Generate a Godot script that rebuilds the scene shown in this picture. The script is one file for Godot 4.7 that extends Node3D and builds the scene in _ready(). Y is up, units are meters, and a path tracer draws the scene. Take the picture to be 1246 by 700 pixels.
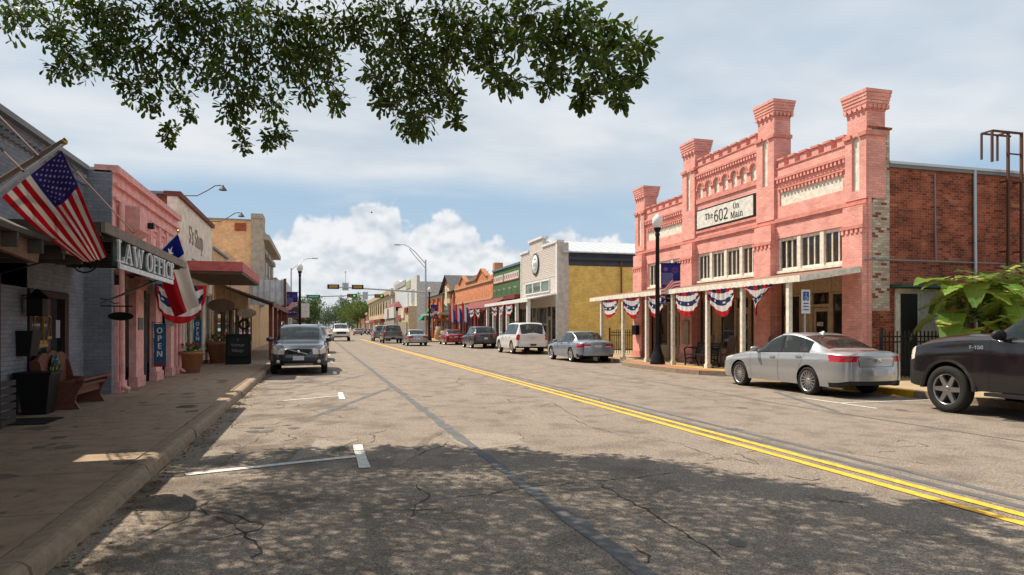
extends Node3D
# A main street in a small Texas town, built in metres. x runs across the street, -z along it away from the camera, y up.
const FOCAL := 830.0
const EYE := Vector3(0, 1.6, 0)
const TH := 0.275909
var used := {}
var mats := {}
var tex := {}
var rng := RandomNumberGenerator.new()

class B:
	var st := SurfaceTool.new()
	var count := 0
	func _init(smooth := false):
		st.begin(Mesh.PRIMITIVE_TRIANGLES)
		st.set_smooth_group(0 if smooth else -1)
	func smooth(on := true):
		st.set_smooth_group(0 if on else -1)
	func tri(a, b, c):
		st.add_vertex(a); st.add_vertex(b); st.add_vertex(c); count += 1
	func quad(a, b, c, d):
		tri(a, b, c); tri(a, c, d)
	func uvquad(a, b, c, d, ua, ub, uc, ud):
		for p in [[a, ua], [b, ub], [c, uc], [a, ua], [c, uc], [d, ud]]:
			st.set_uv(p[1]); st.add_vertex(p[0])
		count += 2
	func hexa(p):   # eight corners: bottom 0-3 then top 4-7, both anticlockwise seen from above
		quad(p[4], p[7], p[6], p[5]); quad(p[0], p[1], p[2], p[3])
		quad(p[0], p[4], p[5], p[1]); quad(p[1], p[5], p[6], p[2]); quad(p[2], p[6], p[7], p[3]); quad(p[3], p[7], p[4], p[0])
	func box(c: Vector3, s: Vector3, bs := Basis()):
		var h := s * 0.5
		var p := []
		for y in [-h.y, h.y]:
			for q in [[-h.x, h.z], [h.x, h.z], [h.x, -h.z], [-h.x, -h.z]]:
				p.append(c + bs * Vector3(q[0], y, q[1]))
		hexa(p)
	func rng(x0, x1, y0, y1, d0, d1):   # a box from ranges across, up and along the street
		box(Vector3((x0 + x1) * 0.5, (y0 + y1) * 0.5, -(d0 + d1) * 0.5), Vector3(absf(x1 - x0), absf(y1 - y0), absf(d1 - d0)))
	func bar(a: Vector3, b: Vector3, w: float, h: float):
		var d := (b - a).normalized()
		var up := Vector3.UP if absf(d.y) < 0.98 else Vector3.RIGHT
		var x := d.cross(up).normalized()
		box((a + b) * 0.5, Vector3(w, h, a.distance_to(b)), Basis(x, x.cross(d).normalized(), -d))
	func cyl(a: Vector3, b: Vector3, r0: float, r1: float, n := 10, caps := true):
		var d := (b - a).normalized()
		var up := Vector3.UP if absf(d.y) < 0.98 else Vector3.RIGHT
		var x := d.cross(up).normalized()
		var y := x.cross(d).normalized()
		for i in n:
			var u := TAU * i / n
			var v := TAU * (i + 1) / n
			var e := x * cos(u) + y * sin(u)
			var f := x * cos(v) + y * sin(v)
			smooth(true)
			quad(a + e * r0, b + e * r1, b + f * r1, a + f * r0)
			if caps:
				smooth(false)
				tri(b, b + f * r1, b + e * r1); tri(a, a + e * r0, a + f * r0)
	func tube(pts, r0: float, r1: float, n := 6):
		for i in pts.size() - 1:
			var k0: float = float(i) / (pts.size() - 1)
			var k1: float = float(i + 1) / (pts.size() - 1)
			cyl(pts[i], pts[i + 1], lerpf(r0, r1, k0), lerpf(r0, r1, k1), n, i == 0 or i == pts.size() - 2)
	func lathe(o: Vector3, prof, n := 14, bs := Basis()):   # profile of [radius, height]
		smooth(true)
		for k in prof.size() - 1:
			for i in n:
				var u := TAU * i / n
				var v := TAU * (i + 1) / n
				var e := Vector3(cos(u), 0, sin(u))
				var f := Vector3(cos(v), 0, sin(v))
				var p0 = o + bs * (e * prof[k][0] + Vector3.UP * prof[k][1])
				var p1 = o + bs * (e * prof[k + 1][0] + Vector3.UP * prof[k + 1][1])
				var p2 = o + bs * (f * prof[k + 1][0] + Vector3.UP * prof[k + 1][1])
				var p3 = o + bs * (f * prof[k][0] + Vector3.UP * prof[k][1])
				quad(p0, p1, p2, p3)
		smooth(false)
	func prism(pts: PackedVector2Array, at: Transform3D, depth: float):   # outline in the local xy plane, pushed out from z = -depth to z = 0
		if Geometry2D.is_polygon_clockwise(pts):
			pts = pts.duplicate(); pts.reverse()
		var t := Geometry2D.triangulate_polygon(pts)
		var f := func(p, z): return at * Vector3(p.x, p.y, z)
		for i in range(0, t.size(), 3):
			var a := pts[t[i]]; var b := pts[t[i + 1]]; var c := pts[t[i + 2]]
			if (b - a).cross(c - a) > 0:
				var s := b; b = c; c = s
			tri(f.call(a, 0), f.call(b, 0), f.call(c, 0)); tri(f.call(a, -depth), f.call(c, -depth), f.call(b, -depth))
		for i in pts.size():
			var p := pts[i]; var q := pts[(i + 1) % pts.size()]
			quad(f.call(p, 0), f.call(p, -depth), f.call(q, -depth), f.call(q, 0))
	func mesh() -> ArrayMesh:
		st.generate_normals()
		return st.commit()

# ---- from a pixel of the photograph to a place on a known plane
func ray(px: float, py: float) -> Vector3:
	var a := (px - 623.0) / FOCAL
	return Vector3(a * cos(TH) + sin(TH), (399.0 - py) / FOCAL, -(cos(TH) - a * sin(TH)))
func on_x(px, py, x) -> Vector3:
	var r := ray(px, py)
	return EYE + r * (x / r.x)
func on_d(px, py, d) -> Vector3:
	var r := ray(px, py)
	return EYE + r * (-d / r.z)
func on_y(px, py, y := 0.0) -> Vector3:
	var r := ray(px, py)
	return EYE + r * ((y - EYE.y) / r.y)
func P(x: float, y: float, d: float) -> Vector3:
	return Vector3(x, y, -d)

# ---- things, parts and the setting
func numbered(called: String) -> String:
	var n: int = used.get(called, 0)
	used[called] = n + 1
	return called if n == 0 else "%s_%03d" % [called, n]
func thing(called: String, label: String, category: String, group := "", at := Vector3.ZERO, turn := 0.0) -> Node3D:
	var o := Node3D.new()
	o.name = numbered(called)
	add_child(o)
	o.position = at
	o.rotation.y = turn
	tag(o, label, category, group)
	return o
func tag(o: Node3D, label: String, category: String, group := "") -> void:
	o.set_meta("label", label); o.set_meta("category", category)
	if group != "":
		o.set_meta("group", group)
func mi(called: String, mesh: Mesh, m: Material, parent: Node, at := Vector3.ZERO) -> MeshInstance3D:
	var o := MeshInstance3D.new()
	o.mesh = mesh
	o.material_override = m
	if parent == self:
		o.name = numbered(called); add_child(o)
	else:
		o.name = called; parent.add_child(o, true)
	o.position = at
	return o
func part(parent: Node, called: String, b: B, m: Material, label := "") -> MeshInstance3D:
	var o := mi(called, b.mesh(), m, parent, off(parent))
	if label != "":
		o.set_meta("label", label)
	return o
func off(parent: Node) -> Vector3:   # parts are built in place, so they step back by where their thing stands
	return -parent.position if parent != self and parent.get_parent() == self and not parent is MeshInstance3D else Vector3.ZERO
func node(parent: Node, called: String, at := Vector3.ZERO) -> Node3D:
	var o := Node3D.new()
	o.name = called; parent.add_child(o, true); o.position = at
	return o
func solo(called: String, label: String, category: String, b: B, m: Material, group := "") -> MeshInstance3D:
	var o := mi(called, b.mesh(), m, self)
	tag(o, label, category, group)
	return o
func stru(called: String, b: B, m: Material, parent: Node = self) -> MeshInstance3D:
	var o := mi(called, b.mesh(), m, parent)
	if parent == self:
		o.set_meta("kind", "structure")
	return o
func stuff(o: Node) -> Node:
	o.set_meta("kind", "stuff")
	return o
func R(x0, x1, y0, y1, d0, d1) -> B:
	var b := B.new()
	b.rng(x0, x1, y0, y1, d0, d1)
	return b
func letters(parent: Node, called: String, s: String, high: float, m: Material, at: Transform3D, font := "Droid Sans", bold := false, wide := 1.0, deep := 0.012) -> MeshInstance3D:
	var t := TextMesh.new()
	var f := SystemFont.new()
	f.font_names = PackedStringArray([font])
	f.font_weight = 700 if bold else 400
	t.font = f
	t.text = s
	t.font_size = 64
	t.pixel_size = high / 64.0 / 0.72
	t.depth = deep
	t.curve_step = 2.0
	var o := MeshInstance3D.new()
	o.mesh = t
	o.material_override = m
	o.name = called
	parent.add_child(o, true)
	o.transform = at.scaled_local(Vector3(wide, 1, 1))
	return o

# ---- materials
func lin(r, g, b) -> Color:
	return Color(r, g, b).linear_to_srgb()
func noise_tex(key: String, freq: float, lo: float, hi: float, size := 512, octaves := 5, kind := FastNoiseLite.TYPE_SIMPLEX_SMOOTH, normal := false) -> NoiseTexture2D:
	if not tex.has(key):
		var n := FastNoiseLite.new()
		n.seed = key.hash() % 1000
		n.noise_type = kind
		n.frequency = freq
		n.fractal_octaves = octaves
		var t := NoiseTexture2D.new()
		t.width = size; t.height = size; t.seamless = true; t.noise = n
		t.as_normal_map = normal
		if not normal:
			var g := Gradient.new()
			g.set_color(0, Color(lo, lo, lo)); g.set_color(1, Color(hi, hi, hi))
			t.color_ramp = g
		tex[key] = t
	return tex[key]
func base_mat(c: Color, rough: float) -> StandardMaterial3D:
	var m := StandardMaterial3D.new()
	m.albedo_color = c.linear_to_srgb()
	m.roughness = rough
	m.metallic_specular = 0.35
	return m
func grime(m: StandardMaterial3D, size := 3.0, key := "grime", lo := 0.86, hi := 1.06) -> StandardMaterial3D:
	m.detail_enabled = true
	m.detail_blend_mode = BaseMaterial3D.BLEND_MODE_MUL
	m.detail_uv_layer = BaseMaterial3D.DETAIL_UV_2
	m.detail_albedo = noise_tex(key, 0.012, lo, hi, 512, 6)
	m.uv2_triplanar = true
	m.uv2_world_triplanar = true
	m.uv2_scale = Vector3.ONE / size
	return m
func tri(m: StandardMaterial3D, t: Texture2D, sx: float, sy: float, sz: float) -> StandardMaterial3D:
	m.albedo_texture = t
	m.uv1_triplanar = true
	m.uv1_world_triplanar = true
	m.uv1_scale = Vector3(1.0 / sx, 1.0 / sy, 1.0 / sz)
	m.uv1_triplanar_sharpness = 8.0
	return m
func bump(m: StandardMaterial3D, t: Texture2D, cm: float) -> StandardMaterial3D:
	m.heightmap_enabled = true
	m.heightmap_texture = t
	m.heightmap_scale = cm
	return m
func plain(key: String, r: float, g: float, b: float, rough := 0.7, metal := 0.0) -> StandardMaterial3D:
	if not mats.has(key):
		var m := base_mat(Color(r, g, b), rough)
		m.metallic = metal
		mats[key] = m
	return mats[key]
func painted(key: String, r: float, g: float, b: float, rough := 0.75, size := 1.6) -> StandardMaterial3D:   # paint or plaster with faint wear
	if not mats.has(key):
		var m := base_mat(Color(r, g, b), rough)
		tri(m, noise_tex("fine", 0.03, 0.93, 1.03, 512, 6), 1.3, 1.3, 1.3)
		grime(m, size * 2.0)
		mats[key] = m
	return mats[key]
func bricks(key: String, r: float, g: float, b: float, raw := "") -> StandardMaterial3D:
	if not mats.has(key):
		var m := base_mat(Color(r, g, b), 0.86)
		tri(m, brick_image(raw), 2.52, 1.8, 2.52)
		bump(m, tex["brick_height"], 0.9)
		if raw == "red": grime(m, 5.0, "brick_stain", 0.72, 1.12)
		else: grime(m, 7.0, "brick_grime", 0.89, 1.06)
		mats[key] = m
	return mats[key]
func brick_image(raw: String) -> Texture2D:
	var key := "brick" + raw
	if tex.has(key):
		return tex[key]
	var n := 1024
	var im := Image.create(n, n, false, Image.FORMAT_RGB8)
	var hi := Image.create(n, n, false, Image.FORMAT_RGB8)
	var r := RandomNumberGenerator.new()
	r.seed = 77 + raw.length()
	var mortar := Color(0.87, 0.86, 0.85)
	if raw == "red":
		mortar = Color(0.62, 0.53, 0.45)
	elif raw == "orange":
		mortar = Color(0.72, 0.62, 0.5)
	elif raw == "tan":
		mortar = Color(0.75, 0.66, 0.5)
	elif raw == "white":
		mortar = Color(0.6, 0.55, 0.48)
	im.fill(mortar)
	hi.fill(Color(0.25, 0.25, 0.25))
	for row in 24:
		for k in 13:
			var c := Color.WHITE.darkened(r.randf() * 0.1)
			if raw == "red":
				c = Color(0.52, 0.25, 0.18).lerp(Color(0.70, 0.38, 0.28), r.randf())
				if r.randf() < 0.08: c = Color(0.46, 0.22, 0.16)
				if r.randf() < 0.04: c = Color(0.68, 0.44, 0.35)
			elif raw == "orange":
				c = Color(0.76, 0.46, 0.31).lerp(Color(0.88, 0.60, 0.44), r.randf())
			elif raw == "tan":
				c = Color(0.95, 0.80, 0.64).lerp(Color(0.88, 0.71, 0.54), r.randf())
			elif raw == "white":
				c = Color(0.84, 0.80, 0.74).lerp(Color(0.7, 0.62, 0.54), r.randf())
				if r.randf() < 0.16: c = Color(0.56, 0.32, 0.24)
			var x0 := int((k - (0.5 if row % 2 else 0.0)) * n / 12.0)
			var y0 := int(row * n / 24.0)
			var rc := Rect2i(x0 + 3, y0 + 3, int(n / 12.0) - 5, int(n / 24.0) - 5)
			im.fill_rect(rc, c)
			hi.fill_rect(rc, Color.WHITE.darkened(r.randf() * 0.25))
			for q in 10:   # grain of the clay
				var g := Rect2i(rc.position + Vector2i(r.randi() % 70, r.randi() % 32), Vector2i(3 + r.randi() % 9, 2 + r.randi() % 5))
				im.fill_rect(g.intersection(rc), c.darkened(r.randf() * 0.16))
	tex[key] = ImageTexture.create_from_image(im)
	if not tex.has("brick_height"):
		tex["brick_height"] = ImageTexture.create_from_image(hi)
	return tex[key]
func glass(key: String, r: float, g: float, b: float, alpha: float) -> StandardMaterial3D:
	if not mats.has(key):
		var m := base_mat(Color(r, g, b), 0.03)
		m.metallic_specular = 0.5
		m.transparency = BaseMaterial3D.TRANSPARENCY_ALPHA
		m.albedo_color.a = alpha
		mats[key] = m
	return mats[key]
func gloss(key: String, r: float, g: float, b: float, metal := 0.0, rough := 0.35) -> StandardMaterial3D:   # car paint
	if not mats.has(key):
		var m := base_mat(Color(r, g, b), rough)
		m.metallic = metal
		m.clearcoat_enabled = true
		m.clearcoat = 1.0
		m.clearcoat_roughness = 0.06
		mats[key] = m
	return mats[key]

func _ready() -> void:
	rng.seed = 4242
	# ---- camera
	var cam := Camera3D.new()
	cam.name = "camera"
	cam.projection = Camera3D.PROJECTION_FRUSTUM
	cam.near = 0.1
	cam.far = 6000.0
	cam.size = 0.1 * 700.0 / FOCAL
	cam.frustum_offset = Vector2(0, 0.1 * 49.0 / FOCAL)
	add_child(cam)
	cam.position = EYE
	cam.rotation.y = -TH
	cam.current = true
	# ---- sky and exposure
	var env := Environment.new()
	env.background_mode = Environment.BG_SKY
	env.tonemap_mode = Environment.TONE_MAPPER_LINEAR
	env.tonemap_exposure = 1.36
	env.sdfgi_enabled = true
	env.ssao_enabled = true
	env.ssil_enabled = true
	var sky := Sky.new()
	var pano := PanoramaSkyMaterial.new()
	pano.panorama = sky_image()
	pano.energy_multiplier = 1.0
	sky.sky_material = pano
	env.sky = sky
	var we := WorldEnvironment.new()
	we.name = "air"
	we.environment = env
	add_child(we)
	# ---- sun: high, from beyond the houses with the law office
	var sun := DirectionalLight3D.new()
	sun.name = "sun"
	sun.light_energy = 1.55
	sun.light_color = Color(1.0, 0.95, 0.87)
	sun.light_angular_distance = 0.5
	sun.shadow_enabled = true
	add_child(sun)
	sun.look_at_from_position(Vector3.ZERO, Vector3(0.45, -1.0, 0.50), Vector3.FORWARD)
	# ---- the place
	build_ground()
	build_red_hall()
	build_far_row_east()
	build_west_row()
	build_street_things()
	build_cars()
	build_plants()

func sky_image() -> ImageTexture:
	var w := 3072
	var h := 1536
	var n1 := FastNoiseLite.new(); n1.seed = 11; n1.frequency = 1.0; n1.fractal_octaves = 5
	var n2 := FastNoiseLite.new(); n2.seed = 23; n2.frequency = 1.0; n2.fractal_octaves = 5; n2.fractal_gain = 0.55
	var n3 := FastNoiseLite.new(); n3.seed = 5; n3.frequency = 1.0; n3.fractal_octaves = 3
	# outline of the cloud bank seen over the far end of the street: azimuth from the street's axis and height, both in degrees
	var bank := []
	for q in [[300, 318], [322, 300], [335, 288], [352, 284], [362, 268], [385, 270], [400, 262], [425, 258], [440, 247], [456, 244], [468, 256], [482, 252], [490, 276], [505, 281], [520, 270], [534, 262], [548, 257], [562, 264], [575, 270], [588, 292], [606, 293], [622, 300], [640, 312], [662, 300], [678, 280], [692, 276], [706, 288], [730, 296], [752, 291], [775, 300], [800, 330]]:
		var r := ray(q[0], q[1])
		bank.append(Vector2(rad_to_deg(atan2(r.x, -r.z)), rad_to_deg(atan2(r.y, Vector2(r.x, r.z).length()))))
	var im := Image.create(w, h, false, Image.FORMAT_RGBF)
	var low := Image.create(w / 4, h / 4, false, Image.FORMAT_RGBF)
	for y in h / 4:
		var el := 90.0 - (y + 0.5) * 720.0 / h
		for x in w / 4:
			low.set_pixel(x, y, sky_color((x + 0.5) * 1440.0 / w - (360.0 if x > w / 8 else 0.0), el, n1, n2, n3, bank, false) if el > -1.0 else Color(0.36, 0.34, 0.31))
	low.resize(w, h, Image.INTERPOLATE_CUBIC)
	im.blit_rect(low, Rect2i(0, 0, w, h), Vector2i.ZERO)
	var top := int((90.0 - 31.0) / 180.0 * h)
	for y in range(top, h / 2 + 2):
		var el := 90.0 - (y + 0.5) * 180.0 / h
		for x in w:
			im.set_pixel(x, y, sky_color((x + 0.5) * 360.0 / w - (360.0 if x > w / 2 else 0.0), el, n1, n2, n3, bank, true))
	return ImageTexture.create_from_image(im)

func sky_color(az: float, el: float, n1: FastNoiseLite, n2: FastNoiseLite, n3: FastNoiseLite, bank: Array, detail: bool) -> Color:
	var a := deg_to_rad(az)
	var e := deg_to_rad(maxf(el, 0.0))
	var d := Vector3(sin(a) * cos(e), sin(e), -cos(a) * cos(e))
	var blue := Color(0.30, 0.43, 0.555).lerp(Color(0.20, 0.31, 0.47), clampf(el / 60.0, 0, 1))
	blue = blue.lerp(Color(0.46, 0.53, 0.59), pow(clampf(1.0 - el / 14.0, 0, 1), 1.6))
	# thin high veil, seen as a sheet overhead
	var q := Vector2(d.x, d.z) / (d.y + 0.10)
	var v := n1.get_noise_2d(q.x * 0.55 + 3.0, q.y * 0.9) * 0.6 + n3.get_noise_2d(q.x * 1.7, q.y * 2.6) * 0.22
	var ca := cos(a) * 57.3
	var sa := sin(a) * 57.3
	var rim := 10.6 + 1.6 * n3.get_noise_3d(ca * 0.04, sa * 0.04, 3.0) + 3.0 * n3.get_noise_3d(ca * 0.012, sa * 0.012, 9.0)
	var veil := smoothstep(rim - 1.0, rim + 1.6, el) * clampf(0.84 + v * 0.55, 0.3, 1.0)
	veil = maxf(veil, smoothstep(0.0, 0.5, v) * 0.5 * smoothstep(5.0, 9.0, el))
	var grey := Color(0.47, 0.515, 0.56).lerp(Color(0.615, 0.63, 0.645), clampf(0.5 + n2.get_noise_2d(q.x * 0.8 + 9.0, q.y * 1.1) * 1.3, 0, 1))
	var c := blue.lerp(grey, veil * 0.92)
	if not detail or el < -0.5:
		return c
	# heaped clouds low over the horizon
	var high := 3.5 + 3.6 * n3.get_noise_3d(ca * 0.045, sa * 0.045, 20.0) + 2.4 * n1.get_noise_3d(ca * 0.2, sa * 0.2, 50.0)
	if az > bank[0].x - 7.0 and az < bank[-1].x + 7.0:
		var own: float = bank[0].y if az < bank[0].x else bank[-1].y
		for i in bank.size() - 1:
			if az >= bank[i].x and az < bank[i + 1].x:
				own = lerpf(bank[i].y, bank[i + 1].y, smoothstep(bank[i].x, bank[i + 1].x, az))
		high = lerpf(high, own, smoothstep(bank[0].x - 7.0, bank[0].x, az) * (1.0 - smoothstep(bank[-1].x, bank[-1].x + 7.0, az)))
	var y := el * 1.25
	var wob := n2.get_noise_3d(ca * 0.42, sa * 0.42, y * 0.42)
	var fine := n1.get_noise_3d(ca * 1.3, sa * 1.3, y * 1.3)
	var m := smoothstep(-0.22, 0.34, high - el + wob * 1.15 + fine * 0.55)
	# second, nearer heaps that overlap the bank; brighter where they turn towards the light
	var lump := n2.get_noise_3d(ca * 0.23, sa * 0.23, y * 0.34 + 31.0) + 0.35 * n1.get_noise_3d(ca * 0.8, sa * 0.8, y * 0.8 + 5.0)
	var lift := n2.get_noise_3d(ca * 0.23 + 0.2, sa * 0.23, y * 0.34 + 30.72) + 0.35 * n1.get_noise_3d(ca * 0.8 + 0.3, sa * 0.8, y * 0.8 + 4.6)
	var lit := clampf(0.50 + (lump - lift) * 1.1 + (el - high * 0.45) * 0.07 + fine * 0.12, 0, 1)
	var cloud := Color(0.455, 0.495, 0.54).lerp(Color(0.70, 0.70, 0.70), lit)
	cloud = cloud.lerp(Color(0.545, 0.58, 0.605), pow(clampf(1.0 - el / 6.0, 0, 1), 1.3) * 0.8)
	return c.lerp(cloud, m * 0.88)

# ---------------------------------------------------------------- ground, road, pavements, markings
func sheet(pts: Array, y: float, thick := 0.004) -> B:   # thin sheet on the ground from points [x, d]
	var b := B.new()
	var o := PackedVector2Array()
	for p in pts:
		o.append(Vector2(p[0], p[1]))
	b.prism(o, Transform3D(Basis(Vector3.RIGHT, Vector3.FORWARD, Vector3.UP), Vector3(0, y, 0)), thick)
	return b
func strip(pts: Array, w: float, y: float, jitter := 0.0, seed_ := 1) -> B:   # ribbon along points [x, d], its edges uneven by jitter
	var b := B.new()
	var r := RandomNumberGenerator.new()
	r.seed = seed_
	var fine := []
	for i in pts.size() - 1:
		var p := Vector2(pts[i][0], pts[i][1]); var q := Vector2(pts[i + 1][0], pts[i + 1][1])
		var n := maxi(1, int(p.distance_to(q) / (0.25 if jitter > 0 else 100.0)))
		for k in n:
			fine.append(p.lerp(q, float(k) / n))
	fine.append(Vector2(pts[-1][0], pts[-1][1]))
	var last := []
	for i in fine.size():
		var t: Vector2 = (fine[mini(i + 1, fine.size() - 1)] - fine[maxi(i - 1, 0)]).normalized()
		var nrm := Vector2(-t.y, t.x)
		var l: Vector2 = fine[i] + nrm * (w * 0.5 + r.randfn(0, 1) * jitter)
		var g: Vector2 = fine[i] - nrm * (w * 0.5 + r.randfn(0, 1) * jitter)
		var now := [P(l.x, y, l.y), P(g.x, y, g.y)]
		if last:
			b.quad(last[0], now[0], now[1], last[1])
		last = now
	return b
func crack(parent: Node, pix: Array, w := 0.018, seed_ := 1) -> void:   # an open crack along photographed points
	var r := RandomNumberGenerator.new()
	r.seed = seed_
	var pts := []
	for i in pix.size() - 1:
		var a := on_y(pix[i][0], pix[i][1]); var c := on_y(pix[i + 1][0], pix[i + 1][1])
		var n := maxi(2, int(a.distance_to(c) / 0.09))
		for k in n:
			var p := a.lerp(c, float(k) / n)
			pts.append(Vector2(p.x + r.randfn(0, 0.016), -p.z + r.randfn(0, 0.02)))
	crack_strip(parent, pts, w, r)
func crack_strip(parent: Node, pts: Array, w: float, r: RandomNumberGenerator) -> void:
	var b := B.new()
	var last := []
	for i in pts.size():
		var t: Vector2 = (pts[mini(i + 1, pts.size() - 1)] - pts[maxi(i - 1, 0)]).normalized()
		var nrm := Vector2(-t.y, t.x) * w * (0.25 + r.randf()) * 0.5 * (1.0 if i > 1 and i < pts.size() - 2 else 0.2)
		var now := [P(pts[i].x + nrm.x, 0.0045, pts[i].y + nrm.y), P(pts[i].x - nrm.x, 0.0045, pts[i].y - nrm.y)]
		if last:
			b.quad(last[0], now[0], now[1], last[1])
		last = now
	part(parent, "crack", b, plain("crack", 0.05, 0.043, 0.036, 0.95))
func gum_spot(b: B, x: float, y: float, d: float, sz: float, r: RandomNumberGenerator) -> void:
	var ring := []
	for i in 9:
		var k := sz * r.randf_range(0.6, 1.1)
		ring.append(P(x + cos(TAU * i / 9.0) * k, y, d + sin(TAU * i / 9.0) * k * 1.2))
	for i in 9:
		b.tri(P(x, y, d), ring[i], ring[(i + 1) % 9])
func ragged(cx: float, cd: float, rx: float, rd: float, n: int, r: RandomNumberGenerator) -> Array:
	var o := []
	for i in n:
		var k := 0.72 + 0.4 * r.randf()
		o.append([cx + cos(TAU * i / n) * rx * k, cd + sin(TAU * i / n) * rd * k])
	return o

func road_mat(key: String, c: Color, scale := 1.0) -> StandardMaterial3D:
	if mats.has(key):
		return mats[key]
	if not tex.has("chips"):   # stone chips set in bitumen: light, tan, grey and dark
		var n := 1024
		var im := Image.create(n, n, false, Image.FORMAT_RGB8)
		var hi := Image.create(n, n, false, Image.FORMAT_RGB8)
		im.fill(Color(0.69, 0.67, 0.65)); hi.fill(Color(0.3, 0.3, 0.3))
		var r := RandomNumberGenerator.new()
		r.seed = 9
		for i in 42000:
			var v := 0.64 + 0.26 * r.randf()
			var col := Color(v * 1.03, v, v * 0.96)
			var u := r.randf()
			if u < 0.14: col = Color(0.55, 0.53, 0.52)
			elif u < 0.26: col = Color(0.94, 0.90, 0.85)
			elif u < 0.36: col = Color(0.84, 0.75, 0.67)
			var s := Vector2i(3 + r.randi() % 5, 3 + r.randi() % 5)
			var p := Vector2i(r.randi() % n, r.randi() % n)
			im.fill_rect(Rect2i(p, s), col)
			hi.fill_rect(Rect2i(p, s), Color.WHITE.darkened(r.randf() * 0.6))
		tex["chips"] = ImageTexture.create_from_image(im)
		tex["chip_height"] = ImageTexture.create_from_image(hi)
	var m := base_mat(c, 0.93)
	tri(m, tex["chips"], 2.1 * scale, 2.1 * scale, 2.1 * scale)
	bump(m, tex["chip_height"], 0.25)
	m.vertex_color_use_as_albedo = true
	grime(m, 5.5, "road_grime", 0.82, 1.2)
	mats[key] = m
	return m

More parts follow.
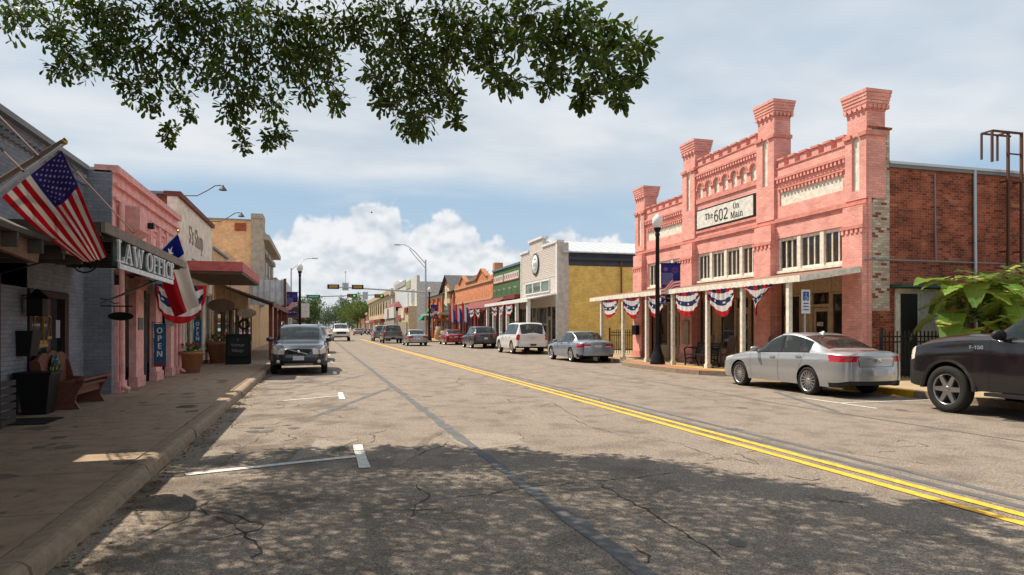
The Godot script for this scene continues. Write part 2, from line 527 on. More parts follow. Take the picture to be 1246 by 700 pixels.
func build_ground() -> void:
	var soil := painted("soil", 0.17, 0.15, 0.10, 0.95, 6.0)
	var g := B.new()
	g.rng(-3000, 3000, -0.4, -0.06, -1500, 4500)
	stru("ground", g, soil)
	# road with its stains as vertex colours
	var b := B.new(true)
	var n1 := FastNoiseLite.new(); n1.seed = 3; n1.frequency = 0.35; n1.fractal_octaves = 5
	var n2 := FastNoiseLite.new(); n2.seed = 8; n2.frequency = 1.6; n2.fractal_octaves = 4
	var xs := []
	var x := -1.75
	while x < 13.16:
		xs.append(x); x += 0.149
	var ds := [-40.0, -15.0, -5.0]
	var dd := 0.0
	while dd < 900.0:
		ds.append(dd); dd += 0.12 if dd < 14.0 else 0.3 if dd < 40.0 else 2.0 if dd < 130.0 else 40.0
	var rows := []
	for d: float in ds:
		var row := []
		for xx: float in xs:
			var v := 1.0 + 0.10 * n1.get_noise_2d(xx * 1.2, d * 0.6) + 0.07 * n2.get_noise_2d(xx, d)
			var warm := 0.0
			var edge: float = 0.5 - xx + 0.5 * n1.get_noise_2d(d * 1.3, 4.0)   # the worn, patched parking lane by the kerb
			if edge > 0.0:
				var k := n1.get_noise_2d(xx * 1.9 + 40.0, d * 1.4)
				v += 0.04 + (0.26 if k > 0.10 else 0.0) - (0.34 if k < -0.10 else 0.0) + 0.12 * n2.get_noise_2d(xx * 2.0, d * 1.7)
			for lane in [2.9, 4.5, 6.9, 8.6]:   # darker tracks where wheels run and drip
				v -= 0.055 * exp(-pow((xx - lane) / 0.42, 2.0)) * (1.0 + 1.5 * n1.get_noise_2d(d * 0.4, lane))
			var gutter := clampf(1.0 - (xx + 1.75 - 0.12 * n2.get_noise_2d(d, 2.0)) / 0.5, 0, 1)
			if gutter > 0.0:
				v -= 0.4 * gutter * clampf(0.6 + n2.get_noise_2d(xx * 3.0, d * 1.5) * 1.4, 0, 1); warm = 0.10 * gutter
			row.append(Color(v * (1.0 + warm), v, v * (1.0 - warm * 1.4)))
		rows.append(row)
	for i in ds.size() - 1:
		for j in xs.size() - 1:
			for q in [[i, j], [i + 1, j], [i + 1, j + 1], [i, j], [i + 1, j + 1], [i, j + 1]]:
				b.st.set_color(rows[q[0]][q[1]])
				b.st.add_vertex(P(xs[q[1]], 0, ds[q[0]]))
	var road := stru("road", b, road_mat("road", Color(0.455, 0.41, 0.37)))
	var cross := B.new()
	cross.rng(-200, -1.75, -0.3, -0.006, 101, 112); cross.rng(13.15, 200, -0.3, -0.006, 101, 112)
	stru("cross_street", cross, road_mat("road_far", Color(0.45, 0.405, 0.355)))
	# strips of bitumen poured over long joints, and the painted lines
	var tar := painted("tar", 0.135, 0.138, 0.143, 0.8)
	for s in [[[[2.06, 3.0], [1.98, 9.0], [1.93, 20.0], [1.86, 48.0], [1.8, 95.0]], 0.145, 0.014], [[[6.36, 2.0], [6.24, 11.0], [6.1, 30.0], [6.05, 90.0]], 0.11, 0.008], [[[6.08, 2.0], [5.94, 10.5], [5.86, 28.0]], 0.12, 0.008],
			[[[9.6, 5.0], [9.3, 12.4], [9.5, 16.0], [9.6, 60.0]], 0.06, 0.008], [[[1.85, 18.4], [0.8, 15.4], [-0.1, 12.7]], 0.12, 0.012], [[[1.8, 24.5], [0.7, 21.5], [0.2, 20.2]], 0.09, 0.01], [[[9.5, 10.8], [10.1, 12.4], [10.9, 14.5]], 0.12, 0.012]]:
		part(road, "tar_strip", strip(s[0], s[1], 0.004, s[2], int(s[0][0][0] * 100)), tar)
	var yellow := painted("yellow_paint", 0.88, 0.50, 0.055, 0.7, 0.4)
	for xx in [5.50, 5.76]:
		part(road, "centre_line", strip([[xx + 0.03, -3.0], [xx, 12.0], [xx, 98.0]], 0.115, 0.008, 0.004, int(xx * 100)), yellow)
	var white := painted("white_paint", 0.74, 0.73, 0.69, 0.75, 0.4)
	for q in [[0.5, 8.72, -1.4, 8.1, 0.13], [0.5, 16.5, -0.75, 15.7, 0.09], [0.54, 24.9, -0.2, 24.7, 0.05], [0.56, 33.3, 0.2, 33.2, 0.05], [0.56, 41.6, 0.3, 41.5, 0.05]]:
		part(road, "parking_mark", strip([[q[0], q[1] - 0.8], [q[0], q[1] + 0.8]], 0.125, 0.0085, 0.004, 5), white)
		part(road, "stall_line", strip([[q[0] - 0.06, q[1] - 0.06], [q[2], q[3]]], q[4], 0.0085, 0.006, 6), white)
	part(road, "stall_line", strip([[10.55, 12.0], [13.0, 12.0]], 0.07, 0.0085, 0.004, 7), white)
	part(road, "parking_mark", strip([[10.6, 11.0], [10.6, 13.1]], 0.08, 0.0085, 0.004, 8), white)
	part(road, "stop_line", strip([[6.2, 97.5], [12.6, 97.5]], 0.5, 0.0085, 0.0, 8), white)
	# mended patches
	var pale := road_mat("patch_pale", Color(0.53, 0.49, 0.45), 0.8)
	var dull := road_mat("patch_dull", Color(0.33, 0.295, 0.265), 0.9)
	var r := RandomNumberGenerator.new()
	r.seed = 31
	for q in [[pale, [[545, 531], [572, 528], [606, 527], [634, 531], [637, 540], [598, 546], [574, 549], [556, 541]]], [pale, [[483, 550], [512, 546], [498, 560], [482, 570], [478, 566]]], [pale, [[385, 535], [428, 528], [435, 536], [400, 552], [352, 562], [366, 548]]],
			[dull, [[505, 541], [530, 527], [538, 525], [520, 540], [508, 549]]], [pale, [[362, 482], [408, 474], [412, 480], [372, 489]]], [dull, [[280, 545], [350, 541], [342, 548], [288, 553]]], [pale, [[325, 553], [352, 552], [330, 566], [306, 570]]]]:
		var pts := []
		for p in q[1]:
			var w := on_y(p[0], p[1])
			pts.append([w.x, -w.z])
		var fine := []
		for i in pts.size():
			var a: Array = pts[i]; var c: Array = pts[(i + 1) % pts.size()]
			for k in 4:
				fine.append([lerpf(a[0], c[0], k / 4.0) + r.randfn(0, 0.02), lerpf(a[1], c[1], k / 4.0) + r.randfn(0, 0.03)])
		part(road, "patch", sheet(fine, 0.0035, 0.003), q[0])
	# cracks that the photograph shows, then finer ones between
	for q in [[[[535, 608], [585, 603], [640, 594], [700, 588], [745, 584], [800, 578], [842, 572]], 0.03], [[[728, 588], [752, 602], [790, 622], [815, 640], [842, 655], [880, 678], [905, 690]], 0.035], [[[500, 486], [600, 489], [655, 482], [690, 474]], 0.022], [[[655, 496], [672, 490], [690, 502], [706, 509], [735, 506], [760, 503], [790, 505]], 0.02],
			[[[690, 507], [720, 520], [760, 531], [826, 540], [880, 560], [930, 564]], 0.018], [[[850, 563], [884, 557], [926, 566], [895, 552], [940, 547]], 0.02], [[[612, 528], [632, 527], [636, 533], [640, 537]], 0.025], [[[505, 556], [520, 548], [540, 543], [545, 536]], 0.03],
			[[[770, 664], [778, 672], [790, 680], [782, 688], [770, 684]], 0.03], [[[215, 660], [240, 654], [268, 656]], 0.035], [[[285, 638], [300, 655], [318, 668], [306, 684], [318, 698]], 0.035], [[[860, 486], [950, 497], [1060, 514], [1150, 530], [1246, 545]], 0.016], [[[1080, 544], [1130, 543], [1100, 536], [1082, 540]], 0.022],
			[[[470, 540], [430, 545], [388, 532], [346, 536]], 0.02], [[[552, 454], [600, 452], [585, 462], [628, 466], [596, 470]], 0.018], [[[555, 466], [560, 460], [610, 461]], 0.03], [[[300, 560], [330, 548], [380, 545]], 0.02], [[[330, 525], [290, 548], [262, 575]], 0.018]]:
		crack(road, q[0], q[1] * 0.6, int(q[0][0][0]))
	for i in 90:
		var cx := r.randf_range(-1.4, 12.0)
		var cd := r.randf_range(4.0, 30.0)
		if i % 2: cx = r.randf_range(-1.4, 1.2)
		var a := r.randf() * TAU
		var pts := []
		for k in 5 + r.randi() % 14:
			pts.append(Vector2(cx, cd))
			a += r.randfn(0, 0.5)
			cx += cos(a) * 0.09; cd += sin(a) * 0.11
		if pts[-1].x > -1.7:
			crack_strip(road, pts, 0.016, r)
	# pavement beside the shops with the law office: slabs with open joints, and its kerb
	var conc := painted("pavement_concrete", 0.37, 0.27, 0.185, 0.9, 1.2)
	bump(conc, noise_tex("concrete_bump", 0.2, 0.0, 1.0, 512, 4), 0.25)
	var kerbm := painted("kerb_concrete", 0.33, 0.25, 0.175, 0.9, 0.5)
	bump(kerbm, noise_tex("concrete_bump", 0.2, 0.0, 1.0, 512, 4), 0.4)
	var west := stru("pavement_west", R(-30, -1.93, -0.3, 0.13, -20, 101), plain("joint_dirt", 0.06, 0.05, 0.04, 0.95))
	var d0 := -2.0
	var i := 0
	while d0 < 100.0:
		var len := 1.62 if d0 < 40.0 else 3.0
		var mid := -3.3
		var dy := r.randf_range(-0.003, 0.003)
		stru("slab", R(-4.9, mid - 0.009, 0.05, 0.15 + dy, d0 + 0.009, d0 + len - 0.009), conc, west)
		stru("slab", R(mid + 0.009, -1.945, 0.05, 0.15 - dy, d0 + 0.009, d0 + len - 0.009), conc, west)
		d0 += len; i += 1
	var kw := stru("kerb_west", R(-1.93, -1.8, -0.3, -0.02, -20, 101), kerbm)
	d0 = -1.0
	while d0 < 100.0:
		var len := 3.05 + r.randf_range(-0.3, 0.3)
		var wob := r.randf_range(-0.012, 0.012)
		var kb := B.new()   # a stone whose worn edge wanders and is chipped
		var n := 26
		var last := []
		for k in n + 1:
			var dd2 := d0 + 0.008 + (len - 0.016) * k / n
			var chip := maxf(0.0, r.randfn(-0.02, 0.022)) if r.randf() < 0.5 else 0.0
			var now := []
			for p in [[-1.935, -0.1], [-1.935, 0.145], [-1.86, 0.151], [-1.80, 0.15], [-1.765 - chip * 0.7, 0.14 - chip * 0.5], [-1.738 - chip * 1.2, 0.115 - chip], [-1.722 - chip * 0.6, 0.06], [-1.705, -0.1]]:
				now.append(P(p[0] + wob + r.randfn(0, 0.002), p[1] + r.randfn(0, 0.0015), dd2))
			if last:
				for j in now.size() - 1:
					kb.quad(last[j], now[j], now[j + 1], last[j + 1])
			if k == 0 or k == n:
				for j in range(1, now.size() - 1):
					if k == 0: kb.tri(now[0], now[j], now[j + 1])
					else: kb.tri(now[0], now[j + 1], now[j])
			last = now
		stru("kerbstone", kb, kerbm, kw)
		d0 += len
	# pavement and kerb by the crenellated hall; the kerb swells round the lamp
	var tan_conc := painted("pavement_tan", 0.42, 0.31, 0.19, 0.9, 1.4)
	var east := stru("pavement_east", R(13.25, 40, -0.3, 0.15, -20, 33.5), tan_conc)
	var east2 := B.new()
	east2.rng(13.25, 40, -0.3, 0.15, 33.5, 101)
	stru("pavement_east_far", east2, painted("pavement_tan", 0.42, 0.31, 0.19, 0.9, 1.4))
	var bulge := PackedVector2Array([Vector2(13.1, 19.6), Vector2(12.45, 20.5), Vector2(12.22, 21.6), Vector2(12.2, 25.4), Vector2(12.45, 26.6), Vector2(13.1, 27.6), Vector2(13.25, 27.6), Vector2(13.25, 19.6)])
	var bb := B.new()
	bb.prism(bulge, Transform3D(Basis(Vector3.RIGHT, Vector3.FORWARD, Vector3.UP), Vector3(0, 0.148, 0)), 0.3)
	stru("pavement_bulge", bb, painted("pavement_red", 0.42, 0.19, 0.12, 0.85, 0.6))
	var bk := stru("kerb_bulge", strip([[12.2, 20.4], [12.2, 20.41]], 0.01, -0.2), kerbm)
	for k in bulge.size() - 3:
		var a := P(bulge[k].x, 0.02, bulge[k].y); var c := P(bulge[k + 1].x, 0.02, bulge[k + 1].y)
		var kb := B.new()
		kb.bar(a, c, 0.14, 0.28)
		stru("kerbstone", kb, kerbm, bk)
	var ke := stru("kerb_east", R(13.12, 13.24, -0.3, -0.02, -20, 101), kerbm)
	var yk := painted("yellow_kerb", 0.72, 0.42, 0.02, 0.7, 0.4)
	for s in [[-10, 8.0, 0], [8.02, 12.5, 0], [12.52, 16.2, 1], [16.22, 19.58, 1], [27.62, 33, 0], [33.02, 50, 0], [50.02, 72, 0], [72.02, 84, 1], [84.02, 100, 0]]:
		stru("kerbstone", R(13.1, 13.27, -0.1, 0.153, s[0], s[1]), yk if s[2] else kerbm, ke)
	for s in [[19.7, 22.8], [22.82, 24.4]]:
		stru("kerbstone", R(13.1, 13.27, 0.14, 0.156, s[0], s[1]), yk, ke)
	# spots of old gum, drips and dirt on the slabs, and oil where cars park
	var gum := B.new()
	var oil := B.new()
	for k in 240:
		var sz := r.randf_range(0.012, 0.035)
		gum_spot(gum, r.randf_range(-4.2, -2.0), 0.1545, r.randf_range(4.0, 22.0), sz, r)
	for k in 26:
		gum_spot(gum, r.randf_range(-4.2, -2.0), 0.1545, r.randf_range(4.0, 22.0), r.randf_range(0.06, 0.2), r)
	for k in 40:
		gum_spot(oil, r.randf_range(-1.0, 0.2) if k % 2 else r.randf_range(2.0, 12.0), 0.0032, r.randf_range(4.0, 26.0), r.randf_range(0.04, 0.16), r)
	stuff(part(west, "dirt_spots", gum, painted("gum", 0.21, 0.16, 0.115, 0.9)))
	stuff(part(road, "oil_spots", oil, painted("oil", 0.12, 0.108, 0.095, 0.6)))
	# litter of dry leaves and grit along the gutter
	var lit := B.new()
	for k in 420:
		var p := P(-1.70 + absf(r.randfn(0, 0.12)), 0.006, r.randf_range(4.5, 26.0))
		lit.box(p, Vector3(r.randf_range(0.01, 0.035), 0.004, r.randf_range(0.01, 0.03)), Basis(Vector3.UP, r.randf() * 3) * Basis(Vector3.RIGHT, r.randfn(0, 0.2)))
	var lo := mi("gutter_litter", lit.mesh(), painted("dry_leaf", 0.16, 0.10, 0.05, 0.9), self)
	tag(stuff(lo), "dry leaves and grit lying along the shaded kerb", "litter")
	# far pavements past the crossing
	stru("pavement_west_far", R(-30, -1.8, -0.3, 0.15, 112, 700), painted("pavement_tan", 0.42, 0.31, 0.19))
	stru("pavement_crossing", R(13.15, 40, -0.3, 0.15, 112, 700), painted("pavement_tan", 0.42, 0.31, 0.19))

# ---------------------------------------------------------------- pieces that several buildings share
func window(parent: Node, x: float, s: float, d0: float, d1: float, y0: float, y1: float, bars: int, frame: Material, pane: Material, rails := 0, w := 0.07) -> void:   # s: the way it faces across the street
	var o := node(parent, "window", -parent.position)
	var f := B.new()
	var xo := x + s * 0.045; var xi := x - s * 0.055
	f.rng(xi, xo, y0, y0 + w, d0, d1); f.rng(xi, xo, y1 - w, y1, d0, d1)
	f.rng(xi, xo - s * 0.002, y0 + w, y1 - w, d0, d0 + w); f.rng(xi, xo - s * 0.002, y0 + w, y1 - w, d1 - w, d1)
	part(o, "frame", f, frame)
	var wid := (d1 - d0 - 2 * w) / (bars + 1)
	for i in bars:
		var d := d0 + w + wid * (i + 1)
		part(o, "mullion", R(xi + s * 0.02, xo - s * 0.012, y0 + w, y1 - w, d - 0.022, d + 0.022), frame)
	for i in rails:
		var y := lerpf(y0, y1, float(i + 1) / (rails + 1))
		part(o, "rail", R(xi + s * 0.02, xo - s * 0.016, y - 0.02, y + 0.02, d0 + w, d1 - w), frame)
	for i in bars + 1:
		var tilt := rng.randf_range(-0.006, 0.006)
		var b := B.new()
		var p0 := d0 + w + wid * i; var p1 := p0 + wid
		if s < 0: b.quad(P(x + tilt, y0 + w, p1), P(x, y1 - w, p1), P(x - tilt, y1 - w, p0), P(x, y0 + w, p0))
		else: b.quad(P(x + tilt, y0 + w, p0), P(x, y1 - w, p0), P(x - tilt, y1 - w, p1), P(x, y0 + w, p1))
		part(o, "pane", b, pane)
func shopfront(parent: Node, x: float, s: float, d0: float, y0: float, y1: float, cells: Array, frame: Material, pane: Material, kick: Material) -> void:   # cells of [width, kind], from d0 away
	var d := d0
	for c in cells:
		var e: float = d + c[0]
		match c[1]:
			"window":
				var o := part(parent, "stall_riser", R(x - s * 0.06, x + s * 0.03, y0, y0 + 0.55, d, e), kick)
				part(o, "moulding", R(x + s * 0.03, x + s * 0.045, y0 + 0.12, y0 + 0.43, d + 0.14, e - 0.14), frame)
				window(parent, x, s, d, e, y0 + 0.552, y1, 0, frame, pane)
			"door":
				var o := node(parent, "door", -parent.position)
				part(o, "leaf", R(x - s * 0.05, x - s * 0.0, y0 + 0.01, y0 + 0.5, d + 0.1, e - 0.1), frame)
				var f := B.new()
				f.rng(x - s * 0.06, x + s * 0.05, y0, y1, d, d + 0.09); f.rng(x - s * 0.06, x + s * 0.05, y0, y1, e - 0.09, e); f.rng(x - s * 0.06, x + s * 0.048, y0 + 2.12, y0 + 2.22, d + 0.09, e - 0.09)
				f.rng(x - s * 0.05, x + s * 0.0, y0 + 0.5, y0 + 2.1, d + 0.1, d + 0.2); f.rng(x - s * 0.05, x + s * 0.0, y0 + 0.5, y0 + 2.1, e - 0.2, e - 0.1); f.rng(x - s * 0.05, x - s * 0.001, y0 + 1.98, y0 + 2.1, d + 0.2, e - 0.2)
				part(o, "frame", f, frame)
				part(o, "pane", R(x - s * 0.03, x - s * 0.02, y0 + 0.5, y0 + 1.98, d + 0.2, e - 0.2), pane)
				part(o, "fanlight", R(x - s * 0.03, x - s * 0.02, y0 + 2.22, y1 - 0.05, d + 0.09, e - 0.09), pane)
				part(o, "handle", R(x + s * 0.02, x + s * 0.05, y0 + 0.95, y0 + 1.2, d + 0.14, d + 0.165), plain("brass", 0.5, 0.36, 0.12, 0.35, 0.9))
			"panel":
				var o := part(parent, "panel", R(x - s * 0.08, x + s * 0.02, y0, y1, d, e), kick)
				part(o, "moulding", R(x + s * 0.02, x + s * 0.035, y0 + 0.15, y1 - 0.15, d + 0.12, e - 0.12), frame)
		d = e
func fan_cloth(called: String, label: String, group: String, at: Vector3, along: Vector3, wide: float, high: float, m: Material, kind := 0) -> void:   # pleated half-round bunting hung by its straight edge
	var b := B.new(true)
	var out := along.cross(Vector3.UP).normalized()
	var nu := 32; var nv := 9
	var pt := func(i, j):
		var u := float(i) / nu * 2.0 - 1.0
		var v := float(j) / nv
		var ph := PI * (u + 1.0) * 0.5
		var px := -cos(ph) * lerpf(0.42 + 0.1 * absf(u), 1.0, v * 0.8)
		var py := -sin(ph) * v
		if v < 1.0:
			px = lerpf(u * 0.98, -cos(ph), v)
			py = -v * pow(maxf(sin(ph), 0.0), 0.7)
		if kind == 1:
			px = lerpf(u, 0.12 * signf(u) * absf(u), v)
			py = -v * (1.0 - 0.55 * absf(u))
		var rip := sin(ph * (13.0 + fmod(absf(at.z), 4.0)) + at.z) * 0.034 * (1.0 - v * 0.35) + 0.06 * sin(u * 3.0 + at.z) * v
		px += 0.05 * sin(v * 5.0 + at.z * 2.0) * v; py += 0.05 * v * sin(u * 5.0 + at.z)
		return at + along * (px * wide * 0.5) + Vector3.UP * (py * high) + out * (rip + 0.02)
	var uv := func(i, j): return Vector2(float(i) / nu, float(j) / nv)
	for i in nu:
		for j in nv:
			b.uvquad(pt.call(i, j), pt.call(i + 1, j), pt.call(i + 1, j + 1), pt.call(i, j + 1), uv.call(i, j), uv.call(i + 1, j), uv.call(i + 1, j + 1), uv.call(i, j + 1))
	solo(called, label, "bunting", b, m, group)
func bunting_mat() -> StandardMaterial3D:
	if not mats.has("bunting"):
		var im := Image.create(128, 64, false, Image.FORMAT_RGB8)
		for y in 64:
			for x in 128:
				var v := y / 64.0
				var c := Color(0.80, 0.79, 0.77)
				if v > 0.80: c = Color(0.66, 0.04, 0.10)
				elif v > 0.60: c = Color(0.80, 0.79, 0.77)
				elif v > 0.40:
					c = Color(0.10, 0.15, 0.32)
					var s := Vector2(fmod(x, 16.0) - 8.0, (v - 0.5) * 70.0)
					if s.length() < 3.2 and x % 32 < 16: c = Color(0.82, 0.82, 0.82)
				elif v > 0.16: c = Color(0.80, 0.79, 0.77)
				else: c = Color(0.66, 0.04, 0.10) if (x / 22) % 2 == 0 else Color(0.10, 0.15, 0.32)
				if (x < 9 or x > 118) and v > 0.2: c = Color(0.66, 0.04, 0.10)
				im.set_pixel(x, y, c)
		var m := base_mat(Color.WHITE, 0.8)
		m.albedo_texture = ImageTexture.create_from_image(im)
		m.backlight_enabled = true
		m.backlight = Color(0.35, 0.35, 0.35)
		mats["bunting"] = m
	return mats["bunting"]

# ---------------------------------------------------------------- the red crenellated hall
func build_red_hall() -> void:
	var red := bricks("hall_brick", 0.97, 0.455, 0.385)
	var redp := painted("hall_paint", 0.74, 0.30, 0.24, 0.8, 1.0)
	var cream := painted("cream_paint", 0.86, 0.80, 0.68, 0.7, 0.8)
	var raw := bricks("hall_side", 1.0, 1.0, 1.0, "red")
	var lime := bricks("hall_lime", 1.0, 1.0, 1.0, "white")
	var pane := glass("hall_pane", 0.03, 0.035, 0.035, 0.55)
	var X := 15.6
	var h := thing("crenellated_hall", "long red painted brick hall with four corner towers and battlements", "building", "", P(18, 0, 24))
	# towers: [near d, far d, top, base of the niche, whether it stands in the middle]
	var towers := [[16.48, 17.32, 8.66, 5.7], [20.72, 21.72, 9.72, 6.7], [26.02, 27.05, 9.72, 6.7], [30.75, 31.75, 8.66, 5.7]]
	# wall behind everything, then the front skin with its openings
	part(h, "wall", R(X + 0.16, X + 0.42, 5.4, 7.2, 16.6, 31.7), red)
	part(h, "wall", R(X + 0.16, X + 0.42, 7.2, 8.46, 21.2, 26.6), red)
	var skin := B.new()
	skin.rng(X, X + 0.2, 4.74, 5.30, 16.62, 31.65)
	for p in [[16.62, 17.36], [20.68, 21.78], [26.0, 27.0], [30.5, 31.65]]:
		skin.rng(X, X + 0.2, 0.15, 4.74, p[0], p[1])
	skin.rng(X, X + 0.2, 3.3, 3.56, 17.36, 20.68); skin.rng(X, X + 0.2, 3.3, 3.56, 21.78, 26.0); skin.rng(X, X + 0.2, 3.3, 3.56, 27.0, 30.5)
	skin.rng(X + 0.001, X + 0.15, 5.44, 5.86, 16.62, 31.65)
	part(h, "front_wall", skin, red)
	var belt := B.new()
	belt.rng(X - 0.07, X + 0.16, 5.30, 5.44, 16.5, 31.75); belt.rng(X - 0.04, X + 0.16, 5.24, 5.30, 16.55, 31.7)
	part(h, "belt_course", belt, redp)
	# windows over the canopy, each bay a row of sashes
	for bay in [[17.36, 20.66, 3], [21.8, 25.98, 4], [27.02, 30.48, 3]]:
		var wd: float = (bay[1] - bay[0]) / bay[2]
		for i in bay[2]:
			window(h, X + 0.11, -1, bay[0] + wd * i, bay[0] + wd * (i + 1), 3.58, 4.735, 2, cream, pane, 0, 0.105)
			if i > 0:
				part(h, "post", R(X + 0.02, X + 0.12, 3.6, 4.73, bay[0] + wd * i - 0.09, bay[0] + wd * i + 0.09), cream)
		part(h, "sill", R(X - 0.06, X + 0.1, 3.50, 3.585, bay[0] + 0.02, bay[1] - 0.02), cream)
	part(h, "dark_room", R(X + 0.7, X + 0.75, 3.3, 4.9, 16.9, 31.5), plain("room_wall", 0.30, 0.26, 0.21, 0.9))
	# battlements
	for bay in [[17.32, 20.72, 7.2, 6], [21.72, 26.02, 8.46, 7], [27.05, 30.75, 7.2, 6]]:
		var y: float = bay[2]
		part(h, "parapet", R(X, X + 0.36, y - 0.30, y, bay[0], bay[1]), red)
		var pitch: float = (bay[1] - bay[0]) / bay[3]
		for i in bay[3]:
			var d: float = bay[0] + pitch * (i + 0.5)
			var mb := B.new()
			mb.rng(X - 0.005, X + 0.34, y, y + 0.28, d - pitch * 0.27, d + pitch * 0.27)
			var m := part(h, "merlon", mb, red)
			part(m, "coping", R(X - 0.05, X + 0.38, y + 0.28, y + 0.35, d - pitch * 0.32, d + pitch * 0.32), redp)
		part(h, "crenel_sill", R(X - 0.03, X + 0.3, y, y + 0.035, bay[0], bay[1]), redp)
		# cornice with dentils
		var top := y - 0.34
		part(h, "cornice", R(X - 0.08, X + 0.16, top - 0.05, top + 0.04, bay[0] + 0.01, bay[1] - 0.01), redp)
		var dent := B.new()
		var k: float = bay[0] + 0.06
		while k < bay[1] - 0.08:
			dent.rng(X - 0.065, X + 0.1, top - 0.18, top - 0.05, k, k + 0.09)
			k += 0.175
		stuff(part(h, "dentils", dent, red))
		part(h, "frieze", R(X + 0.02, X + 0.16, top - 0.32, top - 0.05, bay[0], bay[1]), red)
		if y < 8.0:
			var d2 := B.new()
			part(h, "cornice", R(X - 0.05, X + 0.16, top - 0.42, top - 0.36, bay[0] + 0.12, bay[1] - 0.12), redp)
			k = bay[0] + 0.2
			while k < bay[1] - 0.25:
				d2.rng(X - 0.04, X + 0.1, top - 0.53, top - 0.42, k, k + 0.09)
				k += 0.175
			stuff(part(h, "dentils", d2, red))
			part(h, "cream_panel", R(X + 0.04, X + 0.17, 5.86, top - 0.42, bay[0] + 0.18, bay[1] - 0.18), cream)
			part(h, "panel_surround", R(X + 0.001, X + 0.16, 5.86, top - 0.32, bay[0], bay[0] + 0.2), red)
			part(h, "panel_surround", R(X + 0.001, X + 0.16, 5.86, top - 0.32, bay[1] - 0.2, bay[1]), red)
	# arcade of blind arches over the sign
	part(h, "front_wall", R(X + 0.001, X + 0.15, 5.86, 7.1, 21.72, 26.02), red)
	part(h, "sign_ledge", R(X - 0.05, X + 0.14, 6.88, 7.08, 21.76, 25.98), redp)
	part(h, "sign_ledge", R(X - 0.05, X + 0.14, 5.62, 5.72, 21.76, 25.98), redp)
	var na := 7
	var aw := 4.3 / na
	for i in na:
		var d := 21.72 + aw * (i + 0.5)
		part(h, "niche_panel", R(X + 0.07, X + 0.17, 7.1, 7.85, d - aw * 0.4, d + aw * 0.4), cream)
		var o := PackedVector2Array([Vector2(-aw * 0.499, 7.1), Vector2(-aw * 0.499, 7.84), Vector2(aw * 0.499, 7.84), Vector2(aw * 0.499, 7.1), Vector2(aw * 0.28, 7.1)])
		for k in 11:
			var a := PI * k / 10.0
			o.append(Vector2(cos(a) * aw * 0.28, 7.52 + sin(a) * aw * 0.28))
		o.append(Vector2(-aw * 0.28, 7.1))
		var ab := B.new()
		ab.prism(o, Transform3D(Basis(Vector3.UP, -PI / 2), P(X + 0.005, 0, d)), 0.13)
		var arch := part(h, "blind_arch", ab, red)
		var hood := B.new()
		for k in 8:
			var a0 := PI * k / 8.0; var a1 := PI * (k + 1) / 8.0
			hood.bar(P(X - 0.005, 7.53 + sin(a0) * aw * 0.38, d + cos(a0) * aw * 0.38), P(X - 0.005, 7.53 + sin(a1) * aw * 0.38, d + cos(a1) * aw * 0.38), 0.05, 0.06)
		hood.rng(X - 0.05, X + 0.01, 7.44, 7.53, d + aw * 0.28, d + aw * 0.5); hood.rng(X - 0.05, X + 0.01, 7.44, 7.53, d - aw * 0.5, d - aw * 0.28)
		part(arch, "hood_mould", hood, redp)
	# towers with arched cream niches, a ring moulding and flaring corbelled caps
	for i in 4:
		var t: Array = towers[i]
		var a: float = t[0]; var c: float = t[1]; var top: float = t[2]; var nb: float = t[3]
		var mid := (a + c) * 0.5; var hw := (c - a) * 0.5
		var xb := X + 0.62
		var neck := top - 1.22
		var nh := B.new()   # shaft round the niche
		nh.rng(X - 0.09, xb, 5.44, nb, a, c)
		nh.rng(X - 0.09, X + 0.2, nb, neck - 0.25, a, mid - 0.15); nh.rng(X - 0.09, X + 0.2, nb, neck - 0.25, mid + 0.15, c)
		nh.rng(X + 0.2, xb, nb, neck + 0.02, a, c)
		nh.rng(X - 0.05, xb, neck + 0.02, top - 0.72, a + 0.03, c - 0.03)
		var o := PackedVector2Array([Vector2(-hw, neck - 0.25), Vector2(-hw, neck + 0.02), Vector2(hw, neck + 0.02), Vector2(hw, neck - 0.25), Vector2(0.15, neck - 0.25)])
		for k in 9:
			o.append(Vector2(cos(PI * k / 8.0) * 0.15, neck - 0.25 + sin(PI * k / 8.0) * 0.15))
		nh.prism(o, Transform3D(Basis(Vector3.UP, -PI / 2), P(X - 0.09, 0, mid)), 0.29)
		var tw := part(h, "tower", nh, red)
		part(tw, "niche_panel", R(X - 0.02, X + 0.1, nb, neck - 0.08, mid - 0.16, mid + 0.16), cream)
		for e in [[X - 0.15, X + 0.02, a - 0.05, mid - 0.15], [X - 0.15, X + 0.02, mid + 0.15, c + 0.05], [X + 0.021, xb + 0.03, a - 0.05, a + 0.02]]:
			part(tw, "ring_moulding", R(e[0], e[1], neck - 0.14, neck - 0.02, e[2], e[3]), redp)
		var cap := B.new()
		for k in 7:   # corbelled courses that step outwards
			var g := 0.018 * k + (0.025 if k > 1 else 0.0)
			cap.rng(X - 0.05 - g, xb + g, top - 0.72 + 0.1 * k, top - 0.62 + 0.1 * k, a + 0.03 - g, c - 0.03 + g)
		part(tw, "cap", cap, red)
		var dn := B.new()
		for k in 5:
			var d := lerpf(a - 0.03, c + 0.03 - 0.11, k / 4.0)
			dn.rng(X - 0.13, X - 0.06, top - 0.58, top - 0.46, d, d + 0.11)
			if i == 0 or i == 1:
				var xx := lerpf(X - 0.06, xb - 0.05, k / 4.0)
				dn.rng(xx, xx + 0.1, top - 0.58, top - 0.46, a - 0.09, a - 0.0)
		stuff(part(tw, "dentils", dn, red))
		# pilaster below the belt and its toothed capital
		var pl := B.new()
		pl.rng(X - 0.22, X, 0.15, 4.42, a + 0.02, c - 0.02)
		var plo := part(h, "pilaster", pl, red)
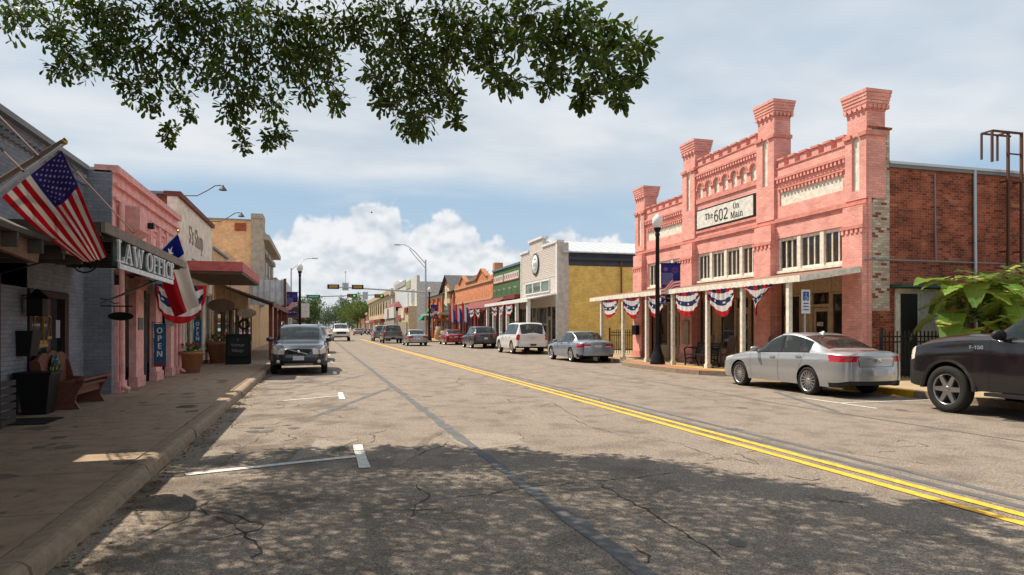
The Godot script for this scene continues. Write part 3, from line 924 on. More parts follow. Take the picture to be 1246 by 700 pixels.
		part(plo, "pilaster_cap", R(X - 0.26, X, 4.56, 4.66, a - 0.03, c + 0.03), redp)
		var pd := B.new()
		for k in 5:
			var d := lerpf(a, c - 0.1, k / 4.0)
			pd.rng(X - 0.245, X, 4.42, 4.56, d, d + 0.1)
		pd.rng(X - 0.2, X, 4.42, 4.56, a + 0.02, c - 0.02)
		stuff(part(plo, "dentils", pd, red))
		part(plo, "pilaster", R(X - 0.2, X, 4.66, 5.24, a + 0.02, c - 0.02), red)
		part(plo, "plinth", R(X - 0.27, X, 0.15, 0.45, a - 0.02, c + 0.02), redp)
	# side wall of bare brick with a limewashed pier at its corner
	part(h, "side_pier", R(X + 0.02, X + 0.78, 2.1, 7.5, 16.5, 16.75), lime)
	part(h, "side_pier", R(X + 0.02, X + 0.78, 0.15, 2.1, 16.505, 16.75), raw)
	part(h, "side_pier", R(X - 0.02, X + 0.10, 0.15, 7.5, 16.47, 16.62), red)
	part(h, "pier_cap", R(X - 0.03, X + 0.84, 7.5, 7.56, 16.46, 16.9), bricks("hall_rust", 1.0, 0.85, 0.7, "red"))
	part(h, "side_wall", R(X + 0.78, 46, 0.15, 6.5, 16.56, 16.9), raw)
	part(h, "side_wall", R(X + 0.42, 46, 0.15, 6.5, 31.3, 31.7), raw)
	part(h, "roof", R(X + 0.42, 46.2, 6.3, 6.4, 16.7, 31.5), plain("roof_tar", 0.12, 0.12, 0.12, 0.9))
	var cop := part(h, "coping", R(X + 0.76, 46.2, 6.5, 6.58, 16.46, 16.95), plain("coping_metal", 0.55, 0.56, 0.57, 0.45, 0.6))
	part(cop, "drip_edge", R(X + 0.76, 46.2, 6.40, 6.5, 16.49, 16.55), plain("zinc_dark", 0.2, 0.21, 0.22, 0.5, 0.5))
	var dp := B.new()
	dp.cyl(P(19.68, 0.3, 16.5), P(19.65, 6.5, 16.5), 0.055, 0.055, 8)
	part(h, "downpipe", dp, plain("galvanised", 0.46, 0.47, 0.48, 0.4, 0.7))
	var cd := B.new()
	cd.cyl(P(15.4, 3.62, 16.45), P(20.9, 3.62, 16.5), 0.022, 0.022, 6); cd.cyl(P(18.12, 3.62, 16.5), P(18.08, 6.3, 16.5), 0.022, 0.022, 6)
	part(h, "conduit", cd, plain("conduit_grey", 0.25, 0.25, 0.25, 0.6))
	# side doorway with a small green hood
	var dr := node(h, "door", -h.position)
	part(dr, "surround", R(16.62, 18.2, 0.15, 2.78, 16.5, 16.6), cream)
	part(dr, "leaf", R(16.78, 17.38, 0.16, 2.62, 16.46, 16.52), plain("door_black", 0.02, 0.022, 0.022, 0.35))
	part(dr, "side_panel", R(17.5, 18.08, 0.16, 2.62, 16.47, 16.52), painted("door_cream", 0.62, 0.60, 0.54))
	part(dr, "hood", R(16.45, 18.5, 2.80, 2.9, 16.1, 16.56), plain("hood_green", 0.05, 0.10, 0.07, 0.6))
	# iron ladder over the parapet
	var iron := plain("rust_iron", 0.11, 0.055, 0.04, 0.8, 0.3)
	var lad := B.new()
	for q in [[20.75, 16.3], [21.3, 16.3]]:
		lad.bar(P(q[0], 2.6, q[1]), P(q[0], 7.75, q[1]), 0.07, 0.07)
	var yy := 2.8
	while yy < 7.7:
		lad.bar(P(20.75, yy, 16.3), P(21.3, yy, 16.3), 0.04, 0.04); yy += 0.85
	for q in [[20.1, 20.75], [20.75, 21.3]]:
		lad.bar(P(q[0], 7.72, 16.3), P(q[1], 7.72, 16.3), 0.06, 0.06); lad.bar(P(q[0], 7.72, 16.3), P(q[0], 7.72, 16.65), 0.05, 0.05)
		lad.bar(P(q[0], 6.9, 16.65), P(q[0], 7.72, 16.65), 0.05, 0.05)
	lad.bar(P(20.1, 6.75, 16.3), P(20.1, 7.72, 16.3), 0.06, 0.06); lad.bar(P(20.1, 7.72, 16.65), P(21.3, 7.72, 16.65), 0.05, 0.05)
	for q in [4.0, 6.2]:
		lad.bar(P(20.75, q, 16.3), P(20.75, q, 16.58), 0.05, 0.05); lad.bar(P(21.3, q, 16.3), P(21.3, q, 16.58), 0.05, 0.05)
	solo("wall_ladder", "rusty iron ladder fixed to the bare brick side wall", "ladder", lad, iron)
	# shopfronts under the canopy, set back between the piers
	var tanw := painted("shopfront_tan", 0.50, 0.37, 0.23, 0.6, 0.6)
	var dark := glass("shop_pane", 0.02, 0.02, 0.02, 0.62)
	for bay in [[17.36, [[1.0, "window"], [0.95, "door"], [0.5, "panel"], [0.87, "window"]]], [21.78, [[0.9, "window"], [0.95, "door"], [1.05, "window"], [0.5, "panel"], [0.82, "window"]]], [27.0, [[1.1, "window"], [0.95, "door"], [1.45, "window"]]]]:
		shopfront(h, X + 0.34, -1, bay[0], 0.16, 2.75, bay[1], tanw, dark, tanw)
		var w := 0.0
		for c in bay[1]: w += c[0]
		var fas := part(h, "fascia_board", R(X + 0.25, X + 0.45, 2.76, 3.31, bay[0], bay[0] + w), tanw)
		for i in int(w / 0.8):
			part(fas, "moulding", R(X + 0.235, X + 0.25, 2.88, 3.18, bay[0] + 0.1 + i * w / int(w / 0.8), bay[0] - 0.1 + (i + 1) * w / int(w / 0.8)), tanw)
	part(h, "dark_room", R(X + 2.5, X + 2.55, 0.15, 3.3, 16.9, 31.5), plain("room_wall", 0.30, 0.26, 0.21, 0.9))
	part(h, "floor_slab", R(X + 0.42, X + 2.5, 0.1, 0.155, 16.9, 31.5), plain("room_wall", 0.30, 0.26, 0.21, 0.9))
	letters(h, "door_number", "602", 0.13, plain("decal_white", 0.7, 0.7, 0.68), Transform3D(Basis(Vector3.UP, -PI / 2), P(X + 0.29, 1.72, 18.85) - h.position), "Droid Sans", true)
	var mb := B.new()
	mb.rng(X - 0.42, X - 0.2, 1.25, 1.72, 31.0, 31.45)
	solo("mailbox", "small black box fixed to a red brick pier behind the bunting", "mailbox", mb, plain("box_black", 0.02, 0.02, 0.022, 0.5))
	var bx := B.new()
	bx.rng(X - 0.30, X - 0.222, 0.9, 1.9, 26.2, 26.75)
	solo("notice_board", "pale framed notice board on the brick pier behind the iron bench", "notice board", bx, painted("notice", 0.42, 0.34, 0.27))
	for q in [[20.15, "near the shop door with white numbers"], [21.9, "beside the dark pier"]]:
		var l := B.new()
		l.bar(P(X + 0.28, 2.35, q[0]), P(X + 0.02, 2.42, q[0]), 0.025, 0.025)
		l.lathe(P(X + 0.02, 2.0, q[0]), [[0.03, 0.0], [0.09, 0.05], [0.11, 0.26], [0.13, 0.3], [0.03, 0.4], [0.0, 0.44]], 8)
		solo("wall_lantern", "black wall lantern " + q[1], "lantern", l, plain("lantern_black", 0.02, 0.02, 0.02, 0.4))
	# sign board
	var sg := thing("parapet_sign", "white sign board with dark serif lettering set between two tall towers", "sign", "", P(X, 6.2, 23.9))
	part(sg, "frame", R(X - 0.06, X - 0.002, 5.74, 6.60, 21.88, 25.92), plain("sign_black", 0.02, 0.022, 0.025, 0.5))
	part(sg, "board", R(X - 0.075, X - 0.06, 5.80, 6.54, 21.95, 25.85), painted("sign_white", 0.80, 0.78, 0.70, 0.6, 0.8))
	var ink := plain("sign_ink", 0.02, 0.02, 0.02, 0.6)
	var face := func(d, y): return Transform3D(Basis(Vector3.UP, -PI / 2), P(X - 0.078, y, d) - sg.position)
	letters(sg, "lettering", "602", 0.46, ink, face.call(24.05, 6.14), "Droid Sans", false, 0.98)
	letters(sg, "lettering", "The", 0.24, ink, face.call(24.92, 6.22), "Droid Serif")
	letters(sg, "lettering", "On", 0.22, ink, face.call(23.02, 6.34), "Droid Serif")
	letters(sg, "lettering", "Main", 0.24, ink, face.call(22.98, 6.0), "Droid Serif")
	# canopy on posts along the kerb
	var cn := thing("porch_canopy", "long cream painted wooden canopy on square posts over the pavement", "canopy", "", P(14.4, 0, 24))
	var xf := 13.32
	var rf := B.new()
	rf.hexa([P(xf, 3.06, 16.62), P(X, 3.40, 16.62), P(X, 3.40, 32.3), P(xf, 3.06, 32.3), P(xf, 3.12, 16.62), P(X, 3.46, 16.62), P(X, 3.46, 32.3), P(xf, 3.12, 32.3)])
	part(cn, "roof", rf, painted("canopy_roof", 0.30, 0.17, 0.13, 0.7))
	var soff := B.new()
	soff.hexa([P(xf + 0.05, 2.97, 16.7), P(X - 0.01, 3.31, 16.7), P(X - 0.01, 3.31, 32.2), P(xf + 0.05, 2.97, 32.2), P(xf + 0.05, 3.0, 16.7), P(X - 0.01, 3.34, 16.7), P(X - 0.01, 3.34, 32.2), P(xf + 0.05, 3.0, 32.2)])
	part(cn, "soffit", soff, tanw)
	part(cn, "fascia", R(xf - 0.05, xf, 2.93, 3.115, 16.58, 32.35), cream)
	var rk := B.new()
	rk.hexa([P(xf, 2.93, 16.55), P(X - 0.01, 3.27, 16.55), P(X - 0.01, 3.27, 16.615), P(xf, 2.93, 16.615), P(xf, 3.115, 16.55), P(X - 0.01, 3.455, 16.55), P(X - 0.01, 3.455, 16.615), P(xf, 3.115, 16.615)])
	part(cn, "rake_board", rk, cream)
	var posts := [17.2, 19.5, 21.6, 24.1, 26.3, 28.65, 31.1]
	for d in posts:
		var pb := B.new()
		pb.rng(xf + 0.02, xf + 0.15, 0.15, 2.96, d - 0.065, d + 0.065)
		var p := part(cn, "post", pb, cream)
		part(p, "foot", R(xf - 0.01, xf + 0.18, 0.15, 0.3, d - 0.095, d + 0.095), cream)
	var g := "red white and blue buntings along the porch canopy"
	for k in 6:
		var d: float = (posts[k] + posts[k + 1]) * 0.5
		if k == 0: d = 18.55
		var lab: String = ["bunting gathered to a point beside the blue parking sign", "pleated bunting hung over the row of rocking chairs", "pleated bunting hung over the iron bench", "pleated bunting partly hidden by the black lamp post", "pleated bunting hung before the black wall box", "pleated bunting hung before the yellow brick wall"][k]
		fan_cloth("bunting", lab, g, P(xf - 0.03, 2.94, d), Vector3(0, 0, 1), 1.7 if k > 0 else 1.6, 0.92 if k > 0 else 1.0, bunting_mat(), 1 if k == 0 else 0)

# ---------------------------------------------------------------- shops beyond the hall, along the same pavement
func awning(called: String, label: String, x0: float, x1: float, d0: float, d1: float, yw: float, yf: float, top: Material, edge: Material, posts := [], post_m: Material = null, pw := 0.12) -> Node3D:   # x0 at the wall, x1 at the kerb
	var o := thing(called, label, "canopy", "", P((x0 + x1) * 0.5, 0, (d0 + d1) * 0.5))
	var b := B.new()
	var a := minf(x0, x1); var c := maxf(x0, x1)
	var ya := yw if x0 < x1 else yf; var yc := yf if x0 < x1 else yw
	b.hexa([P(a, ya - 0.08, d0), P(c, yc - 0.08, d0), P(c, yc - 0.08, d1), P(a, ya - 0.08, d1), P(a, ya, d0), P(c, yc, d0), P(c, yc, d1), P(a, ya, d1)])
	part(o, "roof", b, top)
	var s := signf(x1 - x0)
	part(o, "fascia", R(x1, x1 + s * 0.05, yf - 0.2, yf + 0.03, d0 - 0.03, d1 + 0.03), edge)
	for d in posts:
		part(o, "post", R(x1 - s * 0.06, x1 - s * (0.06 + pw), 0.15, yf - 0.05, d - pw * 0.5, d + pw * 0.5), post_m)
	return o

func build_far_row_east() -> void:
	var X := 15.6
	var white := painted("trim_white", 0.80, 0.80, 0.77, 0.6, 0.8)
	var dark := glass("shop_pane", 0.02, 0.02, 0.02, 0.62)
	var room := plain("room_wall", 0.30, 0.26, 0.21, 0.9)
	# clapboard shop with a stepped false front and a long yellow flank
	var clap := painted("clapboard", 0.64, 0.575, 0.52, 0.75, 0.7)
	var s := thing("clapboard_shop", "beige false fronted shop with a round sign and yellow brick side wall", "building", "", P(20, 0, 48))
	var ff := B.new()
	ff.prism(PackedVector2Array([Vector2(-52.4, 3.1), Vector2(-52.4, 7.42), Vector2(-50.2, 7.42), Vector2(-50.2, 8.1), Vector2(-47.0, 8.1), Vector2(-47.0, 7.42), Vector2(-43.75, 7.42), Vector2(-43.75, 3.1)]), Transform3D(Basis(Vector3.UP, -PI / 2), Vector3(X, 0, 0)), 0.3)
	part(s, "false_front", ff, clap)
	for k in 34:   # lapped boards
		var y := 3.12 + k * 0.127
		if (y < 4.12 or y > 5.05) and y < 7.3:
			var lb := B.new()
			lb.hexa([P(X - 0.022, y, 43.9), P(X + 0.01, y, 43.9), P(X + 0.01, y, 52.25), P(X - 0.022, y, 52.25), P(X - 0.004, y + 0.12, 43.9), P(X + 0.01, y + 0.12, 43.9), P(X + 0.01, y + 0.12, 52.25), P(X - 0.004, y + 0.12, 52.25)])
			part(s, "board", lb, clap)
	for q in [[43.65, 46.98, 7.42], [46.9, 50.3, 8.1], [50.22, 52.5, 7.42]]:
		part(s, "coping", R(X - 0.1, X + 0.45, q[2], q[2] + 0.16, q[0], q[1]), white)
	part(s, "corner_board", R(X - 0.06, X + 0.001, 0.15, 7.42, 43.7, 43.98), white)
	part(s, "corner_board", R(X - 0.05, X + 0.001, 3.1, 7.42, 52.2, 52.42), white)
	part(s, "return_wall", R(X + 0.0, X + 0.75, 0.15, 7.4, 43.6, 43.74), painted("return_grey", 0.60, 0.56, 0.51))
	part(s, "side_wall", R(X + 0.75, 40, 0.15, 5.85, 43.7, 43.95), bricks("yellow_brick", 1.0, 0.72, 0.22))
	part(s, "side_band", R(X + 0.75, 40, 5.85, 6.72, 43.68, 43.95), painted("slate_band", 0.075, 0.09, 0.115, 0.6))
	part(s, "gutter", R(X + 0.76, 40, 6.24, 6.42, 43.5, 43.67), plain("gutter_dark", 0.05, 0.06, 0.08, 0.5))
	var rf := B.new()
	rf.hexa([P(X + 0.3, 6.72, 43.4), P(40, 6.72, 43.4), P(40, 8.0, 48.1), P(X + 0.3, 8.0, 48.1), P(X + 0.3, 6.8, 43.4), P(40, 6.8, 43.4), P(40, 8.08, 48.1), P(X + 0.3, 8.08, 48.1)])
	rf.hexa([P(X + 0.3, 8.0, 48.1), P(40, 8.0, 48.1), P(40, 6.72, 52.6), P(X + 0.3, 6.72, 52.6), P(X + 0.3, 8.08, 48.1), P(40, 8.08, 48.1), P(40, 6.8, 52.6), P(X + 0.3, 6.8, 52.6)])
	part(s, "metal_roof", rf, plain("roof_metal", 0.62, 0.64, 0.66, 0.35, 0.4))
	for k in 40:
		var xx := X + 0.6 + k * 0.6
		var rb := B.new()
		rb.bar(P(xx, 6.82, 43.4), P(xx, 8.1, 48.1), 0.03, 0.04)
		part(s, "roof_seam", rb, plain("roof_metal", 0.62, 0.64, 0.66, 0.35, 0.4))
	var rp := B.new()
	rp.cyl(P(20.3, 1.9, 43.6), P(20.25, 6.3, 43.6), 0.06, 0.06, 8)
	part(s, "downpipe", rp, plain("pipe_rust", 0.22, 0.08, 0.05, 0.7))
	for i in 3:
		window(s, X - 0.03, -1, 45.3 + i * 1.95, 47.15 + i * 1.95, 4.14, 5.02, 0, white, glass("green_pane", 0.05, 0.12, 0.08, 0.6))
	part(s, "dark_room", R(X + 1.4, X + 1.5, 0.15, 5.2, 44, 52.3), room)
	shopfront(s, X + 0.1, -1, 43.98, 0.16, 3.1, [[1.2, "window"], [1.0, "door"], [2.4, "window"], [1.0, "door"], [2.6, "window"]], painted("shop_grey", 0.42, 0.37, 0.31), dark, clap)
	var rs := thing("round_sign", "round white sign with dark rim on the stepped false front", "sign", "", P(X, 6.3, 48.5))
	var disc := B.new()
	disc.lathe(P(X - 0.04, 6.33, 48.5), [[0.0, 0.05], [0.82, 0.05], [0.84, 0.03], [0.84, -0.02], [0.0, -0.02]], 28, Basis(Vector3(0, 0, 1), PI / 2))
	part(rs, "rim", disc, plain("rim_dark", 0.06, 0.07, 0.07, 0.6))
	var dsc := B.new()
	dsc.lathe(P(X - 0.075, 6.33, 48.5), [[0.0, 0.035], [0.67, 0.035], [0.68, 0.02], [0.68, -0.02], [0.0, -0.02]], 28, Basis(Vector3(0, 0, 1), PI / 2))
	part(rs, "face", dsc, white)
	for k in 4:
		part(rs, "print_mark", R(X - 0.118, X - 0.11, 6.16, 6.44, 48.5 - 0.36 + k * 0.19, 48.5 - 0.24 + k * 0.19), plain("print_grey", 0.32, 0.33, 0.33))
	for q in [[6.7, 0.5], [5.96, 0.44]]:
		part(rs, "print_mark", R(X - 0.118, X - 0.11, q[0] - 0.05, q[0] + 0.05, 48.5 - q[1] * 0.5, 48.5 + q[1] * 0.5), plain("print_grey", 0.32, 0.33, 0.33))
	awning("shop_canopy", "pale metal canopy on white posts before the beige and green shops", X, 13.5, 43.8, 56.0, 3.95, 3.55, plain("roof_metal", 0.62, 0.64, 0.66, 0.35, 0.4), white, [44.2, 47.0, 49.5, 51.5, 53.6, 55.8], white, 0.22)
	# green fronted shop
	var green := painted("green_front", 0.075, 0.155, 0.06, 0.7, 0.9)
	var gs := thing("green_shop", "green fronted shop with a lettered white sign band and dark red canopy", "building", "", P(18, 0, 57))
	part(gs, "front_wall", R(X, X + 0.3, 3.4, 6.75, 52.52, 61.5), green)
	part(gs, "coping", R(X - 0.1, X + 0.4, 6.75, 6.92, 52.5, 61.6), plain("coping_blue", 0.12, 0.17, 0.19, 0.5))
	part(gs, "side_wall", R(X + 0.3, 36, 0.15, 6.4, 52.7, 53.0), clap)
	for k in 12:
		part(gs, "letter_tile", R(X - 0.05, X - 0.001, 5.66, 6.28, 53.0 + k * 0.66 + (0.3 if k > 6 else 0.0), 53.58 + k * 0.66 + (0.3 if k > 6 else 0.0)), painted("tile_cream", 0.68, 0.62, 0.55))
		part(gs, "print_mark", R(X - 0.056, X - 0.05, 5.82, 6.12, 53.16 + k * 0.66 + (0.3 if k > 6 else 0.0), 53.4 + k * 0.66 + (0.3 if k > 6 else 0.0)), plain("print_maroon", 0.22, 0.10, 0.10))
	part(gs, "sign_rail", R(X - 0.06, X - 0.001, 5.58, 5.65, 52.9, 61.3), plain("rail_red", 0.32, 0.05, 0.05))
	for k in 5:
		part(gs, "wall_lamp", R(X - 0.2, X - 0.001, 4.9, 5.02, 53.6 + k * 1.7, 53.7 + k * 1.7), white)
	shopfront(gs, X + 0.1, -1, 52.6, 0.16, 3.4, [[2.6, "window"], [1.0, "door"], [2.6, "window"], [1.0, "door"], [1.7, "window"]], green, dark, green)
	part(gs, "dark_room", R(X + 1.4, X + 1.5, 0.15, 3.4, 52.6, 61.4), room)
	awning("red_canopy", "dark red sloping canopy before the green shop", X, 13.6, 56.2, 70.5, 4.3, 3.3, painted("maroon", 0.19, 0.03, 0.03, 0.6), painted("maroon", 0.19, 0.03, 0.03, 0.6), [57, 59.6, 62.2, 64.8, 67.4, 70], painted("maroon", 0.19, 0.03, 0.03, 0.6), 0.2)
	part(gs, "sloping_band", R(X - 0.5, X - 0.001, 3.98, 4.3, 52.6, 56.1), painted("maroon", 0.19, 0.03, 0.03, 0.6))
	for k in 5:
		fan_cloth("bunting", ["pleated bunting on the white posts before the green shop", "pleated bunting between white post and maroon canopy", "pleated bunting under the maroon canopy's first bay", "pleated bunting under the maroon canopy's second bay", "pleated bunting under the maroon canopy's third bay"][k], "buntings along the shop canopies", P(13.46, 3.34, 48.3 + [0.0, 2.2, 4.3, 10.2, 12.8][k]), Vector3(0, 0, 1), 1.6, 0.95, bunting_mat())
	for k in 3:
		var f := thing("shop_flag", ["hanging flag with lone star before the maroon posts", "hanging striped flag before the maroon posts", "hanging flag furled at the end of maroon canopy"][k], "flag", "flags hung from the maroon canopy", P(13.2, 3.0, 61.0 + k * 3.2))
		var pb := B.new()
		pb.cyl(P(13.5, 2.9, 61 + k * 3.2), P(12.5, 4.1, 61 + k * 3.2), 0.02, 0.02, 6)
		part(f, "pole", pb, white)
		for c in [["red_cloth", 0, 0.56, 0.03, 0.06], ["white_cloth", 1, 0.7, 0.7, 0.7], ["blue_cloth", 2, 0.04, 0.06, 0.25]]:
			var fb := B.new(true)
			for i in 8:
				var h0 := i / 8.0; var h1 := (i + 1) / 8.0
				var x0: float = lerpf(12.55, 13.15, float(c[1]) / 3); var x1: float = lerpf(12.55, 13.15, float(c[1] + 1) / 3)
				fb.quad(P(x0, 4.0 - h0 * 1.5 - (x0 - 12.5), 61 + k * 3.2 + sin(h0 * 5) * 0.08), P(x1, 4.0 - h0 * 1.5 - (x1 - 12.5), 61 + k * 3.2 + sin(h0 * 5 + 1) * 0.08), P(x1, 4.0 - h1 * 1.5 - (x1 - 12.5), 61 + k * 3.2 + sin(h1 * 5 + 1) * 0.08), P(x0, 4.0 - h1 * 1.5 - (x0 - 12.5), 61 + k * 3.2 + sin(h1 * 5) * 0.08))
			part(f, c[0], fb, plain(c[0], c[2], c[3], c[4], 0.8))
	# orange brick shop with peaked parapet
	var ob := bricks("orange_brick", 1.0, 1.0, 1.0, "orange")
	var os := thing("orange_brick_shop", "orange brick shop with two pointed gables on its parapet", "building", "", P(18, 0, 71))
	var zz := B.new()
	zz.prism(PackedVector2Array([Vector2(-80, 3.2), Vector2(-80, 6.7), Vector2(-77.6, 6.5), Vector2(-75.5, 7.35), Vector2(-73.4, 6.5), Vector2(-68.6, 6.5), Vector2(-66.2, 7.4), Vector2(-63.8, 6.5), Vector2(-61.65, 6.6), Vector2(-61.65, 3.2)]), Transform3D(Basis(Vector3.UP, -PI / 2), Vector3(X, 0, 0)), 0.35)
	part(os, "front_wall", zz, ob)
	for q in [[-77.6, 6.5, -75.5, 7.35], [-75.5, 7.35, -73.4, 6.5], [-68.6, 6.5, -66.2, 7.4], [-66.2, 7.4, -63.8, 6.5], [-73.4, 6.5, -68.6, 6.5]]:
		var cb := B.new()
		cb.bar(Vector3(X + 0.1, q[1] + 0.06, q[0]), Vector3(X + 0.1, q[3] + 0.06, q[2]), 0.5, 0.12)
		part(os, "coping", cb, painted("orange_cap", 0.42, 0.19, 0.10))
	part(os, "string_course", R(X - 0.12, X, 6.0, 6.18, 61.7, 79.9), painted("orange_pale", 0.56, 0.35, 0.2))
	part(os, "string_course", R(X - 0.1, X, 4.3, 4.46, 61.7, 79.9), painted("orange_pale", 0.56, 0.35, 0.2))
	part(os, "chimney", R(X + 0.2, X + 1.0, 6.3, 7.7, 61.75, 62.5), ob)
	part(os, "side_wall", R(X + 0.3, 36, 0.15, 6.3, 61.8, 62.1), ob)
	shopfront(os, X + 0.15, -1, 61.8, 0.16, 3.2, [[3.0, "window"], [1.1, "door"], [3.4, "window"], [2.0, "panel"], [3.2, "window"], [1.1, "door"], [4.2, "window"]], painted("maroon", 0.19, 0.03, 0.03, 0.6), dark, ob)
	part(os, "dark_room", R(X + 1.4, X + 1.5, 0.15, 3.3, 61.8, 79.8), room)
	# red brick corner block with arched window and dark hipped roof
	var rb2 := bricks("corner_brick", 0.80, 0.66, 0.62, "orange")
	var cs := thing("corner_block", "red brick corner block with arched window and dark gabled roof", "building", "", P(20, 0, 90))
	var cw := B.new()
	cw.rng(X, X + 0.3, 0.15, 6.0, 80.1, 82.4); cw.rng(X, X + 0.3, 4.0, 6.0, 82.4, 87.6); cw.rng(X, X + 0.3, 0.15, 6.0, 87.6, 100.6); cw.rng(X + 0.01, X + 0.29, 2.9, 4.0, 82.4, 87.6)
	part(cs, "front_wall", cw, rb2)
	var gb := B.new()
	gb.prism(PackedVector2Array([Vector2(-89.2, 6.0), Vector2(-85.0, 8.1), Vector2(-80.8, 6.0)]), Transform3D(Basis(Vector3.UP, -PI / 2), Vector3(X, 0, 0)), 0.3)
	part(cs, "gable", gb, rb2)
	part(cs, "side_wall", R(X + 0.3, 36, 0.15, 6.0, 100.3, 100.6), rb2)
	for d in [80.2, 87.9, 91.8, 95.6, 99.6]:
		part(cs, "pier", R(X - 0.2, X - 0.001, 0.15, 5.6, d, d + 0.8), rb2)
	part(cs, "cream_band", R(X - 0.08, X - 0.001, 5.6, 6.0, 87.9, 100.6), painted("cream_band", 0.6, 0.48, 0.3))
	var ar := B.new()
	ar.lathe(P(X - 0.02, 4.6, 85), [[0, 0.03], [2.0, 0.03], [2.05, 0.0], [2.05, -0.03]], 32, Basis(Vector3(0, 0, 1), PI / 2))
	part(cs, "arch_panel", ar, painted("cream_band", 0.6, 0.48, 0.3))
	window(cs, X - 0.07, -1, 82.8, 87.2, 2.9, 4.62, 2, plain("frame_dark", 0.04, 0.06, 0.05), glass("green_pane", 0.05, 0.12, 0.08, 0.6), 1)
	window(cs, X - 0.05, -1, 82.6, 87.4, 0.5, 2.4, 2, plain("frame_dark", 0.04, 0.06, 0.05), dark, 0)
	for d in [88.9, 92.8, 96.6]:
		window(cs, X - 0.05, -1, d, d + 2.4, 0.7, 2.5, 1, plain("frame_dark", 0.04, 0.06, 0.05), dark, 0)
	var rr := B.new()
	var shingle := painted("shingle", 0.10, 0.10, 0.105, 0.9)
	rr.quad(P(X - 0.4, 6.0, 101), P(20, 8.6, 98), P(20, 8.6, 80.1), P(X - 0.4, 6.0, 80.1))
	rr.quad(P(X - 0.4, 8.25, 85.0), P(20, 8.25, 85.0), P(20, 6.0, 89.6), P(X - 0.4, 6.0, 89.6)); rr.quad(P(X - 0.4, 6.0, 80.4), P(20, 6.0, 80.4), P(20, 8.25, 85.0), P(X - 0.4, 8.25, 85.0))
	rr.quad(P(20, 8.6, 98), P(X - 0.4, 6.0, 101), P(30, 6.0, 101), P(30, 8.6, 98))
	part(cs, "roof", rr, shingle)
	part(cs, "canopy", R(13.7, X - 0.21, 3.25, 3.45, 80.2, 95), painted("canopy_pale", 0.45, 0.41, 0.36))
	var ban := B.new()
	ban.rng(X - 0.75, X - 0.7, 4.3, 6.7, 81.3, 82.6)
	solo("street_banner", "pale yellow vertical banner on the brick gable with arched window", "banner", ban, painted("banner_cream", 0.62, 0.6, 0.42))
	var ga := B.new()
	ga.hexa([P(13.9, 2.7, 97), P(X, 2.7, 97), P(X, 2.7, 101), P(13.9, 2.7, 101), P(15.4, 4.4, 97), P(X, 4.4, 97), P(X, 4.4, 101), P(15.4, 4.4, 101)])
	solo("green_awning", "sloping green cloth awning on the red brick corner block", "awning", ga, plain("awning_green", 0.01, 0.16, 0.09, 0.7))
	# past the crossing: a white two-storey shop with painted signs, low shops and a tan block
	var wb := painted("chalk_white", 0.62, 0.61, 0.58)
	var ws := thing("white_corner_store", "tall white store with a curved sign gable past the crossing", "building", "", P(18, 0, 130))
	part(ws, "wall", R(X, 40, 0.15, 9.3, 113, 150), wb)
	var cv := PackedVector2Array([Vector2(-150, 9.3), Vector2(-150, 11.2), Vector2(-145, 11.4), Vector2(-140, 11.3), Vector2(-136, 10.7), Vector2(-132, 10.3), Vector2(-113, 10.3), Vector2(-113, 9.3)])
	var cvb := B.new()
	cvb.prism(cv, Transform3D(Basis(Vector3.UP, -PI / 2), Vector3(X, 0, 0)), 0.5)
	part(ws, "sign_gable", cvb, wb)
	part(ws, "cornice", R(X - 0.9, X, 8.6, 9.3, 147, 150.6), painted("cornice_tan", 0.5, 0.45, 0.37))
	window(ws, X - 0.06, -1, 116, 119, 5.6, 8.2, 1, wb, glass("sky_pane", 0.10, 0.14, 0.17, 0.7), 1)
	for q in [[128, 146, 9.6, 10.6, "print_grey"], [124, 142, 5.0, 8.0, "panel_blue"], [121, 127, 8.7, 10.0, "print_olive"]]:
		part(ws, "sign_panel", R(X - 0.12, X - 0.001, q[2], q[3], q[0], q[1]), plain(q[4], {"print_grey": 0.40, "panel_blue": 0.50, "print_olive": 0.34}[q[4]], {"print_grey": 0.40, "panel_blue": 0.55, "print_olive": 0.34}[q[4]], {"print_grey": 0.39, "panel_blue": 0.60, "print_olive": 0.22}[q[4]]))
	var ls := thing("awning_store", "low shop with red and cream signs past the crossing", "building", "", P(15, 0, 118))
	part(ls, "wall", R(14.2, X - 0.01, 0.15, 5.2, 113, 128), painted("cream_band", 0.6, 0.48, 0.3))
	for q in [[113.2, 117, 4.2, 5.0, "maroon"], [118, 122, 3.3, 4.6, "tile_cream"], [122.6, 127.4, 2.9, 3.9, "rail_red"], [114, 126, 0.2, 2.6, "room_wall"]]:
		part(ls, "sign_panel", R(14.0, 14.2, q[2], q[3], q[0], q[1]), mats[q[4]])
	var cb2 := thing("sign_canopy_shop", "small shop with broad white sign board and dull red roof", "building", "", P(15, 0, 140))
	part(cb2, "wall", R(14.0, X - 0.01, 0.15, 4.8, 130, 152), painted("chalk_grey", 0.45, 0.43, 0.4))
	part(cb2, "sign_board", R(13.6, 13.99, 3.5, 5.6, 130, 150), wb)
	part(cb2, "shopfront", R(13.8, 13.99, 0.15, 3.1, 131, 150), mats["room_wall"])
	part(cb2, "sign_panel", R(13.5, 13.6, 3.6, 5.4, 140, 142), mats["rail_red"])
	var rf2 := B.new()
	rf2.hexa([P(13.6, 5.6, 132), P(X, 5.6, 132), P(X, 5.6, 150), P(13.6, 5.6, 150), P(X - 0.3, 6.9, 138), P(X, 6.9, 138), P(X, 6.9, 146), P(X - 0.3, 6.9, 146)])
	part(cb2, "roof", rf2, mats["maroon"])
	var tb := thing("tan_block", "tall tan block with shuttered windows far down the street", "building", "", P(18, 0, 190))
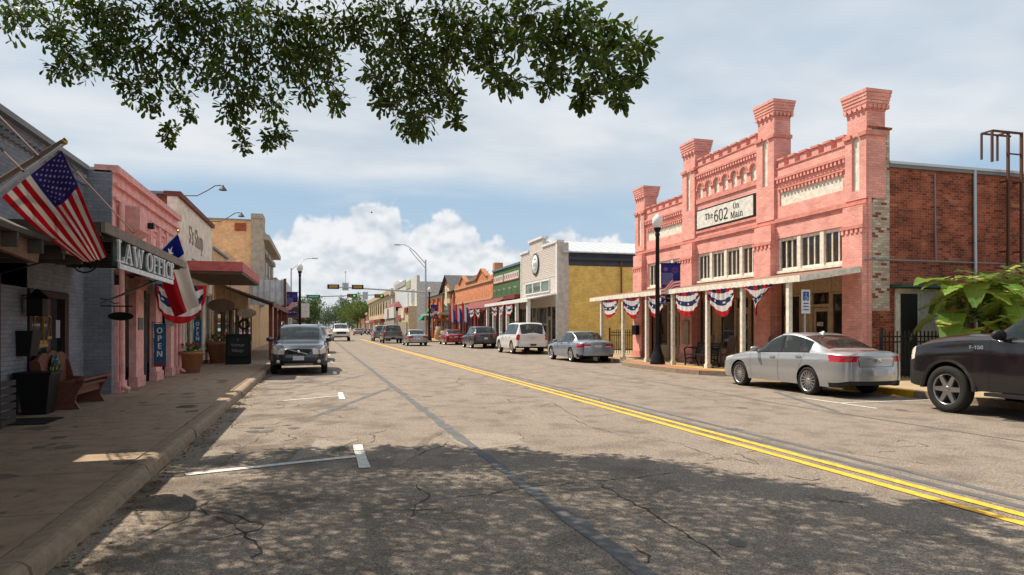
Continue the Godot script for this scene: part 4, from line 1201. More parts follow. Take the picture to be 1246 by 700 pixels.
	part(tb, "wall", R(X, 46, 0.15, 9.6, 152, 226), painted("far_tan", 0.55, 0.45, 0.28))
	part(tb, "cornice", R(X - 0.5, X, 9.2, 10.2, 150, 227), painted("far_tan_cap", 0.48, 0.4, 0.27))
	for k in 9:
		window(tb, X - 0.06, -1, 156 + k * 7.6, 159.4 + k * 7.6, 5.2, 8.2, 1, plain("frame_brown", 0.26, 0.16, 0.09), dark, 0)
	for k in 4:
		part(tb, "shop_awning", R(13.2, X - 0.01, 3.0, 3.6, 154 + k * 18, 169 + k * 18), [mats["maroon"], mats["rail_red"], painted("canopy_pale", 0.45, 0.41, 0.36), mats["rail_red"]][k])
	var fb2 := thing("brick_warehouse", "low brown block beside the far trees", "building", "", P(18, 0, 270))
	part(fb2, "wall", R(X, 50, 0.15, 6.5, 232, 310), painted("far_brown", 0.36, 0.22, 0.15))
	part(fb2, "cornice", R(X - 0.3, X, 6.0, 6.7, 231, 311), painted("far_tan_cap", 0.48, 0.4, 0.27))

# ---------------------------------------------------------------- the shaded row with the law office
func build_west_row() -> void:
	var dark := glass("shop_pane", 0.02, 0.02, 0.02, 0.62)
	var room := plain("room_wall", 0.30, 0.26, 0.21, 0.9)
	var iron := plain("iron_black", 0.018, 0.018, 0.02, 0.5, 0.3)
	# grey painted brick house
	var grey := bricks("grey_brick", 0.30, 0.32, 0.37)
	var g := thing("grey_brick_shop", "grey painted brick shop with a dark glazed door and toothed parapet", "building", "", P(-8, 0, 8))
	var gx := -4.9
	var gw := B.new()
	gw.rng(gx - 0.3, gx, 3.1, 5.0, -6, 16.75)
	for q in [[-6, 1.0], [2.2, 5.6], [8.4, 11.6], [12.5, 13.75], [15.75, 16.75]]:
		gw.rng(gx - 0.3, gx, 0.15, 3.1, q[0], q[1])
	gw.rng(gx - 0.3, gx, 2.3, 3.1, 11.6, 15.75)
	part(g, "front_wall", gw, grey)
	part(g, "return_wall", R(-4.9, -4.36, 0.15, 5.04, 16.72, 16.9), grey)
	part(g, "coping", R(gx - 0.35, gx + 0.12, 5.0, 5.1, -6, 16.7), plain("coping_grey", 0.24, 0.25, 0.27, 0.7))
	for y in [4.72, 4.84]:   # courses of bricks set cornerwise under the coping
		var d := 6.0
		while d < 16.6:
			var t := B.new()
			t.box(P(gx + 0.02, y, d), Vector3(0.12, 0.085, 0.12), Basis(Vector3.UP, PI / 4))
			stru("brick", t, grey, g).position = -g.position
			d += 0.22
	part(g, "roof", R(-14, gx - 0.3, 4.5, 4.6, -6, 16.7), plain("roof_tar", 0.12, 0.12, 0.12, 0.9))
	part(g, "back_wall", R(-14.3, -14, 0.15, 5.0, -6, 16.7), grey)
	var dr := node(g, "door", -g.position)
	var wood := painted("door_wood", 0.055, 0.03, 0.022, 0.5, 0.5)
	var df := B.new()
	df.rng(gx - 0.1, gx + 0.03, 0.15, 2.28, 13.78, 13.9); df.rng(gx - 0.1, gx + 0.03, 0.15, 2.28, 15.5, 15.72); df.rng(gx - 0.1, gx + 0.028, 2.16, 2.28, 13.9, 15.5); df.rng(gx - 0.1, gx + 0.01, 0.15, 0.5, 13.9, 15.5)
	part(dr, "frame", df, wood)
	part(dr, "pane", R(gx - 0.05, gx - 0.04, 0.5, 2.16, 13.9, 15.5), dark)
	part(g, "dark_room", R(gx - 2.6, gx - 2.5, 0.15, 3.1, -6, 16.6), room)
	var gold := plain("gold_leaf", 0.46, 0.27, 0.06, 0.4, 0.3)
	var sc := B.new()   # a pair of scales drawn on the glass
	var sp := func(px, py): return on_x(px, py, gx - 0.03)
	for q in [[52, 376, 52, 418, 0.05], [42, 386, 52, 382, 0.02], [52, 382, 62, 386, 0.02], [46, 420, 58, 420, 0.06], [48, 416, 56, 416, 0.05]]:
		sc.bar(sp.call(q[0], q[1]), sp.call(q[2], q[3]), 0.012, q[4])
	for q in [[44, 411], [60, 411]]:
		sc.bar(sp.call(q[0] - 2.5, q[1]), sp.call(q[0] + 2.5, q[1]), 0.012, 0.05)
		for k in [-2, 2]:
			sc.bar(sp.call(q[0] + k, q[1]), sp.call(q[0] - (2 if q[0] < 52 else -2), 386), 0.008, 0.008)
	part(dr, "gilt_scales", sc, gold, "gilt pair of scales drawn on the dark glass")
	part(dr, "paper_notice", R(gx - 0.035, gx - 0.03, 1.4, 1.75, 15.2, 15.42), plain("paper", 0.35, 0.38, 0.4))
	for q in [[11.6, 12.5], [1.0, 2.2], [5.6, 8.4]]:
		window(g, gx - 0.12, 1, q[0], q[1], 0.4, 2.3 if q[0] > 9 else 3.1, 0, wood, dark)
	part(g, "wood_post", R(gx, gx + 0.05, 0.15, 2.45, 12.45, 12.6), wood)
	var lt := B.new()
	lt.bar(P(gx, 2.15, 13.55), P(gx + 0.22, 2.2, 13.55), 0.02, 0.02)
	lt.rng(gx + 0.1, gx + 0.34, 1.8, 2.1, 13.44, 13.68); lt.lathe(P(gx + 0.22, 2.1, 13.56), [[0.2, 0], [0.05, 0.14], [0.0, 0.18]], 6)
	solo("wall_lantern", "black box lantern on the grey brick beside the scales door", "lantern", lt, iron)
	var mb := B.new()
	mb.hexa([P(gx, 1.12, 13.3), P(gx + 0.2, 1.12, 13.3), P(gx + 0.2, 1.12, 13.62), P(gx, 1.12, 13.62), P(gx, 1.55, 13.26), P(gx + 0.26, 1.55, 13.26), P(gx + 0.26, 1.55, 13.68), P(gx, 1.55, 13.68)])
	solo("mailbox", "black tapered letter box on the grey brick wall", "mailbox", mb, iron)
	# wooden awnings over its pavement: a near one and the one with the letters
	var board := painted("awning_board", 0.27, 0.22, 0.185, 0.75, 0.8)
	var xf := -2.75
	var spans := [[-4.0, 9.5, "near", 2.56], [10.25, 16.1, "law", 3.02]]
	for q in spans:
		var nm: String = "lettered_awning" if q[2] == "law" else "plank_awning"
		var a := thing(nm, "flat wooden pavement awning carrying white law office letters" if q[2] == "law" else "dark flat wooden pavement awning with a brown board under its edge", "awning", "", P(-3.8, 0, (q[0] + q[1]) * 0.5))
		var yy: float = q[3]
		xf = -2.66 if q[2] == "near" else -2.75
		part(a, "deck", R(gx, xf - 0.05, yy - 0.06, yy - 0.01, q[0], q[1] - 0.04), painted("deck_dark", 0.10, 0.085, 0.075))
		part(a, "fascia", R(xf - 0.05, xf, yy - 0.14, yy, q[0] if q[2] == "law" else 8.5, q[1]), board)
		part(a, "end_board", R(gx + 0.02, xf - 0.051, yy - 0.14, yy, q[1] - 0.05, q[1]), board)
		var d: float = maxf(q[0], 5.0)
		while d < q[1] - 0.2:
			part(a, "joist", R(gx, xf - 0.06, yy - 0.2, yy - 0.062, d, d + 0.05), painted("deck_dark", 0.10, 0.085, 0.075))
			d += 0.6
	var law := thing("letter_sign", "white open letters reading law office hung below the awning edge", "sign", "", P(xf, 2.6, 12.8))
	var chalk := painted("letter_white", 0.80, 0.82, 0.84, 0.6, 0.5)
	part(law, "bottom_board", R(xf - 0.04, xf - 0.01, 2.455, 2.53, 11.0, 14.75), chalk)
	for d in [11.02, 14.72]:
		part(law, "end_strip", R(xf - 0.04, xf - 0.012, 2.53, 2.88, d - 0.03, d + 0.02), chalk)
	letters(law, "lettering", "LAW OFFICE", 0.31, chalk, Transform3D(Basis(Vector3.UP, PI / 2), P(xf - 0.025, 2.70, 12.87) - law.position), "Droid Serif", false, 1.5, 0.03)
	part(law, "added_dark_sheet", R(xf - 0.12, xf - 0.1, 2.5, 2.88, 10.98, 14.78), plain("letter_gap_shade", 0.03, 0.06, 0.05))  # sheet added for the dark shade seen through the open letters
	var rods := [[[-11, 131, 47, 190], 0], [[0, 180, 28, 208], 1], [[85, 200, 162, 283], 2]]
	for q in rods:
		var a := on_x(q[0][0], q[0][1], gx + 0.02); var c := on_x(q[0][2], q[0][3], xf - 0.03)
		var rb := B.new()
		rb.cyl(a, c, 0.011, 0.011, 6)
		solo("tie_rod", ["rusty tie rod passing behind the striped flag's pole", "rusty tie rod rising from the plank awning", "rusty tie rod holding the lettered awning"][q[1]], "rod", rb, plain("rod_rust", 0.09, 0.03, 0.022, 0.8), "rods holding up the awnings")
	var br := B.new()
	br.cyl(P(-4.36, 2.1, 15.9), P(-2.85, 2.5, 14.0), 0.022, 0.022, 6)
	solo("awning_brace", "pale metal brace between the lettered awning and wall", "brace", br, plain("galvanised", 0.46, 0.47, 0.48, 0.4, 0.7))
	var pn := thing("board_sign", "blank brown board sign with rope edging under plank awning", "sign", "", P(-2.9, 2.4, 7))
	var pb := B.new()
	var p0 := on_x(-60, 243, -2.85); var p1 := on_x(50, 292, -2.85); var p2 := on_x(46, 320, -2.85); var p3 := on_x(-60, 280, -2.85)
	var dz := Vector3(-0.06, 0, 0)
	pb.hexa([p3 + dz, p3, p2, p2 + dz, p0 + dz, p0, p1, p1 + dz])
	part(pn, "board", pb, painted("board_brown", 0.26, 0.15, 0.095, 0.6, 0.5))
	var be := B.new()
	for k in 60:
		var c := p0.lerp(p1, k / 59.0) + Vector3(0, 0.02, 0)
		be.box(c, Vector3(0.04, 0.035, 0.04), Basis(Vector3(0, 0, 1), 0.6))
	stuff(part(pn, "rope_edging", be, plain("rope_pale", 0.42, 0.40, 0.36)))
	for q in [[56, 300, 12, 3.02, "between the board sign and flag"], [103, 318, 14, 2.9, "under the striped flag"]]:
		var c := on_x(q[0], q[1], -3.4)
		var t := thing("iron_star", "black iron star in a ring bracket " + q[4], "ornament", "iron stars on the wall brackets", c)
		var rb := B.new()
		for k in 18:
			var u := TAU * k / 18.0; var v := TAU * (k + 1) / 18.0
			rb.cyl(c + Vector3(cos(u), sin(u), 0) * 0.17, c + Vector3(cos(v), sin(v), 0) * 0.17, 0.012, 0.012, 5, false)
		part(t, "ring", rb, iron)
		var o := PackedVector2Array()
		for k in 10:
			var rr := 0.15 if k % 2 == 0 else 0.06
			o.append(Vector2(sin(TAU * k / 10.0), cos(TAU * k / 10.0)) * rr)
		var sb := B.new()
		sb.prism(o, Transform3D(Basis(), c), 0.02)
		part(t, "star", sb, iron)
		var kb := B.new()
		kb.bar(P(gx, c.y - 0.35, -c.z), c + Vector3(-0.12, 0.12, 0), 0.02, 0.02); kb.bar(P(gx, c.y + 0.14, -c.z), P(xf, c.y + 0.14, -c.z), 0.02, 0.03)
		part(t, "bracket", kb, iron)
	# pink house
	var pk := painted("pink_paint", 1.0, 0.53, 0.485, 0.75, 1.2)
	var pd := painted("pink_moulding", 0.88, 0.43, 0.395, 0.75, 1.0)
	var x := -4.35
	var p := thing("pink_shop", "pink plastered shop front with fluted pilasters and panelled parapet", "building", "", P(-8, 0, 20))
	part(p, "upper_wall", R(x - 0.3, x, 2.9, 5.0, 16.76, 23.85), pk)
	part(p, "coping", R(x - 0.35, x + 0.12, 5.0, 5.16, 16.72, 23.85), pd)
	part(p, "coping_end", R(x - 4.5, x - 0.35, 4.98, 5.1, 16.74, 16.98), plain("coping_pale", 0.5, 0.5, 0.48))
	for q in [[4.72, 0.09], [4.42, 0.07]]:
		part(p, "cornice", R(x, x + q[1], q[0], q[0] + 0.07, 16.78, 23.84), pd)
	for q in [[17.4, 19.9], [20.3, 20.95], [21.25, 21.9], [22.2, 23.6]]:   # sunk panels with raised rims
		var fr := B.new()
		fr.rng(x, x + 0.05, 4.22, 4.3, q[0], q[1]); fr.rng(x, x + 0.048, 3.1, 4.22, q[0], q[0] + 0.07); fr.rng(x, x + 0.048, 3.1, 4.22, q[1] - 0.07, q[1])
		part(p, "panel_rim", fr, pd)
		part(p, "panel_rim", R(x, x + 0.03, 4.08, 4.13, q[0] + 0.18, q[1] - 0.18), pd)
	for d in [19.95, 20.98, 21.95]:
		part(p, "strip_pilaster", R(x, x + 0.07, 3.0, 4.4, d, d + 0.22), pd)
	for q in [[16.95, 17.5, 0], [18.5, 19.25, 1], [20.6, 21.35, 1], [22.55, 23.0, 1], [23.4, 23.8, 0]]:
		var pl := B.new()
		pl.rng(x - 0.1, x + 0.06, 0.15, 2.55, q[0], q[1])
		var po := part(p, "pilaster", pl, pk)
		if q[2]:
			var cap := B.new()
			cap.rng(x - 0.1, x + 0.12, 2.55, 2.66, q[0] - 0.05, q[1] + 0.05); cap.rng(x - 0.1, x + 0.17, 2.66, 2.8, q[0] - 0.09, q[1] + 0.09)
			part(po, "capital", cap, pd)
		part(po, "plinth", R(x - 0.1, x + 0.1, 0.15, 0.4, q[0] - 0.03, q[1] + 0.03), pd)
	for q in [[17.5, 18.5], [19.25, 20.6], [21.35, 22.55], [23.0, 23.4]]:
		var slate := painted("door_slate", 0.16, 0.18, 0.20, 0.6)
		shopfront(p, x - 0.22, 1, q[0], 0.16, 2.9, [[q[1] - q[0], "door" if q[1] - q[0] > 0.6 else "panel"]], slate, dark, slate)
	part(p, "room_wall", R(x - 2.6, x - 2.5, 0.15, 2.9, 16.9, 23.8), room)
	var pipe := B.new()
	pipe.cyl(P(x + 0.11, 0.3, 17.05), P(x + 0.11, 4.4, 17.05), 0.06, 0.06, 8); pipe.cyl(P(x + 0.11, 0.3, 17.05), P(x + 0.26, 0.2, 17.05), 0.06, 0.06, 8)
	part(p, "downpipe", pipe, pk)
	pipe = B.new()
	pipe.cyl(P(x + 0.11, 0.3, 23.7), P(x + 0.11, 4.4, 23.7), 0.05, 0.05, 8); pipe.cyl(P(x + 0.11, 0.3, 23.7), P(x + 0.26, 0.2, 23.7), 0.05, 0.05, 8)
	part(p, "downpipe", pipe, pk)
	part(p, "roof", R(-16, x - 0.3, 4.5, 4.6, 16.9, 23.8), plain("roof_tar", 0.12, 0.12, 0.12, 0.9))
	var ac := thing("wall_vent_box", "pink boxed vent with a small lamp on the pink parapet", "vent", "", P(x, 3.9, 17.6))
	var ab := B.new()
	ab.hexa([P(x, 3.62, 17.25), P(x + 0.2, 3.62, 17.25), P(x + 0.2, 3.62, 18.0), P(x, 3.62, 18.0), P(x, 3.82, 17.15), P(x + 0.45, 3.82, 17.15), P(x + 0.45, 3.82, 18.1), P(x, 3.82, 18.1)])
	ab.rng(x, x + 0.45, 3.82, 4.35, 17.15, 18.1)
	part(ac, "box", ab, pd)
	part(ac, "lamp", R(x + 0.45, x + 0.58, 3.95, 4.08, 17.85, 18.0), iron)
	var sca := B.new(true)   # scalloped green valance under the letters
	var n := 60
	for k in n:
		var e0 := 16.9 + 6.6 * k / n; var e1 := 16.9 + 6.6 * (k + 1) / n
		var w0 := 2.42 - 0.1 * absf(sin(e0 * 2.3)); var w1 := 2.42 - 0.1 * absf(sin(e1 * 2.3))
		sca.quad(P(x + 0.75, 2.66, e0), P(x + 0.02, 3.1, e0), P(x + 0.02, 3.1, e1), P(x + 0.75, 2.66, e1))
		sca.quad(P(x + 0.78, w0, e0), P(x + 0.75, 2.66, e0), P(x + 0.75, 2.66, e1), P(x + 0.78, w1, e1))
	solo("scalloped_awning", "dark green scalloped cloth awning on the pink shop", "awning", sca, plain("valance_green", 0.012, 0.07, 0.045, 0.8))
	var pq := B.new()
	pq.rng(x + 0.06, x + 0.085, 1.55, 1.85, 18.65, 19.1)
	solo("wall_plaque", "small grey plaque with raised print on a pink pilaster", "plaque", pq, painted("plaque_grey", 0.22, 0.2, 0.19))
	# beige plastered house
	var be2 := painted("beige_plaster", 0.92, 0.82, 0.68, 0.85, 1.4)
	var bg := thing("beige_shop", "beige plastered shop with faded lettering and maroon roof edge", "building", "", P(-8, 0, 27))
	part(bg, "upper_wall", R(x - 0.3, x, 3.0, 5.8, 23.87, 31.2), be2)
	part(bg, "coping", R(x - 0.4, x + 0.1, 5.8, 5.96, 23.84, 31.25), painted("maroon_edge", 0.2, 0.07, 0.06))
	part(bg, "side_wall", R(-16, x - 0.62, 4.0, 5.85, 23.88, 24.1), painted("side_chalk", 0.80, 0.77, 0.68))
	part(bg, "side_coping", R(-16, x - 0.4, 5.85, 5.93, 23.8, 24.2), plain("coping_grey", 0.24, 0.25, 0.27, 0.7))
	part(bg, "brick_quoin", R(x - 0.62, x - 0.3, 4.0, 5.8, 23.87, 24.1), bricks("quoin_red", 1.0, 0.9, 0.8, "red"))
	part(bg, "roof", R(-16, x - 0.3, 5.4, 5.5, 24.1, 31.2), plain("roof_tar", 0.12, 0.12, 0.12, 0.9))
	letters(bg, "faded_lettering", "S's Shop", 0.62, painted("faded_ink", 0.36, 0.29, 0.235), Transform3D(Basis(Vector3.UP, PI / 2), P(x + 0.012, 4.85, 27.3) - bg.position), "Droid Serif", false, 0.9, 0.01)
	part(bg, "faded_rule", R(x, x + 0.02, 4.0, 4.07, 26.4, 29.4), painted("faded_ink", 0.36, 0.29, 0.235))
	shopfront(bg, x - 0.1, 1, 23.9, 0.16, 3.0, [[1.3, "window"], [0.5, "panel"], [1.3, "door"], [2.2, "window"], [0.8, "panel"], [1.2, "window"]], be2, dark, bricks("quoin_red", 1.0, 0.9, 0.8, "red"))
	part(bg, "dark_room", R(x - 2.5, x - 2.4, 0.15, 3.0, 23.9, 31.1), room)
	for q in [[24.0, "nearer the pink shop"], [29.5, "nearer the tan block"]]:
		var gl := B.new()
		var a := P(x, 5.85, q[0])
		gl.tube([a, a + Vector3(0.55, 0.02, 0), a + Vector3(0.85, 0.2, 0), a + Vector3(1.1, 0.38, 0), a + Vector3(1.28, 0.4, 0)], 0.018, 0.018, 6)
		gl.lathe(a + Vector3(1.33, 0.24, 0), [[0.13, 0.0], [0.1, 0.06], [0.04, 0.12], [0.03, 0.17], [0.0, 0.18]], 10)
		solo("gooseneck_lamp", "gooseneck lamp over the maroon roof edge " + q[1], "lamp", gl, plain("lamp_grey", 0.12, 0.12, 0.12, 0.5), "gooseneck lamps above the beige shop")
	var mq := thing("red_marquee", "flat pavement marquee with a broad dull red fascia", "canopy", "", P(-3.3, 0, 27))
	var rd := painted("marquee_red", 0.58, 0.15, 0.14, 0.6, 0.9)
	part(mq, "fascia", R(-2.45, -2.4, 3.44, 3.75, 23.83, 30.5), rd)
	part(mq, "end_fascia", R(x + 0.01, -2.451, 3.44, 3.75, 23.83, 23.88), rd)
	part(mq, "deck", R(x + 0.01, -2.451, 3.5, 3.7, 23.881, 30.5), painted("deck_brown", 0.17, 0.12, 0.09))
	var so := B.new()
	so.rng(x + 0.02, -2.42, 3.36, 3.44, 23.9, 30.4)
	part(mq, "soffit", so, painted("deck_brown", 0.17, 0.12, 0.09))
	for q in [[-3.35, 26.2, 2.4, 0.46, "oval hanging sign of dark wood under the marquee"], [-3.05, 31.9, 2.25, 0.4, "oval hanging sign of pale wood under the shed roof"]]:
		var ov := B.new()
		var el := PackedVector2Array()
		for k in 28:
			el.append(Vector2(cos(TAU * k / 28.0) * q[3], sin(TAU * k / 28.0) * q[3] * 0.5))
		ov.prism(el, Transform3D(Basis(), P(q[0], q[2], q[1])), 0.05)
		ov.bar(P(q[0] - 0.3, q[2] + 0.2, q[1]), P(q[0] - 0.3, 3.4 if q[1] < 30 else 2.9, q[1]), 0.015, 0.015); ov.bar(P(q[0] + 0.3, q[2] + 0.2, q[1]), P(q[0] + 0.3, 3.4 if q[1] < 30 else 2.75, q[1]), 0.015, 0.015)
		solo("hanging_sign", q[4], "sign", ov, painted("sign_wood" + str(q[1]), 0.16 if q[1] < 30 else 0.36, 0.10 if q[1] < 30 else 0.29, 0.06 if q[1] < 30 else 0.22))
	# low tan house, shed canopy on posts
	var tb := bricks("tan_brick", 1.0, 1.0, 1.0, "tan")
	var lo := thing("low_tan_shop", "low tan brick shop with stepped parapet behind the shed canopy", "building", "", P(-8, 0, 42))
	part(lo, "wall", R(-20, x, 0.15, 4.95, 31.3, 54.9), tb)
	for q in [[36, 40, 5.35], [44, 49, 5.35]]:
		part(lo, "parapet_step", R(x - 0.4, x, 4.95, q[2], q[0], q[1]), tb)
	part(lo, "coping", R(x - 0.45, x + 0.1, 4.951, 5.05, 31.3, 35.99), plain("coping_grey", 0.24, 0.25, 0.27, 0.7))
	shopfront(lo, x + 0.12, 1, 31.6, 0.16, 2.6, [[1.6, "window"], [1.0, "door"], [1.9, "window"], [0.5, "panel"], [2.2, "window"], [1.0, "door"], [2.4, "window"], [1.8, "window"], [1.0, "door"], [2.2, "window"]], painted("shop_olive", 0.16, 0.14, 0.10), dark, painted("shop_dull", 0.2, 0.15, 0.11))
	var brown := painted("shed_brown", 0.14, 0.075, 0.055, 0.7, 0.8)
	awning("shed_canopy", "brown shed roofed canopy on red brown posts over pavement", x, -1.95, 31.6, 46.5, 3.6, 2.72, brown, painted("shed_edge", 0.24, 0.12, 0.09), [32.5, 36, 40, 44, 46.2], painted("shed_post", 0.22, 0.06, 0.045), 0.16)
	var sid := thing("siding_canopy", "white metal mansard canopy with vertical seams", "canopy", "", P(-3.4, 0, 51))
	var sw := painted("siding_white", 0.60, 0.64, 0.66, 0.5)
	part(sid, "end_panel", R(-4.34, -2.2, 3.1, 4.75, 47.5, 47.6), sw)
	for k in 6:
		part(sid, "seam", R(-4.2 + k * 0.36, -4.17 + k * 0.36, 3.1, 4.75, 47.46, 47.5), painted("siding_seam", 0.42, 0.46, 0.48))
	part(sid, "front_panel", R(-2.2, -2.1, 3.05, 4.7, 47.55, 54.8), sw)
	part(sid, "trim", R(-2.24, -2.08, 3.0, 4.85, 47.42, 47.5), brown)
	for d in [48, 51, 54]:
		part(sid, "post", R(-2.4, -2.25, 0.15, 3.1, d, d + 0.15), brown)
	# tall tan block
	var tl := thing("tall_tan_block", "tall tan brick block with carved stone cornice", "building", "", P(-10, 0, 63))
	part(tl, "wall", R(-26, x, 0.15, 9.7, 55.1, 71.5), tb)
	var stone := painted("carved_stone", 0.42, 0.39, 0.33)
	part(tl, "cornice", R(x, x + 0.7, 8.3, 8.7, 55.1, 71.5), stone)
	part(tl, "corner_pier", R(x - 0.6, x + 0.3, 3.2, 9.9, 55.0, 56.4), stone)
	part(tl, "corner_pier", R(x - 0.6, x + 0.25, 9.9, 10.25, 54.9, 57.4), stone)
	part(tl, "coping", R(-26, x - 0.6, 9.7, 9.8, 54.95, 55.5), plain("coping_grey", 0.24, 0.25, 0.27, 0.7))
	for k in 4:
		window(tl, x + 0.06, 1, 57.4 + k * 3.5, 59.2 + k * 3.5, 4.6, 7.4, 0, stone, dark, 1)
		part(tl, "lintel", R(x, x + 0.3, 7.45, 7.8, 57.1 + k * 3.5, 59.5 + k * 3.5), stone)
	part(tl, "patch", R(-6.1, -5.3, 8.9, 9.5, 55.04, 55.1), painted("patch_red", 0.34, 0.09, 0.05))
	# the row goes on
	for q in [["plain_shop", "low pale shop behind the banner lamp", 71.6, 86, 6.4, 0.5, 0.47, 0.42], ["brick_shop", "brown brick shop before the crossing", 86.1, 100.6, 7.2, 0.3, 0.16, 0.1], ["corner_shop", "grey plastered shop past the crossing", 112.5, 140, 6.6, 0.42, 0.4, 0.38], ["tan_shop", "tan shop beside the far street tree", 140.2, 175, 7.4, 0.46, 0.36, 0.24]]:
		var o := thing(q[0], q[1], "building", "", P(-9, 0, q[2] + 5))
		part(o, "wall", R(-24, x, 0.15, q[4], q[2], q[3]), painted(q[0], q[5], q[6], q[7]))
		part(o, "cornice", R(x, x + 0.3, q[4] - 0.5, q[4] + 0.2, q[2], q[3]), stone)
		part(o, "pavement_canopy", R(x + 0.301, -2.3, 3.0, 3.3, q[2] + 0.3, q[3] - 0.3), brown)
		for k in int((q[3] - q[2]) / 4.5):
			window(o, x + 0.06, 1, q[2] + 1.2 + k * 4.5, q[2] + 4.0 + k * 4.5, 0.7, 2.6, 1, stone, dark)

# ---------------------------------------------------------------- lamps, signals, benches, signs, flags, pots
func flag_image(kind: String) -> ImageTexture:
	if tex.has(kind):
		return tex[kind]
	var w := 190; var h := 100
	var im := Image.create(w, h, false, Image.FORMAT_RGB8)
	var red := Color(0.70, 0.05, 0.10); var white := Color(0.86, 0.83, 0.79); var blue := Color(0.17, 0.13, 0.38)
	if kind == "stripes":
		for i in 13:
			im.fill_rect(Rect2i(0, int(i * h / 13.0), w, int(h / 13.0) + 2), red if i % 2 == 0 else white)
		im.fill_rect(Rect2i(0, 0, 76, int(h * 7 / 13.0)), blue)
		for r in 9:
			for c in (6 if r % 2 == 0 else 5):
				im.fill_rect(Rect2i(5 + c * 12 + (6 if r % 2 else 0), 4 + r * 5, 3, 3), Color(0.62, 0.58, 0.70))
	else:
		im.fill_rect(Rect2i(0, 0, w, 50), white); im.fill_rect(Rect2i(0, 50, w, 50), red); im.fill_rect(Rect2i(0, 0, 63, h), Color(0.03, 0.09, 0.42))
		for y in h:
			for x in 63:
				var p := Vector2(x - 31, y - 50)
				var a := fposmod(atan2(p.x, -p.y), TAU / 5) - TAU / 10
				if p.length() < 20.0 * cos(TAU / 5) / cos(TAU / 10 - absf(a) + TAU / 10) * 1.55 * 0.62: im.set_pixel(x, y, white)
	tex[kind] = ImageTexture.create_from_image(im)
	return tex[kind]
func cloth(key: String, t: Texture2D) -> StandardMaterial3D:
	if not mats.has(key):
		var m := base_mat(Color.WHITE, 0.75)
		m.albedo_texture = t
		m.backlight_enabled = true
		m.backlight = Color(0.5, 0.5, 0.5)
		mats[key] = m
	return mats[key]
func patch_cloth(top: Array, low: Array, folds: float, amp: float, away: Vector3) -> B:   # a cloth between two edge curves of three points each; u runs along them
	var b := B.new(true)
	var nu := 36; var nv := 18
	var q := func(c, u): return c[0] * (1 - u) * (1 - u) + c[1] * 2 * u * (1 - u) + c[2] * u * u
	var pt := func(i, j):
		var u := float(i) / nu; var v := float(j) / nv
		return q.call(top, u).lerp(q.call(low, u), v) + away * (amp * sin(folds * v * PI + u * 2.0) * smoothstep(0.0, 0.5, u) + amp * 0.6 * sin(v * 9.0 + u * 7.0) * u)
	for i in nu:
		for j in nv:
			b.uvquad(pt.call(i, j), pt.call(i + 1, j), pt.call(i + 1, j + 1), pt.call(i, j + 1), Vector2(float(i) / nu, float(j) / nv), Vector2(float(i + 1) / nu, float(j) / nv), Vector2(float(i + 1) / nu, float(j + 1) / nv), Vector2(float(i) / nu, float(j + 1) / nv))
	return b
func lamp_post(label: String, at: Vector3, banner_turn: float, banner_side: float) -> void:
	var black := plain("lamp_black", 0.012, 0.012, 0.013, 0.35, 0.2)
	var o := thing("street_lamp", label, "lamp post", "black street lamps with white globes")
	var b := B.new()
	b.lathe(Vector3.ZERO, [[0.30, 0.0], [0.30, 0.1], [0.26, 0.16], [0.25, 0.34], [0.2, 0.42], [0.17, 0.55], [0.13, 0.7], [0.12, 0.8]], 16)
	part(o, "base", b, black)
	b = B.new()
	b.lathe(Vector3.ZERO, [[0.10, 0.8], [0.075, 5.1], [0.1, 5.15], [0.1, 5.2], [0.07, 5.24], [0.13, 5.36], [0.14, 5.44]], 14)
	part(o, "pole", b, black)
	b = B.new()
	b.lathe(Vector3.ZERO, [[0.12, 5.44], [0.19, 5.55], [0.215, 5.68], [0.19, 5.82], [0.12, 5.9], [0.08, 5.96], [0.0, 6.02]], 16)
	part(o, "globe", b, plain("globe_white", 0.74, 0.74, 0.72, 0.25))
	b = B.new()
	b.cyl(Vector3.ZERO + Vector3(0, 4.02, 0), Vector3(banner_side * 0.95, 4.02, 0), 0.02, 0.02, 6)
	part(o, "banner_arm", b, black)
	b = B.new()
	b.cyl(Vector3.ZERO + Vector3(0, 2.50, 0), Vector3(banner_side * 0.95, 2.50, 0), 0.02, 0.02, 6)
	part(o, "banner_arm", b, black)
	o.position = at
	o.rotation.y = banner_turn
	var f := thing("lamp_banner", "flag and firework banner on the lamp " + label.replace("black street lamp ", ""), "banner", "patriotic banners on the street lamps")
	b = B.new(true)
	var x0 := banner_side * 0.14; var x1 := banner_side * 0.92
	for i in 6:
		for j in 10:
			var q := func(u, v): return Vector3(lerpf(minf(x0, x1), maxf(x0, x1), u), lerpf(4.02, 2.50, v), 0.03 * sin(u * 4.0 + v * 3.0))
			b.uvquad(q.call(i / 6.0, j / 10.0), q.call((i + 1) / 6.0, j / 10.0), q.call((i + 1) / 6.0, (j + 1) / 10.0), q.call(i / 6.0, (j + 1) / 10.0), Vector2(i / 6.0, j / 10.0), Vector2((i + 1) / 6.0, j / 10.0), Vector2((i + 1) / 6.0, (j + 1) / 10.0), Vector2(i / 6.0, (j + 1) / 10.0))
	part(f, "cloth", b, cloth("banner_cloth", banner_image()))
	f.position = at
	f.rotation.y = banner_turn
